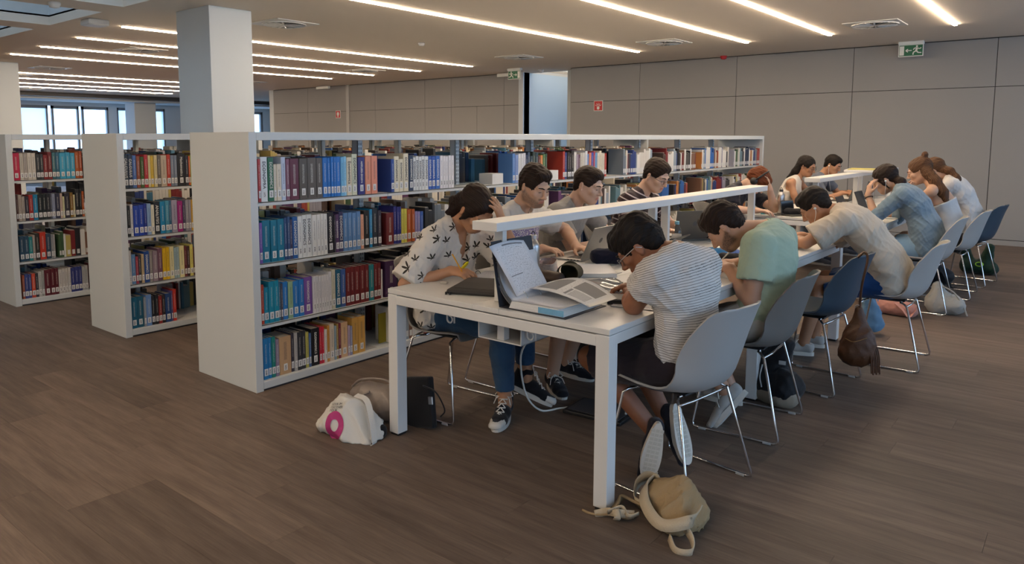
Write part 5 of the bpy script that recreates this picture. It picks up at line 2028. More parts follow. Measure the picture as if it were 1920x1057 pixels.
# 1 woman in the leaf-print shirt, head propped on her hand
PP[1] = dict(hip=(-2.745, 2.98, .535), face=(1, 0), neck=(-2.69, 2.985, 1.005), head=(-2.535, 2.985, 1.11), look=(.70, -.08, -.72), roll=.12, fem=1, bow=.06, res=.0055,
             skin=SK_WARM, hairm=HR_DARK, seed=3, twist=.05, bare=True,
             hair=dict(thick=.009, add=[((0, -.045, .035), (.074, .07, .082)), ((0, .05, .08), (.056, .036, .036))], napez=-.03, rough=.0022, long=True,
                       locks=[dict(p=[(.03, -.07, -.03), (.045, -.085, -.08), (.05, -.08, -.12), (.075, -.10, -.13)], r=[.04, .035, .028, .012]),
                              dict(p=[(.04, -.09, -.0), (.06, -.115, -.05), (.06, -.135, -.075)], r=[.03, .02, .006]),
                              dict(p=[(.07, .02, .03), (.082, .02, -.02), (.078, .0, -.07)], r=[.014, .011, .006])]),
             arm={1: dict(w=(-2.565, 2.825, .795), e=(-2.86, 2.60, .80), d=(1, .25, -.05), n=(0, .45, -.9), c=[.5, .6, .7, .75], t=.4),
                  -1: dict(w=(-2.385, 3.02, 1.045), e=(-2.38, 3.20, .785), fix=True, d=(-.10, -.30, .95), n=(-.95, -.25, .1), c=[.35, .38, .4, .42], sp=1.4)},
             leg={1: dict(a=(-2.345, 3.00, .088), k=(-2.1, 2.9, 1.), toe=(.40, -.92, 0)), -1: dict(a=(-2.33, 3.16, .19), k=(-2.0, 3.2, 1.), toe=(.70, .55, -.42), up=(.25, .25, .93))},
             top=dict(mat=leaf_cloth(), sleeve=.92, inf=.02, loose=.03, wide=.035, fold=.006, hem=-.09, vneck=.19, neck=.062),
             legs=dict(mat=M_JEANS, hem=1.80, inf=.012), shoes=ST_CONV)
# 2 bearded student typing on a laptop
PP[2] = dict(hip=(-2.75, 3.62, .535), face=(1, 0), neck=(-2.775, 3.68, 1.045), head=(-2.665, 3.69, 1.19), look=(.92, -.16, -.36), bow=.05, res=.006, skin=SK_LIGHT, hairm=HR_DARK, beard=BEARD, seed=8,
             hair=QUIFF,
             arm={1: dict(w=(-2.655, 3.775, .795), e=(-2.9, 3.35, .72), d=(1, .15, -.02), n=(0, 0, -1), c=.5), -1: dict(w=(-2.53, 3.97, .795), e=(-2.6, 4.3, .75), d=(.9, -.3, 0), n=(0, 0, -1), c=.4)},
             leg={1: dict(a=(-2.42, 3.55, .088), k=(-2.1, 3.5, 1.), toe=(.7, -.5, 0)), -1: dict(a=(-2.5, 3.82, .088), k=(-2.1, 3.8, 1.))},
             top=dict(mat=chest_print('cream_tee', '#cfc8bd', '#7f6f96', .04, .4, -.12, .24, .62, .93), sleeve=.62, inf=.018, wide=.02, fold=.005), legs=dict(mat=M_DARKTR, hem=.85, inf=.022, flare=.015), shoes=ST_DARK)
# 3 student in the grey T-shirt
PP[3] = dict(hip=(-2.95, 4.36, .535), face=(1, 0), neck=(-2.80, 4.34, 1.03), head=(-2.685, 4.345, 1.165), look=(.93, .06, -.30), bow=.05, res=.0065, skin=SK_PALE, hairm=HR_DARK, seed=12, hair=NEAT,
             arm={1: dict(w=(-2.56, 4.40, .795), e=(-2.85, 4.05, .72), d=(1, .3, 0), n=(0, 0, -1), c=.5), -1: dict(w=(-2.52, 4.58, .795), e=(-2.7, 4.8, .7), d=(.9, -.3, 0), n=(0, 0, -1), c=.5)},
             leg={1: dict(a=(-2.50, 4.28, .088), k=(-2.2, 4.2, 1.)), -1: dict(a=(-2.50, 4.5, .088), k=(-2.2, 4.5, 1.))},
             top=dict(mat=cloth('grey_tee', '#928d86'), sleeve=.62, inf=.016, wide=.018), legs=dict(mat=M_DARKTR, hem=1.92), shoes=ST_PLAIN)
# 4 student with glasses in a dark striped top
PP[4] = dict(hip=(-2.89, 5.16, .535), face=(1, 0), neck=(-2.77, 5.27, 1.05), head=(-2.655, 5.285, 1.195), look=(.90, -.12, -.46), bow=.05, res=.0065, skin=SK_PALE, hairm=HR_DARK, seed=15, hair=SHORT,
             arm={1: dict(w=(-2.50, 5.14, .795), e=(-2.85, 4.9, .72), d=(1, .2, 0), n=(0, 0, -1), c=.5), -1: dict(w=(-2.46, 5.42, .795), e=(-2.7, 5.7, .7), d=(.95, -.25, 0), n=(0, 0, -1), c=.5)},
             leg={1: dict(a=(-2.50, 5.1, .088), k=(-2.2, 5.1, 1.)), -1: dict(a=(-2.50, 5.35, .088), k=(-2.2, 5.4, 1.))},
             top=dict(mat=cloth('maroon_stripe', '#2a1a1f', stripe=('#b9aeb0', .042, .2)), sleeve=.6, inf=.018, wide=.02), legs=dict(mat=M_DARKTR, hem=1.92), shoes=ST_PLAIN)
# 5 red-haired student bent over with headphones
PP[5] = dict(hip=(-2.96, 7.36, .535), face=(1, 0), neck=(-2.745, 7.33, 1.00), head=(-2.595, 7.30, 1.065), look=(.62, .12, -.78), bow=.1, res=.008, skin=SK_PALE, hairm=HR_RED, seed=18, hair=TOUSLED,
             arm={1: dict(w=(-2.52, 7.14, .795), e=(-2.74, 7.08, .79), d=(1, .1, 0), n=(0, 0, -1), c=.4, fix=True), -1: dict(w=(-2.47, 7.31, 1.0), e=(-2.46, 7.44, .79), fix=True, d=(-.1, -.15, 1), n=(-1, -.3, 0), c=.3)},
             leg={1: dict(a=(-2.52, 7.3, .088), k=(-2.2, 7.3, 1.)), -1: dict(a=(-2.52, 7.5, .088), k=(-2.2, 7.5, 1.))},
             top=dict(mat=cloth('navy_tee', '#1b1d28'), sleeve=.7, inf=.018, wide=.015), legs=dict(mat=M_DARKTR, hem=1.92), shoes=ST_PLAIN)
# 6 student in the striped white T-shirt, nearest the camera
PP[6] = dict(hip=(-1.315, 2.90, .545), face=(-1, .04), neck=(-1.345, 2.885, .995), head=(-1.498, 2.845, 1.022), look=(-.70, -.20, -.68), bow=.07, res=.0055, skin=SK_BROWN, hairm=HR_BLACK, seed=21, twist=-.12, shw=.168, armr=1.12,
             hair=dict(thick=.013, add=[((0, .05, .085), (.062, .05, .042)), ((0, -.03, .095), (.072, .08, .046)), ((0, .076, .06), (.048, .028, .03)), ((0, -.08, .01), (.062, .036, .062)), ((0, -.058, -.022), (.064, .045, .056))], rough=.003, line=-.008),
             arm={-1: dict(w=(-1.60, 2.98, .785), e=(-1.478, 2.765, .785), fix=True, d=(-.5, .8, 0), n=(.1, .1, -1), c=.4), 1: dict(w=(-1.62, 3.10, .79), e=(-1.3, 3.35, .65), d=(-.9, -.3, 0), n=(0, 0, -1), c=.5)},
             leg={-1: dict(a=(-1.455, 2.93, .19), k=(-2.1, 2.75, .9), toe=(-.16, -.10, -.98), up=(-.55, .80, .05)), 1: dict(a=(-1.46, 3.07, .20), k=(-2.1, 3.2, .9), toe=(.30, -.10, -.9), up=(-.85, .35, -.35))},
             top=dict(mat=cloth('fine_stripe', '#cfcbc6', stripe=('#5e5b58', .0095, .2)), sleeve=.52, inf=.015, wide=.018, loose=.012, fold=.006, hem=-.10), legs=dict(mat=cloth('charcoal_shorts', '#2b2328'), hem=.86, inf=.024, flare=.02), shoes=ST_SLIP)
# 7 student in the mint green T-shirt
PP[7] = dict(hip=(-1.315, 3.81, .545), face=(-1, 0), neck=(-1.315, 3.93, 1.0), head=(-1.515, 3.82, 1.015), look=(-.62, -.10, -.78), bow=.07, res=.006, skin=SK_LIGHT, hairm=HR_DARK, beard=BEARD_D, seed=25, armr=1.12,
             hair=dict(thick=.012, add=[((0, .048, .086), (.06, .046, .04)), ((0, -.02, .094), (.07, .08, .044)), ((0, -.08, .02), (.06, .036, .058)), ((0, -.058, -.022), (.064, .045, .056))], rough=.003),
             arm={-1: dict(w=(-1.475, 3.80, .80), e=(-1.1, 3.5, .45), d=(-.8, .55, .1), n=(.2, .35, -.9), c=.6), 1: dict(w=(-1.50, 4.02, .80), e=(-1.15, 4.4, .5), d=(-.9, -.35, .05), n=(0, 0, -1), c=[.5, .6, .7, .7], t=.3)},
             leg={-1: dict(a=(-1.43, 3.70, .17), k=(-2.0, 3.7, .9), toe=(-.45, -.40, -.72), up=(-.66, .1, .72)), 1: dict(a=(-1.52, 4.0, .088), k=(-2.0, 4.0, .9), toe=(-1, 0, 0))},
             top=dict(mat=cloth('mint_tee', '#a4b6a0'), sleeve=.62, inf=.018, wide=.022, loose=.014, fold=.004, hem=-.08), legs=dict(mat=cloth('pale_trousers', '#b9b4aa'), hem=1.5, inf=.02), shoes=ST_WHITE)
# 8 student in the beige shirt with white earphones
PP[8] = dict(hip=(-1.02, 5.47, .545), face=(-1, -.03), neck=(-1.325, 5.37, .985), head=(-1.49, 5.33, 1.02), look=(-.74, -.10, -.67), bow=.09, res=.0065, skin=SK_TAN, hairm=HR_BLACK, seed=31,
             hair=dict(thick=.009, add=[((0, .045, .086), (.06, .044, .036)), ((0, -.02, .09), (.066, .078, .042)), ((0, -.058, -.022), (.064, .045, .056))], rough=.002),
             arm={-1: dict(w=(-1.66, 5.28, .785), e=(-1.475, 5.10, .795), fix=True, d=(-.7, .6, 0), n=(0, 0, -1), c=.4), 1: dict(w=(-1.63, 5.52, .79), e=(-1.3, 5.8, .7), d=(-.9, -.2, 0), n=(0, 0, -1), c=.5)},
             leg={-1: dict(a=(-1.50, 5.24, .088), k=(-2.0, 5.2, .9), toe=(-.9, -.2, 0)), 1: dict(a=(-1.50, 5.5, .088), k=(-2.0, 5.5, .9))},
             top=dict(mat=cloth('beige_shirt', '#bdb2a2'), sleeve=.78, inf=.024, wide=.03, loose=.022, fold=.0065, hem=-.12), legs=dict(mat=cloth('blue_shorts', '#143a6c'), hem=.93, inf=.022, flare=.015), shoes=ST_WHITE)
# 9 woman with long black hair and glasses
PP[9] = dict(hip=(-2.97, 9.2, .535), face=(1, 0), neck=(-2.865, 9.42, .995), head=(-2.765, 9.455, 1.145), look=(.92, -.15, -.33), fem=1, bow=.04, res=.008, skin=SK_TAN, hairm=HR_BLACK, seed=35, bare=True,
             hair=dict(thick=.010, long=True, napez=-.05, add=[((0, -.05, .03), (.08, .07, .09))], locks=[dict(p=[(.05, -.06, 0), (.065, -.075, -.09), (.08, -.10, -.2), (.085, -.13, -.29)], r=[.045, .045, .04, .015]), dict(p=[(-.05, -.06, 0), (-.065, -.06, -.1), (-.07, -.05, -.22)], r=[.045, .04, .02]), dict(p=[(0, -.08, -.02), (0, -.10, -.12), (.02, -.12, -.22)], r=[.05, .05, .03])]),
             arm={1: dict(w=(-2.57, 9.30, .79), e=(-2.9, 9.1, .7), d=(1, .1, 0), n=(0, 0, -1), c=.5), -1: dict(w=(-2.55, 9.55, .79), e=(-2.8, 9.8, .7), d=(1, -.2, 0), n=(0, 0, -1), c=.5)},
             leg={1: dict(a=(-2.55, 9.2, .088), k=(-2.2, 9.2, 1.)), -1: dict(a=(-2.55, 9.4, .088), k=(-2.2, 9.4, 1.))},
             top=dict(mat=cloth('white_vest', '#cfc9c0'), sleeve=0, strap=True, inf=.008, loose=.006, fold=.002), legs=dict(mat=M_JEANS, hem=1.9), shoes=ST_PLAIN)
# 10 dark-haired student with earphones at the far end
PP[10] = dict(hip=(-2.94, 10.22, .535), face=(1, 0), neck=(-2.83, 10.37, .995), head=(-2.71, 10.37, 1.14), look=(.90, -.12, -.40), bow=.05, res=.008, skin=SK_WARM, hairm=HR_BLACK, seed=38, hair=SHORT,
              arm={1: dict(w=(-2.54, 10.22, .79), e=(-2.9, 10.0, .7), d=(1, .1, 0), n=(0, 0, -1), c=.5), -1: dict(w=(-2.52, 10.48, .79), e=(-2.8, 10.8, .7), d=(1, -.2, 0), n=(0, 0, -1), c=.5)},
              leg={1: dict(a=(-2.52, 10.2, .088), k=(-2.2, 10.2, 1.)), -1: dict(a=(-2.52, 10.45, .088), k=(-2.2, 10.4, 1.))},
              top=dict(mat=cloth('slate_tee', '#5a6270'), sleeve=.62, inf=.016), legs=dict(mat=M_DARKTR, hem=1.92), shoes=ST_PLAIN)
# 11 woman in the denim shirt, hand at her forehead
PP[11] = dict(hip=(-1.13, 7.44, .545), face=(-1, 0), neck=(-1.355, 7.43, 1.035), head=(-1.495, 7.44, 1.115), look=(-.86, -.10, -.46), fem=1, bow=.09, res=.0075, skin=SK_LIGHT, hairm=HR_DARK, seed=41,
              hair=dict(thick=.011, long=True, napez=-.02, add=[((0, -.04, .05), (.08, .08, .08))], locks=[dict(world=True, p=[(-1.425, 7.435, 1.13), (-1.365, 7.40, 1.10), (-1.335, 7.36, 1.02), (-1.345, 7.325, .92)], r=[.036, .040, .034, .012]), dict(p=[(-.06, .03, .02), (-.078, .02, -.03), (-.075, 0, -.08)], r=[.018, .012, .006])]),
              arm={-1: dict(w=(-1.60, 7.30, .985), e=(-1.52, 7.24, .795), fix=True, d=(.10, .12, .98), n=(.7, .6, -.1), c=[.35, .4, .4, .45]), 1: dict(w=(-1.66, 7.62, .79), e=(-1.4, 7.8, .7), d=(-.9, -.2, 0), n=(0, 0, -1), c=.5)},
              leg={-1: dict(a=(-1.45, 7.36, .088), k=(-2.0, 7.3, .9)), 1: dict(a=(-1.50, 7.58, .088), k=(-2.0, 7.6, .9))},
              top=dict(mat=cloth('denim_shirt', '#708595', var=.12), sleeve=1.25, inf=.024, loose=.026, fold=.007, hem=-.12, name='denim_shirt'), legs=dict(mat=cloth('denim_shorts', '#7f9fb8', var=.12), hem=.6, inf=.02, flare=.015), shoes=ST_WHITE)
# 12 woman with a hair bun and bare shoulders
PP[12] = dict(hip=(-1.055, 8.26, .545), face=(-1, 0), neck=(-1.245, 8.22, 1.045), head=(-1.365, 8.25, 1.165), look=(-.92, -.12, -.35), fem=1, bow=.07, res=.008, skin=SK_LIGHT, hairm=HR_BROWN, seed=44, bare=True,
              hair=dict(thick=.010, long=True, napez=-.04, add=[((0, -.045, .05), (.08, .078, .085)), ((0, -.09, .14), (.032, .032, .030), .012)], locks=[dict(world=True, p=[(-1.30, 8.20, 1.17), (-1.215, 8.15, 1.08), (-1.145, 8.12, .98), (-1.09, 8.10, .86)], r=[.055, .05, .045, .014]), dict(world=True, p=[(-1.31, 8.28, 1.17), (-1.24, 8.28, 1.07), (-1.17, 8.28, .94)], r=[.05, .045, .02])]),
              arm={-1: dict(w=(-1.46, 8.13, .97), e=(-1.49, 8.04, .79), fix=True, d=(.12, .25, .95), n=(.9, .2, .1), c=.8), 1: dict(w=(-1.62, 8.42, .79), e=(-1.4, 8.6, .7), d=(-.9, -.2, 0), n=(0, 0, -1), c=.5)},
              leg={-1: dict(a=(-1.42, 8.16, .088), k=(-2.0, 8.1, .9)), 1: dict(a=(-1.45, 8.38, .088), k=(-2.0, 8.4, .9))},
              top=dict(mat=cloth('white_camisole', '#b8bcc0'), sleeve=0, drop=.10, inf=.010, fold=.002, name='camisole'), legs=dict(mat=M_DARKTR, hem=.7, inf=.02), shoes=ST_PLAIN)
# 13 person in a white T-shirt beside the wall
PP[13] = dict(hip=(-.99, 9.02, .545), face=(-1, 0), neck=(-1.20, 8.95, 1.07), head=(-1.345, 8.93, 1.15), look=(-.80, .05, -.58), fem=1, bow=.08, res=.008, skin=SK_LIGHT, hairm=HR_BROWN, seed=47,
              hair=dict(thick=.010, long=True, napez=-.04, add=[((0, -.045, .04), (.08, .075, .085))], locks=[dict(world=True, p=[(-1.29, 8.91, 1.18), (-1.20, 8.88, 1.15), (-1.13, 8.85, 1.08), (-1.09, 8.83, .99)], r=[.045, .04, .032, .012]), dict(world=True, p=[(-1.31, 8.98, 1.12), (-1.27, 9.02, 1.04), (-1.25, 9.04, .94)], r=[.045, .04, .02])]),
              arm={-1: dict(w=(-1.56, 8.86, .79), e=(-1.4, 8.7, .7), d=(-.9, .2, 0), n=(0, 0, -1), c=.5), 1: dict(w=(-1.58, 9.16, .79), e=(-1.4, 9.3, .7), d=(-.9, -.2, 0), n=(0, 0, -1), c=.5)},
              leg={-1: dict(a=(-1.40, 8.92, .088), k=(-2.0, 8.9, .9)), 1: dict(a=(-1.40, 9.12, .088), k=(-2.0, 9.1, .9))},
              top=dict(mat=cloth('white_tee', '#c8c6c4'), sleeve=.62, inf=.018, loose=.02, fold=.006, hem=-.10), legs=dict(mat=M_DARKTR, hem=1.9), shoes=ST_PLAIN)

PLAB = {1: 'woman in an off-white leaf-print shirt writing with her head propped on one hand', 2: 'bearded student in a cream T-shirt typing on a silver laptop',
        3: 'short-haired student in a plain grey T-shirt before the bookcase', 4: 'student with glasses in a dark maroon top with white stripes',
        5: 'red-haired student in navy bent over the table with headphones on', 6: 'student in a white T-shirt with thin grey stripes and dark shorts, in front',
        7: 'bearded student in a mint green T-shirt bent over the table', 8: 'student in a loose beige shirt and blue shorts with white earphones',
        9: 'woman with long black hair and glasses in a white vest', 10: 'dark-haired student in a slate T-shirt at the far end of the back table',
        11: 'woman with a ponytail in a blue denim shirt, hand at her forehead', 12: 'woman with a hair bun and bare shoulders in a white camisole',
        13: 'long-haired person in a white T-shirt on the chair nearest the wall'}
for i in PP:
    person('person, ' + PLAB[i] if False else PLAB[i], PP[i])
g = PP[4]['_']; glasses(g['root'], g['H'], g['R'], g['o0'], M_DGREY)
g = PP[6]['_']; glasses(g['root'], g['H'], g['R'], g['o0'], M_STEEL)
g = PP[9]['_']; glasses(g['root'], g['H'], g['R'], g['o0'], M_BLACK)
for i, s in ((8, -1), (10, 1), (11, -1)):
    g = PP[i]['_']
    earphone(g['root'], g['H'], g['R'], g['o0'], s, g['neck'] + g['cf'] * .13 - A(0, 0, .16))
# headphones of the red-haired student
g = PP[5]['_']
H, R, o0 = g['H'], g['R'], g['o0']
m = MB()
arc = [H + R[0] * .098 * math.cos(a) + R[2] * (.02 + .125 * math.sin(a)) - R[1] * .01 - o0 for a in np.linspace(0, PI, 15)]
m.tube(arc, .009, 6)
hb_ = m.build('headphones', M_BLACK, g['root'], 'all')
for s in (1, -1):
    m = MB().lathe([(.001, -.012), (.03, -.012), (.036, -.002), (.034, .014), (.001, .016)], 16)
    m.xf(Matrix.Translation(Vector(H + R[0] * s * .09 - R[1] * .012 - R[2] * .005 - o0)) @ frame((0, 0, 0), R[1], R[2], R[0] * s))
    m.build('ear_cup', M_BLACK, hb_, 'all')
# watch strap of the woman in denim
g = PP[11]['_']
d_ = nrm(g['wr'][-1] - g['el'][-1])
c_ = g['wr'][-1] - d_ * .03
u_ = nrm(np.cross(d_, A(0, 0, 1)))
w_ = np.cross(d_, u_)
MB().tube([c_ - g['o0'] + (u_ * math.cos(a) + w_ * math.sin(a)) * .031 for a in np.linspace(0, 2 * PI, 15)[:-1]], .005, 6, closed=True).build('wristband', mat('brown_leather', '#3c2416', .6), g['root'], 'all')
# ---------------------------------------------------------------- things on the tables, bags on the floor
from mathutils.bvhtree import BVHTree


def soft(name, build, mats, res=.008, fold=.006, seed=1, parent=None, loc=(0, 0, 0), floor=None, fsc=1.):
    """a crumpled soft thing from implicit lumps, in coordinates about loc"""
    S_ = Sdf()
    build(S_)
    if floor is not None:
        S_.plane((0, 0, floor), (0, 0, -1))
    V, Fq = isosurface(S_, res, folds(seed, fold, fsc) if fold else None)
    if floor is not None:
        V[:, 2] = np.maximum(V[:, 2], floor)
    o = link(name, np_mesh(name, V, Fq, mats), parent, loc)
    return o, V, Fq


def ribbon(mb, pts, w, t, wdir, mi=0):
    """flat strap along points; wdir = direction of its width (one, or one per point)"""
    P = [Vector(p) for p in pts]
    n = len(P)
    vs = []
    for i, p in enumerate(P):
        tg = (P[min(i + 1, n - 1)] - P[max(i - 1, 0)]).normalized()
        wd = Vector(wdir[i] if isinstance(wdir[0], (tuple, list, Vector)) else wdir)
        wd = (wd - tg * wd.dot(tg)).normalized()
        nn = tg.cross(wd)
        vs += [p + wd * w / 2 + nn * t / 2, p - wd * w / 2 + nn * t / 2, p - wd * w / 2 - nn * t / 2, p + wd * w / 2 - nn * t / 2]
    fs = [(0, 1, 2, 3), tuple(4 * (n - 1) + k for k in (3, 2, 1, 0))]
    for i in range(n - 1):
        for k in range(4):
            a, b = i * 4 + k, i * 4 + (k + 1) % 4
            fs.append((a, a + 4, b + 4, b))
    return mb.add(vs, fs, mi)


def curve(pts, n=24):
    """smooth path through points (Catmull-Rom)"""
    P = [np.asarray(p, float) for p in pts]
    P = [2 * P[0] - P[1]] + P + [2 * P[-1] - P[-2]]
    out = []
    seg = len(P) - 3
    for i in range(seg):
        for k in range(max(2, n // seg)):
            t = k / max(2, n // seg)
            a, b, c, d = P[i:i + 4]
            out.append(.5 * (2 * b + (c - a) * t + (2 * a - 5 * b + 4 * c - d) * t * t + (3 * b - a - 3 * c + d) * t ** 3))
    out.append(P[-2])
    return out


def decal(V, Fq, pts, faces, o, x, y, lift=.0012):
    """wrap a flat print (2-D points) onto a soft surface by casting it inwards"""
    bvh = BVHTree.FromPolygons([tuple(v) for v in V], [tuple(int(i) for i in f) for f in Fq])
    x, y = Vector(nrm(x)), Vector(nrm(y))
    n = x.cross(y).normalized()
    out = []
    for a, b in pts:
        p = Vector(o) + x * a + y * b + n * .3
        h = bvh.ray_cast(p, -n)
        out.append(h[0] + n * lift if h[0] is not None else Vector(o) + x * a + y * b)
    return MB().add(out, faces)


# ---- ring binder standing open at the near end of the front table
BZ = TZ + .0005
M_BIND = mat('charcoal_card', '#2c2d33', .55, var=.05)


def print_mat(name, dens, blocks, base=(.72, .73, .76, 1)):
    """printed sheet: lines of small type and, optionally, dark picture blocks"""
    m = mat(name, base, .7)
    nt = m.node_tree
    N, L = nt.nodes, nt.links
    tc = N.new('ShaderNodeTexCoord')
    sp = N.new('ShaderNodeSeparateXYZ'); L.new(tc.outputs['Generated'], sp.inputs[0])
    at = N.new('ShaderNodeAttribute'); at.attribute_name = 'pu'
    av = N.new('ShaderNodeAttribute'); av.attribute_name = 'pv'
    def M2(op, a, c=None):
        n = N.new('ShaderNodeMath'); n.operation = op
        for i, q in enumerate((a, c)):
            if q is None: continue
            if isinstance(q, (int, float)): n.inputs[i].default_value = q
            else: L.new(q, n.inputs[i])
        return n.outputs[0]
    u, v = at.outputs['Fac'], av.outputs['Fac']
    cb = N.new('ShaderNodeCombineXYZ'); L.new(M2('MULTIPLY', u, 60.), cb.inputs[0]); L.new(M2('FLOOR', M2('MULTIPLY', v, 44.)), cb.inputs[1])
    n = N.new('ShaderNodeTexNoise'); n.inputs['Scale'].default_value = .8; n.inputs['Detail'].default_value = 3; L.new(cb.outputs[0], n.inputs['Vector'])
    line = M2('LESS_THAN', M2('FRACT', M2('MULTIPLY', v, 44.)), .45)
    ink = M2('MULTIPLY', M2('GREATER_THAN', n.outputs['Fac'], dens), line)
    inside = M2('MULTIPLY', M2('COMPARE', u, .5), M2('COMPARE', v, .5))
    for k in (0,):
        pass
    edge = M2('MULTIPLY', M2('LESS_THAN', M2('ABSOLUTE', M2('SUBTRACT', u, .5)), .40), M2('LESS_THAN', M2('ABSOLUTE', M2('SUBTRACT', v, .5)), .43))
    ink = M2('MULTIPLY', M2('MULTIPLY', ink, edge), .5)
    for (u0, u1, v0, v1, d) in blocks:
        bu = M2('LESS_THAN', M2('ABSOLUTE', M2('SUBTRACT', u, (u0 + u1) / 2)), (u1 - u0) / 2)
        bv = M2('LESS_THAN', M2('ABSOLUTE', M2('SUBTRACT', v, (v0 + v1) / 2)), (v1 - v0) / 2)
        ink = M2('MAXIMUM', ink, M2('MULTIPLY', M2('MULTIPLY', bu, bv), d))
    mx = N.new('ShaderNodeMix'); mx.data_type = 'RGBA'
    mx.inputs[6].default_value = base; mx.inputs[7].default_value = (.05, .05, .06, 1)
    L.new(ink, mx.inputs[0]); L.new(mx.outputs[2], N['Principled BSDF'].inputs['Base Color'])
    return m


def sheet(name, fn, m, parent, nu=8, nv=12, t=.0006):
    """a leaf of paper fn(u,v) with print coordinates on it"""
    mb = MB().grid(fn, nu, nv, 0, t)
    o = mb.build(name, m, parent, 'all')
    u = [i / (nu - 1) for j in range(nv) for i in range(nu)] * 2
    v = [j / (nv - 1) for j in range(nv) for i in range(nu)] * 2
    for k, val in (('pu', u), ('pv', v)):
        a = o.data.attributes.new(k, 'FLOAT', 'POINT')
        a.data.foreach_set('value', val)
    return o


bx, by = -1.985, 2.495
b = empty('ring_binder', (bx, by, BZ), 0, 'open charcoal ring binder full of printed sheets, one cover standing up', 'binder')
MB().rbox(.03, .345, 0, .325, .0, .003, .001).build('flat_cover', M_BIND, b)
cv = MB().rbox(-.0015, .0015, 0, .30, 0, .29, .001)
cv.xf(Matrix.Rotation(-.17, 4, 'Y'))
cv.build('standing_cover', M_BIND, b)
MB().rbox(0, .03, 0, .325, 0, .003, .001).build('spine', M_BIND, b)


def stack_fn(u, v):
    return (.045 + .265 * u, .012 + .30 * v, .030 + .012 * math.sin(u * PI * .8) + (-.012 if u > .97 else 0))


ps = MB()
for k in range(9):
    z = .0035 + k * .0034
    ps.box(.045 + .0016 * k, .325 - .003 * k, .012 + .0009 * (k % 3), .312 - .0008 * (k % 4), z, z + .0030)
ps.build('paper_block', M_PAPER, b)
M_TABS = mat('blue_dividers', '#6fa6c8', .6, var=.2, vscale=60)
MB().box(.20, .328, .0108, .0118, .005, .03).build('divider_tabs', M_TABS, b)
M_TYPE = print_mat('typed_sheet', .55, [(.3, .9, .93, .955, .8), (.12, .45, .36, .375, .8)])
M_PICT = print_mat('picture_sheet', .58, [(.12, .55, .56, .90, .75), (.60, .90, .56, .60, .7), (.60, .9, .62, .88, .35), (.15, .85, .12, .44, .72), (.2, .8, .18, .3, .55)], (.70, .70, .69, 1))
M_BLANK = print_mat('faint_sheet', .66, [])
sheet('top_sheet', lambda u, v: (.052 + .26 * v, .31 - .29 * u, .0345 + .003 * math.sin(v * 3)), M_BLANK, b)
for k in range(4):                                       # leaves curling up against the standing cover
    s0 = .004 + .006 * k
    sheet('curled_leaf', lambda u, v, s0=s0: (-.042 + s0 + .10 * (1 - v) ** 2.2 - .02 * (v > .98), .015 + .29 * u, .012 + .004 * k + .20 * v ** 1.25), M_BLANK, b)
sheet('leaning_sheet', lambda u, v: (.055 - .085 * v + .02 * v * (1 - v), -.035 + .25 * u + .09 * (1 - v), .045 + .225 * v + .012 * math.sin(u * 3)), M_TYPE, b)
sheet('fanned_sheet', lambda u, v: (.02 + .40 * v, .40 - .24 * u - .115 * v + .02 * u * v, .052 + .045 * math.sin(v * PI) * (.4 + .6 * (1 - u)) + .012 * (1 - v)), M_PICT, b, 10, 14)
for y in (.105, .205):
    MB().tube([(.058 + .030 * math.cos(a) - .01, y, .026 + .036 * math.sin(a)) for a in np.linspace(-.2, PI + .2, 15)], .0018, 6).build('ring', M_CHROME, b, 'all')

# ---- laptop sleeve, eraser and the leaf-print woman's things
r = empty('laptop_sleeve', (-2.30, 2.76, BZ), math.radians(22), 'dark grey zipped laptop sleeve lying beside the binder', 'sleeve')
M_NEOP = mat('charcoal_neoprene', '#34312f', .8, bump=.2, bscale=300)
MB().rbox(-.13, .13, -.17, .17, 0, .024, .011).build('body', M_NEOP, r, True)
MB().rbox(-.10, .10, -.13, .02, .024, .0262, .001).build('pocket', M_NEOP, r)
MB().tube([(-.12, -.1705, .012), (.12, -.1705, .012)], .0016, 5).tube([(-.1305, -.15, .012), (-.1305, .1, .012)], .0016, 5).build('zip', M_BLACK, r)
for q in (0, .02):
    MB().box(-.128 + q, -.122 + q, -.186, -.172, -.0, .013).build('zip_pull', M_BLACK, r)
tag(MB().rbox(-.02, .02, -.011, .011, 0, .012, .003).build('eraser', mat('grey_eraser', '#b5aca0', .8), None, False, (-2.536, 2.735, BZ), .3), 'small grey eraser on the corner of the table', 'eraser')
r = empty('notebook', (-2.43, 3.02, BZ), math.radians(20), 'open ring notebook of printed pages under the woman in leaf print', 'notebook')
MB().rbox(-.12, .12, -.16, .16, 0, .006, .002).build('page_block', M_PAPER, r)
sheet('open_page', lambda u, v: (-.11 + .22 * u, -.15 + .3 * v, .0072 + .006 * math.sin(u * PI)), M_TYPE, r)
for y in (-.08, .06):
    MB().tube([(-.12 + .014 * math.cos(a), y, .008 + .014 * math.sin(a)) for a in np.linspace(0, 2 * PI, 13)[:-1]], .0018, 5, closed=True).build('ring', M_BLACK, r)
g = PP[1]['_']
hw = g['wr'][1]
r = empty('highlighter', hw + A(.075, .02, .035), 0, 'yellow highlighter in the hand of the woman in leaf print', 'pen')
mb = MB().lathe([(.006, -.05), (.0085, -.048), (.0085, .03), (.006, .034), (.004, .046), (.001, .048)], 12)
mb.xf(Matrix.Rotation(1.0, 4, 'Y') @ Matrix.Rotation(.4, 4, 'X'))
mb.build('barrel', mat('highlighter_yellow', '#d8cc1c', .4), r, True)
r = empty('pencil', hw + A(.06, .0, .02), 0, 'thin yellow pencil in the hand of the woman in leaf print', 'pencil')
mb = MB().lathe([(.001, -.05), (.0036, -.038), (.0036, .05), (.0038, .06)], 6)
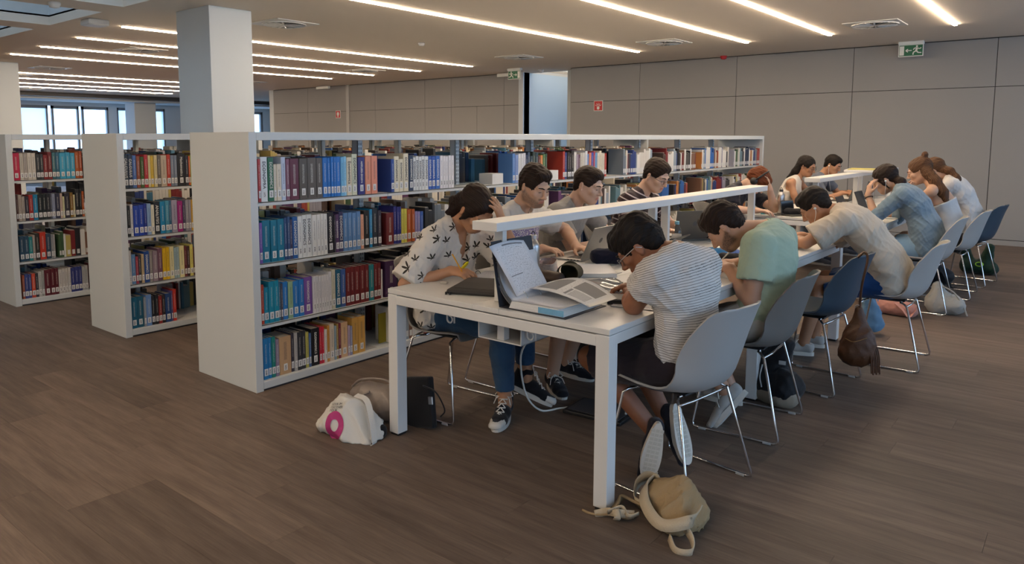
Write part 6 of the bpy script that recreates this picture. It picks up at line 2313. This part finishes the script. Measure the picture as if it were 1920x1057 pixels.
mb.xf(Matrix.Rotation(-.55, 4, 'Y') @ Matrix.Rotation(.15, 4, 'X') @ Matrix.Translation((0, 0, .025)))
mb.build('shaft', mat('pencil_yellow', '#d89a1c', .5), r)


def steel_bottle(loc, h, label):
    r = empty('steel_bottle', loc, 0, label, 'bottle')
    MB().lathe([(.030, 0), (.0345, .004), (.0345, h * .70), (.032, h * .76), (.022, h * .84), (.017, h * .86), (.017, h * .90)], 24).build('body', M_STEEL, r, 'all')
    c = MB().lathe([(.0185, h * .885), (.0185, h * .97), (.015, h * .98), (.001, h * .98)], 18)
    c.build('cap', M_DGREY if loc[1] > 5 else M_STEEL, r, True)
    MB().tube([(.011 * math.cos(a), 0, h + .011 * math.sin(a)) for a in np.linspace(0, 2 * PI, 13)[:-1]], .0028, 6, closed=True).build('loop', M_DGREY, r)


steel_bottle((-2.285, 3.16, BZ), .235, 'brushed steel bottle standing behind the open binder')
steel_bottle((-2.41, 7.47, BZ), .245, 'brushed steel bottle with a loop cap on the back table')

r = empty('pencil_case', (-2.31, 3.33, BZ), math.radians(28), 'open floral white pencil case with red lining behind the steel bottle', 'pencil case')
M_FLOR = mat('floral_cloth', '#b5aaa2', .85, var=.5, vscale=90)
MB().grid(lambda u, v: (.05 * math.copysign(abs(math.cos(2 * PI * u)) ** .5, math.cos(2 * PI * u)) * (1 - .1 * v), .11 * math.copysign(abs(math.sin(2 * PI * u)) ** .5, math.sin(2 * PI * u)), .065 * v), 32, 6, 0, .003, True).build('side', M_FLOR, r, 'all')
MB().rbox(-.046, .046, -.105, .105, .001, .022, .008).build('lining', mat('red_lining', '#8e1f30', .8), r)
r = empty('hat_pouch', (-2.09, 3.21, BZ), math.radians(205), 'olive cloth pouch gaping open between binder and papers', 'pouch')
M_OLIVE = mat('olive_cloth', '#3f3a28', .9, var=.2, vscale=30, bump=.3, bscale=200)
mb = MB().grid(lambda u, v: ((.062 - .01 * v) * math.cos(2 * PI * u), -.06 + .13 * v, .05 + .044 * math.sin(2 * PI * u) * (1 + .05 * math.sin(6 * PI * u)) - .012 * (1 - v)), 28, 8, 0, .004, True)
mb.build('body', M_OLIVE, r, 'all')
MB().lathe([(.052, -.005), (.05, .003), (.001, .006)], 20).xf(Matrix.Translation((0, -.05, .045)) @ Matrix.Rotation(PI / 2, 4, 'X')).build('base', M_OLIVE, r)
o, _, _ = soft('leather_purse', lambda S_: S_.cone((-.06, 0, .03), (.06, .01, .03), .032, .03, .01, (0, 1, 0), 1.3), mat('brown_purse_leather', '#3a2a20', .6), .006, .003, 4, None, (-2.15, 3.10, BZ), 0.)
tag(o, 'dark brown soft purse beside the olive pouch', 'purse')
o, _, _ = soft('sponge_roll', lambda S_: S_.cone((0, -.02, .02), (0, .02, .02), .022, .022), mat('mustard_foam', '#a8842c', .9, bump=.4, bscale=120), .005, .002, 6, None, (-2.235, 3.06, BZ), 0.)
tag(o, 'small mustard yellow snack roll behind the binder', 'snack')


def paper_stack(x, y, w, l, h, rz, label, cat='papers', m=None, top=None):
    r = empty('paper_pad', (x, y, BZ), math.radians(rz), label, cat)
    mb = MB()
    n = max(2, int(h / .003))
    for k in range(n):
        j = .0012 * ((k * 7) % 3 - 1)
        mb.box(-w / 2 + j, w / 2 + j, -l / 2 - j, l / 2 - j, k * h / n, (k + .92) * h / n)
    mb.build('sheets', m or M_PAPER, r)
    sheet('top_sheet', lambda u, v: (-w / 2 + w * u, -l / 2 + l * v, h + .001), top or M_BLANK, r)
    return r


paper_stack(-2.12, 3.49, .22, .31, .022, 38, 'thick white pad of blank paper in the middle of the front table')
r = paper_stack(-1.86, 3.17, .22, .30, .012, 52, 'clear plastic folder of papers beside the fanned sheet', 'folder')
M_CLEAR = pane_mat('clear_plastic', (.93, .93, .92, 1))
sheet('plastic_cover', lambda u, v: (-.12 + .24 * u, -.16 + .32 * v, .017 + .004 * math.sin(9 * u) * math.sin(7 * v)), M_CLEAR, r, 14, 14)
paper_stack(-1.55, 2.99, .21, .29, .003, 12, 'sheet the student in stripes is writing on', 'paper', None, M_TYPE)
r = empty('phone_case', (-1.655, 2.935, BZ), .5, 'dark grey folded phone case by the elbow of the student in stripes', 'phone case')
MB().rbox(-.04, .04, -.075, .075, 0, .012, .005).build('lower_flap', M_NEOP, r)
MB().rbox(-.04, .035, -.07, .06, .012, .024, .005).build('upper_flap', M_DGREY, r)
paper_stack(-1.58, 3.93, .21, .29, .004, 5, 'sheet the student in mint green is writing on', 'paper', None, M_TYPE)
paper_stack(-1.66, 5.42, .21, .29, .004, 5, 'sheet under the hands of the student in the beige shirt', 'paper', None, M_TYPE)
paper_stack(-1.56, 7.75, .22, .32, .010, 15, 'white papers at the table edge beside the denim shirt', 'papers')
r = empty('mint_pencil', PP[7]['_']['wr'][1] + A(-.085, -.03, .02), 0, 'thin pencil in the hand of the student in mint green', 'pencil')
MB().lathe([(.001, -.06), (.0036, -.05), (.0036, .07), (.0036, .072)], 6).xf(Matrix.Rotation(.7, 4, 'Y')).build('shaft', M_SIGNW, r)


# ---- laptops
M_ALU = mat('aluminium', '#9a9a98', .38, .85, var=.02)
M_SPACE = mat('grey_aluminium', '#57544f', .42, .6, var=.02)
M_SCREEN = mat('dark_screen', '#15181c', .15)


def laptop(x, y, rz, m, ang, label, w=.31, d=.215, cat='laptop'):
    """screen hinge along local +X edge, user on the -X side"""
    r = empty('laptop', (x, y, BZ), math.radians(rz), label, cat, 'laptops on the tables')
    ba = MB().rbox(-d / 2, d / 2, -w / 2, w / 2, .001, .013, .003).build('base', m, r)
    kb = MB()
    for i in range(5):
        for j in range(13):
            xx, yy = -d / 2 + .10 + i * .019, -w / 2 + .03 + j * .0195
            kb.box(xx, xx + .016, yy, yy + .0165, .013, .0142)
    k_ = kb.build('keys', M_BLACK, ba)
    k_['kind'] = 'stuff'
    MB().rbox(-d / 2 + .01, -d / 2 + .075, -.05, .05, .013, .0134, .0001).build('touchpad', M_ALU if m is M_ALU else M_DGREY, ba)
    pm = MB()
    for k in range(4):
        pm.box(-d / 2 + .12 + k * .022, -d / 2 + .133 + k * .022, -w / 2 - .0004, -w / 2 + .002, .004, .009)
    pm.build('ports', M_BLACK, ba)
    lid = MB().rbox(-.003, .003, -w / 2, w / 2, 0, d, .0025)
    T = Matrix.Translation((d / 2 - .004, 0, .013)) @ Matrix.Rotation(math.radians(ang), 4, 'Y')
    lid.xf(T)
    l_ = lid.build('screen_lid', m, r)
    s_ = MB().box(-.0042, -.003, -w / 2 + .008, w / 2 - .008, .012, d - .008).xf(T)
    s_.build('display', M_SCREEN, l_)
    mk = MB().lathe([(.018, 0), (.018, .0006), (.001, .0006)], 20)
    mk.xf(T @ frame((.0030, 0, d * .55), (0, 1, 0), (0, 0, 1), (1, 0, 0)))
    mk.build('lid_emblem', M_DGREY, l_)
    return r


laptop(-2.475, 3.90, 3, M_ALU, 25, 'silver laptop with a round emblem in front of the bearded typist')
laptop(-2.33, 5.12, -34, M_SPACE, 12, 'dark grey laptop in front of the student in the striped dark top')
laptop(-2.33, 4.50, 0, M_SPACE, 62, 'low-tilted grey laptop in front of the student in the grey T-shirt', .28, .19)
laptop(-2.25, 6.98 + .36, 155, M_SPACE, 10, 'small black tablet propped at the near end of the back table', .17, .13, 'tablet')
laptop(-2.32, 7.62, 14, M_SPACE, 15, 'dark laptop beside the red-haired student', .28, .19)
laptop(-2.37, 9.52, 4, M_SPACE, 18, 'dark laptop before the woman with glasses', .3, .2)
laptop(-2.36, 10.2, 20, M_ALU, 14, 'grey laptop at the far end of the back table', .3, .2)
laptop(-1.72, 7.50, 182, M_SPACE, 22, 'dark laptop in front of the woman in denim', .3, .2)
laptop(-1.75, 8.30, 180, M_SPACE, 20, 'dark laptop in front of the woman with a hair bun', .3, .2)

o, _, _ = soft('navy_jacket', lambda S_: (S_.cone((-.10, -.06, .04), (.10, .08, .045), .055, .05, .03, (0, 0, 1), .9), S_.cone((0, .02, .05), (.04, .12, .07), .05, .04, .03)), cloth('navy_jacket', '#191a2c'), .007, .008, 9, None, (-2.16, 3.86, BZ), 0.)
tag(o, 'navy blue jacket bundled behind the silver laptop', 'jacket')

r = empty('water_bottle', (-2.16, 4.62, BZ), 0, 'clear plastic water bottle with a pale blue cap beside the rail post', 'bottle')
MB().lathe([(.028, 0), (.032, .006), (.032, .05), (.030, .055), (.032, .06), (.032, .11), (.028, .135), (.014, .16), (.0125, .168)], 20).build('body', M_CLEAR, r, 'all')
MB().lathe([(.0326, .06), (.0326, .10)], 20).build('wrapper', pane_mat('wrapper_film', (.85, .87, .9, 1), cover=.35), r, 'all')
MB().lathe([(.0155, .165), (.0155, .185), (.014, .187), (.001, .187)], 16).build('cap', mat('pale_blue_cap', '#7fb0bd', .5), r, True)

r = empty('blue_towel', (-1.87, 4.56, BZ), math.radians(48), 'folded bright blue cloth with a patterned end on a white book', 'cloth')
M_BLUEC = cloth('bright_blue', '#1b6a9c')
MB().rbox(-.16, .16, -.085, .085, 0, .012, .003).build('white_book', M_PAPER, r)
MB().grid(lambda u, v: (-.15 + .22 * u, -.075 + .15 * v, .0145 + .028 * math.sin(PI * min(1, max(0, v * 1.0))) ** .5 * (.6 + .4 * math.sin(PI * u) ** .4) + .003 * math.sin(17 * u + 5 * v)), 16, 12, 0, .003).build('cloth', M_BLUEC, r, 'all')
MB().rbox(.072, .135, -.072, .072, .013, .036, .006).build('patterned_end', mat('checked_band', '#6a7aa8', .8, var=.8, vscale=120, stretch=(3, 1, 1)), r)
o, _, _ = soft('black_pouch', lambda S_: S_.cone((-.08, 0, .02), (.08, 0, .02), .03, .028, .01, (0, 1, 0), 1.5), M_CANVAS, .006, .004, 3, None, (-1.66, 4.36, BZ), 0.)
tag(o, 'black cloth pouch on the table behind the green sleeve', 'pouch')
o, _, _ = soft('black_case', lambda S_: S_.cone((-.07, -.06, .025), (.07, .06, .025), .045, .042, .01, (1, -1, 0), 1.3), M_CANVAS, .007, .004, 5, None, (-2.25, 7.42, BZ), 0.)
tag(o, 'soft black case beside the steel bottle on the back table', 'case')
tag(MB().rbox(-.05, .05, -.012, .012, 0, .012, .004).build('marker', mat('teal_marker', '#27808c', .5), None, False, (-2.50, 7.33, BZ), .6), 'teal marker pen lying at the near end of the back table', 'pen')
r = empty('box_file', (-2.03, 8.95, TZ + .3755), math.radians(8), 'white file box with a yellow folder on the back shelf rail', 'file')
MB().rbox(-.16, .16, -.24, .24, 0, .024, .004).build('box', M_PAPER, r)
MB().rbox(-.13, .14, -.20, .22, .024, .031, .002).build('folder', mat('yellow_folder', '#b8b060', .7), r)
r = empty('water_bottle', (-1.86, 8.62, BZ), 0, 'clear bottle with a dark cap between the women and the wall', 'bottle')
MB().lathe([(.03, 0), (.036, .008), (.036, .17), (.022, .215), (.018, .225)], 18).build('body', M_CLEAR, r, 'all')
MB().lathe([(.02, .222), (.02, .25), (.001, .252)], 14).build('cap', M_DGREY, r, True)

# ---- under the front table: floor box, cables, computer
r = empty('floor_box', (-2.0, 3.40, 0), math.radians(4), 'flat black floor power box under the front table', 'power box')
MB().rbox(-.17, .17, -.12, .12, 0, .022, .006).build('body', M_BLACK, r)
MB().rbox(-.15, .15, -.10, .10, .022, .025, .001).build('lid', M_DGREY, r)
c = MB().tube(curve([(-2.10, 3.0, .60), (-2.17, 3.02, .50), (-2.28, 3.05, .35), (-2.30, 3.12, .12), (-2.26, 3.2, .012), (-2.2, 3.3, .008), (-2.13, 3.36, .02)], 40), .0055, 7)
tag(c.build('power_cable', M_SIGNW, None, 'all'), 'white power cable hanging from the table trough to the floor box', 'cable')
c = MB().tube(curve([(-1.66, 3.05, .62), (-1.75, 3.2, .50), (-1.80, 3.3, .34), (-1.82, 3.36, .15), (-1.86, 3.42, .015)], 30), .006, 7)
tag(c.build('white_cable', M_SIGNW, None, 'all'), 'thin white cable curving down behind the near table leg', 'cable')
r = empty('computer_tower', (-2.46, 4.16, 0), 0, 'black box standing against the middle table leg under the table', 'computer')
MB().rbox(-.13, .13, -.06, .06, .01, .36, .006).build('case', M_BLACK, r)
MB().rbox(-.10, .10, -.05, .05, 0, .01, .002).build('foot', M_DGREY, r)

# ---- bags on the floor
M_TOTE = mat('white_tote_cotton', '#cfccc4', .85, var=.05, bump=.2, bscale=250)


def tote(S_):
    S_.cone((-.12, -.02, .07), (.10, .0, .07), .085, .085, .05, (0, 1, 0), 1.2)
    S_.cone((-.12, .0, .09), (-.06, .02, .17), .075, .05, .05)
    S_.cone((-.02, .02, .10), (-.03, .03, .185), .08, .035, .05)
    S_.cone((.05, .0, .06), (.13, .02, .05), .075, .06, .05)
    c_ = A(-.03, -.01, .07)
    for n_, d_ in (((.45, -.75, .35), .078), ((.75, -.15, .55), .115), ((-.6, -.5, .6), .105), ((.1, .3, .95), .115)):
        S_.plane(c_ + nrm(n_) * d_, n_)


o, V, Fq = soft('tote_bag', tote, M_TOTE, .0075, .011, 14, None, (-2.80, 2.335, 0), 0., .55)
tag(o, 'slumped white cotton tote bag with a pink ring print by the table leg', 'bag')
vx = nrm(A(.78, .62, 0)); vn = nrm(A(.45, -.75, .35)); vy = nrm(np.cross(vn, vx)); vx = np.cross(vy, vn)
ring = []
fr_ = []
nr_ = 36
for k in range(nr_):
    a = 2 * PI * k / nr_
    for q, rad in enumerate((.026, .035, .044, .053, .062)):
        ring.append((rad * math.cos(a) * .82, rad * math.sin(a) * 1.12))
for k in range(nr_):
    for q in range(4):
        a, b = k * 5 + q, ((k + 1) % nr_) * 5 + q
        fr_.append((a, b, b + 1, a + 1))
oc = A(-.065, -.075, .062)
decal(V, Fq, ring, fr_, oc + vx * .03 - vy * .005, vx, vy, .0035).build('ring_print', mat('magenta_print', '#a92f6e', .7), o)
tm = MB()
for q, tx in enumerate(('NOVA IM', 'DISCOVER', 'YOUR')):
    v_, f_ = text_mesh(tx)
    s_ = .017
    x0 = min(p[0] for p in v_)
    pts = [((p[0] - x0) * s_, p[1] * s_ - .0155 * q) for p in v_]
    d_ = decal(V, Fq, pts, f_, oc + vx * -.008 + vy * .098, vx, vy, .002)
    tm.add(d_.v, d_.f)
tm.build('lettering', M_INKD, o)
st_ = MB()
ribbon(st_, curve([(.0, .03, .20), (.08, .03, .19), (.15, .0, .12), (.19, -.02, .03), (.18, -.03, .008)]), .03, .003, (0, 1, .3))
st_.build('handle', M_TOTE, o)

M_SILV = mat('silver_leather', '#8b8078', .42, .25, var=.06, bump=.1, bscale=80)
o, V, Fq = soft('silver_backpack', lambda S_: (S_.cone((-.10, 0, .09), (.08, 0, .09), .085, .08, .04, (0, 1, 0), .8), S_.cone((-.04, 0, .13), (.07, .02, .14), .06, .055, .04)), M_SILV, .0075, .006, 22, None, (-2.87, 2.565, 0), 0.)
tag(o, 'slouching silver leather backpack behind the tote bag', 'backpack')
mb = MB().tube(curve([(-.16, -.03, .15), (-.06, -.05, .215), (.07, -.02, .235), (.15, .02, .2)]), .006, 6)
mb.tube(curve([(.02, -.065, .17), (-.02, -.085, .14), (-.03, -.075, .10)]), .007, 6)
mb.build('strap', M_SILV, o, 'all')
M_BLKC = cloth('black_nylon', '#121216', .6)
r = empty('black_shoulder_bag', (-2.60, 2.63, 0), 0, 'black shoulder bag leaning behind the near left table leg', 'bag')
mb = MB().rbox(-.10, .10, -.02, .02, .0, .26, .012)
mb.xf(Matrix.Rotation(-.22, 4, 'Y') @ Matrix.Rotation(-.12, 4, 'X'))
mb.build('body', M_BLKC, r)
mb = MB().tube(curve([(.04, -.03, .24), (.12, -.02, .22), (.17, -.01, .14), (.15, -.02, .10)]), .004, 6)
mb.build('strap', M_BLKC, r, 'all')
MB().rbox(.085, .115, -.024, -.016, .12, .16, .003).xf(Matrix.Rotation(-.22, 4, 'Y') @ Matrix.Rotation(-.12, 4, 'X')).build('buckle', M_STEEL, r)
o, _, _ = soft('key_pouch', lambda S_: S_.cone((-.03, 0, .03), (.04, .0, .03), .035, .03, .02), M_BLKC, .006, .006, 24, None, (-2.72, 2.42, 0), 0.)
tag(o, 'small dark pouch with metal clips beside the tote bag', 'pouch')
MB().tube([(.03 + .012 * math.cos(a), -.045, .015 + .012 * math.sin(a)) for a in np.linspace(0, 2 * PI, 11)[:-1]], .003, 5, closed=True).build('clip', M_STEEL, o)

# canvas bag in front
M_CANV = mat('beige_canvas', '#9a825f', .9, var=.08, bump=.3, bscale=220)
M_CANVL = mat('pale_canvas_strap', '#b7a88f', .9, var=.06, bump=.3, bscale=220)


def canvas(S_):
    S_.cone((-.05, .03, .055), (.06, .0, .05), .075, .07, .04)
    S_.cone((-.03, .03, .07), (.03, .04, .125), .065, .045, .05)
    S_.cone((.05, -.07, .045), (.08, .03, .05), .055, .065, .04)
    c_ = A(.0, .0, .05)
    for n_, d_ in (((.1, -.65, .75), .082), ((.75, -.25, .6), .105), ((-.6, -.35, .7), .098)):
        S_.plane(c_ + nrm(n_) * d_, n_)


o, V, Fq = soft('canvas_bag', canvas, M_CANV, .0065, .0075, 33, None, (-1.205, 2.585, 0), 0., 1.5)
tag(o, 'beige canvas shoulder bag lying in front of the near chair', 'bag')
m_ = MB()
ribbon(m_, curve([(-.10, .08, .12), (-.105, -.01, .105), (-.055, -.09, .075), (.04, -.145, .055), (.13, -.105, .085), (.135, -.03, .105)], 30), .045, .005, [(0, .2, 1)] * 31 if False else (.3, .6, .8))
m_.build('flap_strap', M_CANVL, o, 'all')
m_ = MB()
ribbon(m_, curve([(.10, -.10, .06), (.15, -.13, .03), (.17, -.18, .012), (.12, -.20, .008), (.07, -.15, .02)], 24), .03, .005, (.2, .1, 1))
m_.build('strap_loop', M_CANVL, o, 'all')
m_ = MB()
ribbon(m_, curve([(-.07, .06, .12), (-.13, .07, .115), (-.17, .05, .07), (-.15, .0, .035), (-.09, -.04, .04)], 24), .06, .004, (.15, -.5, .8))
m_.build('front_flap', M_CANVL, o, 'all')
m_ = MB()
for k in range(4):
    m_.tube(curve([(-.06, -.05, .045), (-.13, -.01 - .01 * k, .03 + .006 * k), (-.20, .015 - .012 * k, .02 + .008 * k), (-.215 + .008 * k, -.06, .010 + .008 * k), (-.17, -.11 - .006 * k, .012 + .006 * k), (-.12, -.12, .016 + .006 * k)], 30), .0065, 6)
m_.tube(curve([(-.18, -.12, .014), (-.22, -.15, .008), (-.26, -.16, .005), (-.30, -.155, .004)]), .005, 6)
m_.build('knotted_cord', M_CANV, o, 'all')
m_ = MB()
ribbon(m_, curve([(-.10, -.10, .03), (-.15, -.14, .035), (-.20, -.13, .02), (-.24, -.16, .008)], 20), .03, .004, (.2, .5, 1))
ribbon(m_, curve([(-.19, -.15, .03), (-.15, -.11, .045), (-.11, -.13, .03), (-.08, -.10, .04)], 20), .028, .004, (.5, -.3, 1))
ribbon(m_, curve([(-.17, -.10, .02), (-.16, -.14, .045), (-.14, -.16, .03), (-.15, -.15, .012)], 20), .026, .004, (1, .2, .4))
m_.build('knot', M_CANVL, o, 'all')
m_ = MB()
for k in range(2):
    m_.tube([tuple(Vector(p) + Vector((.006 * k, .0, 0))) for p in ((.02, .01, .145), (.04, -.02, .12), (.05, -.05, .095))], .0012, 4)
m_.build('seam', mat('dark_seam', '#5c4a34', .9), o)

# black backpack under the mint chair
r = empty('black_backpack', (-1.36, 4.22, 0), math.radians(-20), 'black backpack with a cream bottom and grey patch under the chairs', 'backpack')
o, V, Fq = soft('body', lambda S_: (S_.cone((-.06, 0, .10), (.08, .0, .10), .10, .095, .05, (0, 1, 0), 1.1), S_.cone((-.03, .02, .2), (.03, .02, .32), .095, .07, .05), S_.cone((.10, -.06, .08), (.10, -.03, .16), .06, .05, .03)), M_BLKC, .009, .007, 51, r, (0, 0, 0), .035)
o, V, Fq = soft('cream_base', lambda S_: S_.cone((-.06, -.01, .06), (.10, -.03, .06), .088, .08, .05, (0, 1, 0), 1.1), mat('cream_canvas', '#8f8474', .9), .009, .004, 52, r, (0, 0, 0), 0.)
MB().rbox(-.018, .018, -.003, .003, -.011, .011, .002).xf(Matrix.Translation((.10, -.062, .25)) @ Matrix.Rotation(.5, 4, 'Z')).build('patch', M_GREYP, r)
MB().tube(curve([(.0, -.10, .22), (.01, -.13, .16), (.02, -.125, .10)]), .004, 5).build('zip_cord', M_GREYP, r)

# brown leather bag hanging on the back of the empty chair
M_BROWN = mat('cognac_leather', '#4a2a10', .6, var=.18, vscale=10, bump=.15, bscale=120)
r = empty('leather_bag', (-.985, 4.44, .21), 0, 'brown leather hobo bag hanging from the empty blue chair', 'bag')
o, V, Fq = soft('pouch', lambda S_: (S_.cone((0, 0, .09), (0, .01, .16), .088, .075, .04, (.8, .5, 0), 1.12), S_.cone((0, .01, .15), (-.005, .02, .32), .07, .022, .05)), M_BROWN, .007, .006, 61, r, (0, 0, 0), 0.)
m_ = MB()
ribbon(m_, curve([(-.005, .02, .31), (.0, .03, .46), (.015, .06, .60), (-.01, .09, .635), (-.05, .11, .60)]), .026, .005, (.6, -1, 0))
m_.build('strap', M_BROWN, r, 'all')
m_ = MB()
for k in range(6):
    x_ = .055 + .006 * k
    m_.tube(curve([(x_ - .02, -.03 + .008 * k, .20), (x_ + .02, -.04 + .01 * k, .10), (x_ + .03, -.03 + .01 * k, -.01 - .01 * (k % 2))]), .004, 5)
m_.build('fringe', M_BROWN, r, 'all')
m_ = MB().tube(curve([(-.05, -.06, .17), (.0, -.085, .165), (.06, -.06, .19)]), .002, 5)
m_.build('tie_cord', mat('tan_cord', '#8a6a40', .8), r)
MB().tube([(-.012 + .014 * math.cos(a), .022, .335 + .014 * math.sin(a)) for a in np.linspace(0, 2 * PI, 13)[:-1]], .003, 6, closed=True).build('ring', M_STEEL, r, 'all')

M_PINK = cloth('pink_canvas', '#b98374')
o, V, Fq = soft('pink_bag', lambda S_: (S_.cone((-.16, 0, .06), (.12, .0, .055), .065, .06, .03, (0, 1, 0), 1.3), S_.cone((-.12, 0, .08), (.0, 0, .085), .055, .05, .03)), M_PINK, .009, .009, 71, None, (-1.28, 6.98, 0), 0.)
tag(o, 'limp pink canvas bag lying under the beige-shirted student\'s chair', 'bag')
m_ = MB()
ribbon(m_, curve([(.02, -.07, .11), (.08, -.10, .07), (.13, -.12, .02), (.16, -.06, .06), (.18, .0, .12)]), .02, .004, (0, 1, .5))
m_.build('strap', M_PINK, o)
M_OFFW = cloth('offwhite_canvas', '#a9a69e')
o, V, Fq = soft('white_drawstring_bag', lambda S_: (S_.cone((-.06, 0, .08), (.07, .0, .08), .09, .085, .04, (0, 1, 0), 1.0), S_.cone((-.05, 0, .10), (-.06, 0, .22), .08, .05, .05)), M_OFFW, .009, .009, 72, None, (-.96, 7.30, 0), 0.)
tag(o, 'off-white drawstring bag slumped behind the pink bag', 'bag')
m_ = MB().tube(curve([(-.06, -.03, .25), (.06, -.05, .20), (.13, -.04, .10), (.17, -.05, .01)]), .007, 6)
m_.build('cord', M_OFFW, o, 'all')
o, V, Fq = soft('blue_cloth_bag', lambda S_: (S_.cone((0, 0, .08), (-.03, 0, .28), .07, .04, .04, (1, .3, 0), 1.2),), cloth('pale_denim', '#5c7f9c'), .009, .009, 73, None, (-1.27, 6.15, 0), 0.)
tag(o, 'pale blue cloth bag behind the brown leather bag', 'bag')
m_ = MB()
ribbon(m_, curve([(-.03, 0, .30), (-.02, .02, .36), (.03, .02, .33), (.03, .0, .26)]), .02, .004, (0, 1, 0))
m_.build('handle', cloth('pale_denim_strap', '#5c7f9c'), o)
o, V, Fq = soft('black_rucksack', lambda S_: (S_.cone((-.08, 0, .10), (.08, .02, .10), .10, .09, .04, (0, 1, 0), 1.1), S_.cone((-.05, 0, .16), (-.02, 0, .28), .09, .07, .05)), M_BLKC, .010, .008, 74, None, (-1.24, 8.62, 0), 0.)
tag(o, 'black rucksack on the floor under the far grey chairs', 'rucksack')
m_ = MB()
ribbon(m_, curve([(.06, -.09, .2), (.12, -.11, .10), (.15, -.06, .015), (.20, -.03, .012)]), .03, .004, (1, 1, 0))
m_.build('strap', M_BLKC, o)
o, V, Fq = soft('dark_rucksack', lambda S_: (S_.cone((-.06, 0, .09), (.06, .02, .09), .09, .085, .04, (0, 1, 0), 1.1), S_.cone((-.03, 0, .14), (-.02, 0, .24), .08, .06, .05)), M_BLKC, .010, .008, 75, None, (-1.40, 7.85, 0), 0.)
tag(o, 'black bag on the floor behind the woman in denim\'s chair', 'rucksack')
m_ = MB()
ribbon(m_, curve([(-.04, -.05, .28), (0, -.06, .33), (.04, -.04, .27)]), .02, .004, (0, 1, 0))
m_.build('handle', M_BLKC, o)
M_GRNB = cloth('bottle_green_nylon', '#16301f', .6)
r = empty('green_backpack', (-.99, 9.72, 0), 0, 'dark green backpack lying open by the wall', 'backpack')
soft('body', lambda S_: (S_.cone((-.10, 0, .08), (.12, .0, .07), .08, .07, .04, (0, 1, 0), 1.3), S_.cone((-.08, .03, .10), (-.17, .02, .36), .065, .045, .04), S_.cone((.06, .0, .10), (.10, -.02, .30), .075, .045, .04)), M_GRNB, .010, .008, 81, r, (0, 0, 0), 0.)
MB().tube([(.02 + .035 * math.cos(a), -.11 + .02 * math.sin(a), .12 + .02 * math.sin(a)) for a in np.linspace(0, 2 * PI, 15)[:-1]], .006, 6, closed=True).build('lime_loop', mat('lime_cord', '#7fae2c', .6), r, 'all')
o = MB().rbox(-.06, .06, -.10, .10, 0, .016, .004).build('blue_packet', mat('sky_blue_wrapper', '#3c8fc4', .4), None, False, (-1.10, 5.58, .4535), .3)
tag(o, 'small sky blue packet on the light grey chair seat', 'packet')
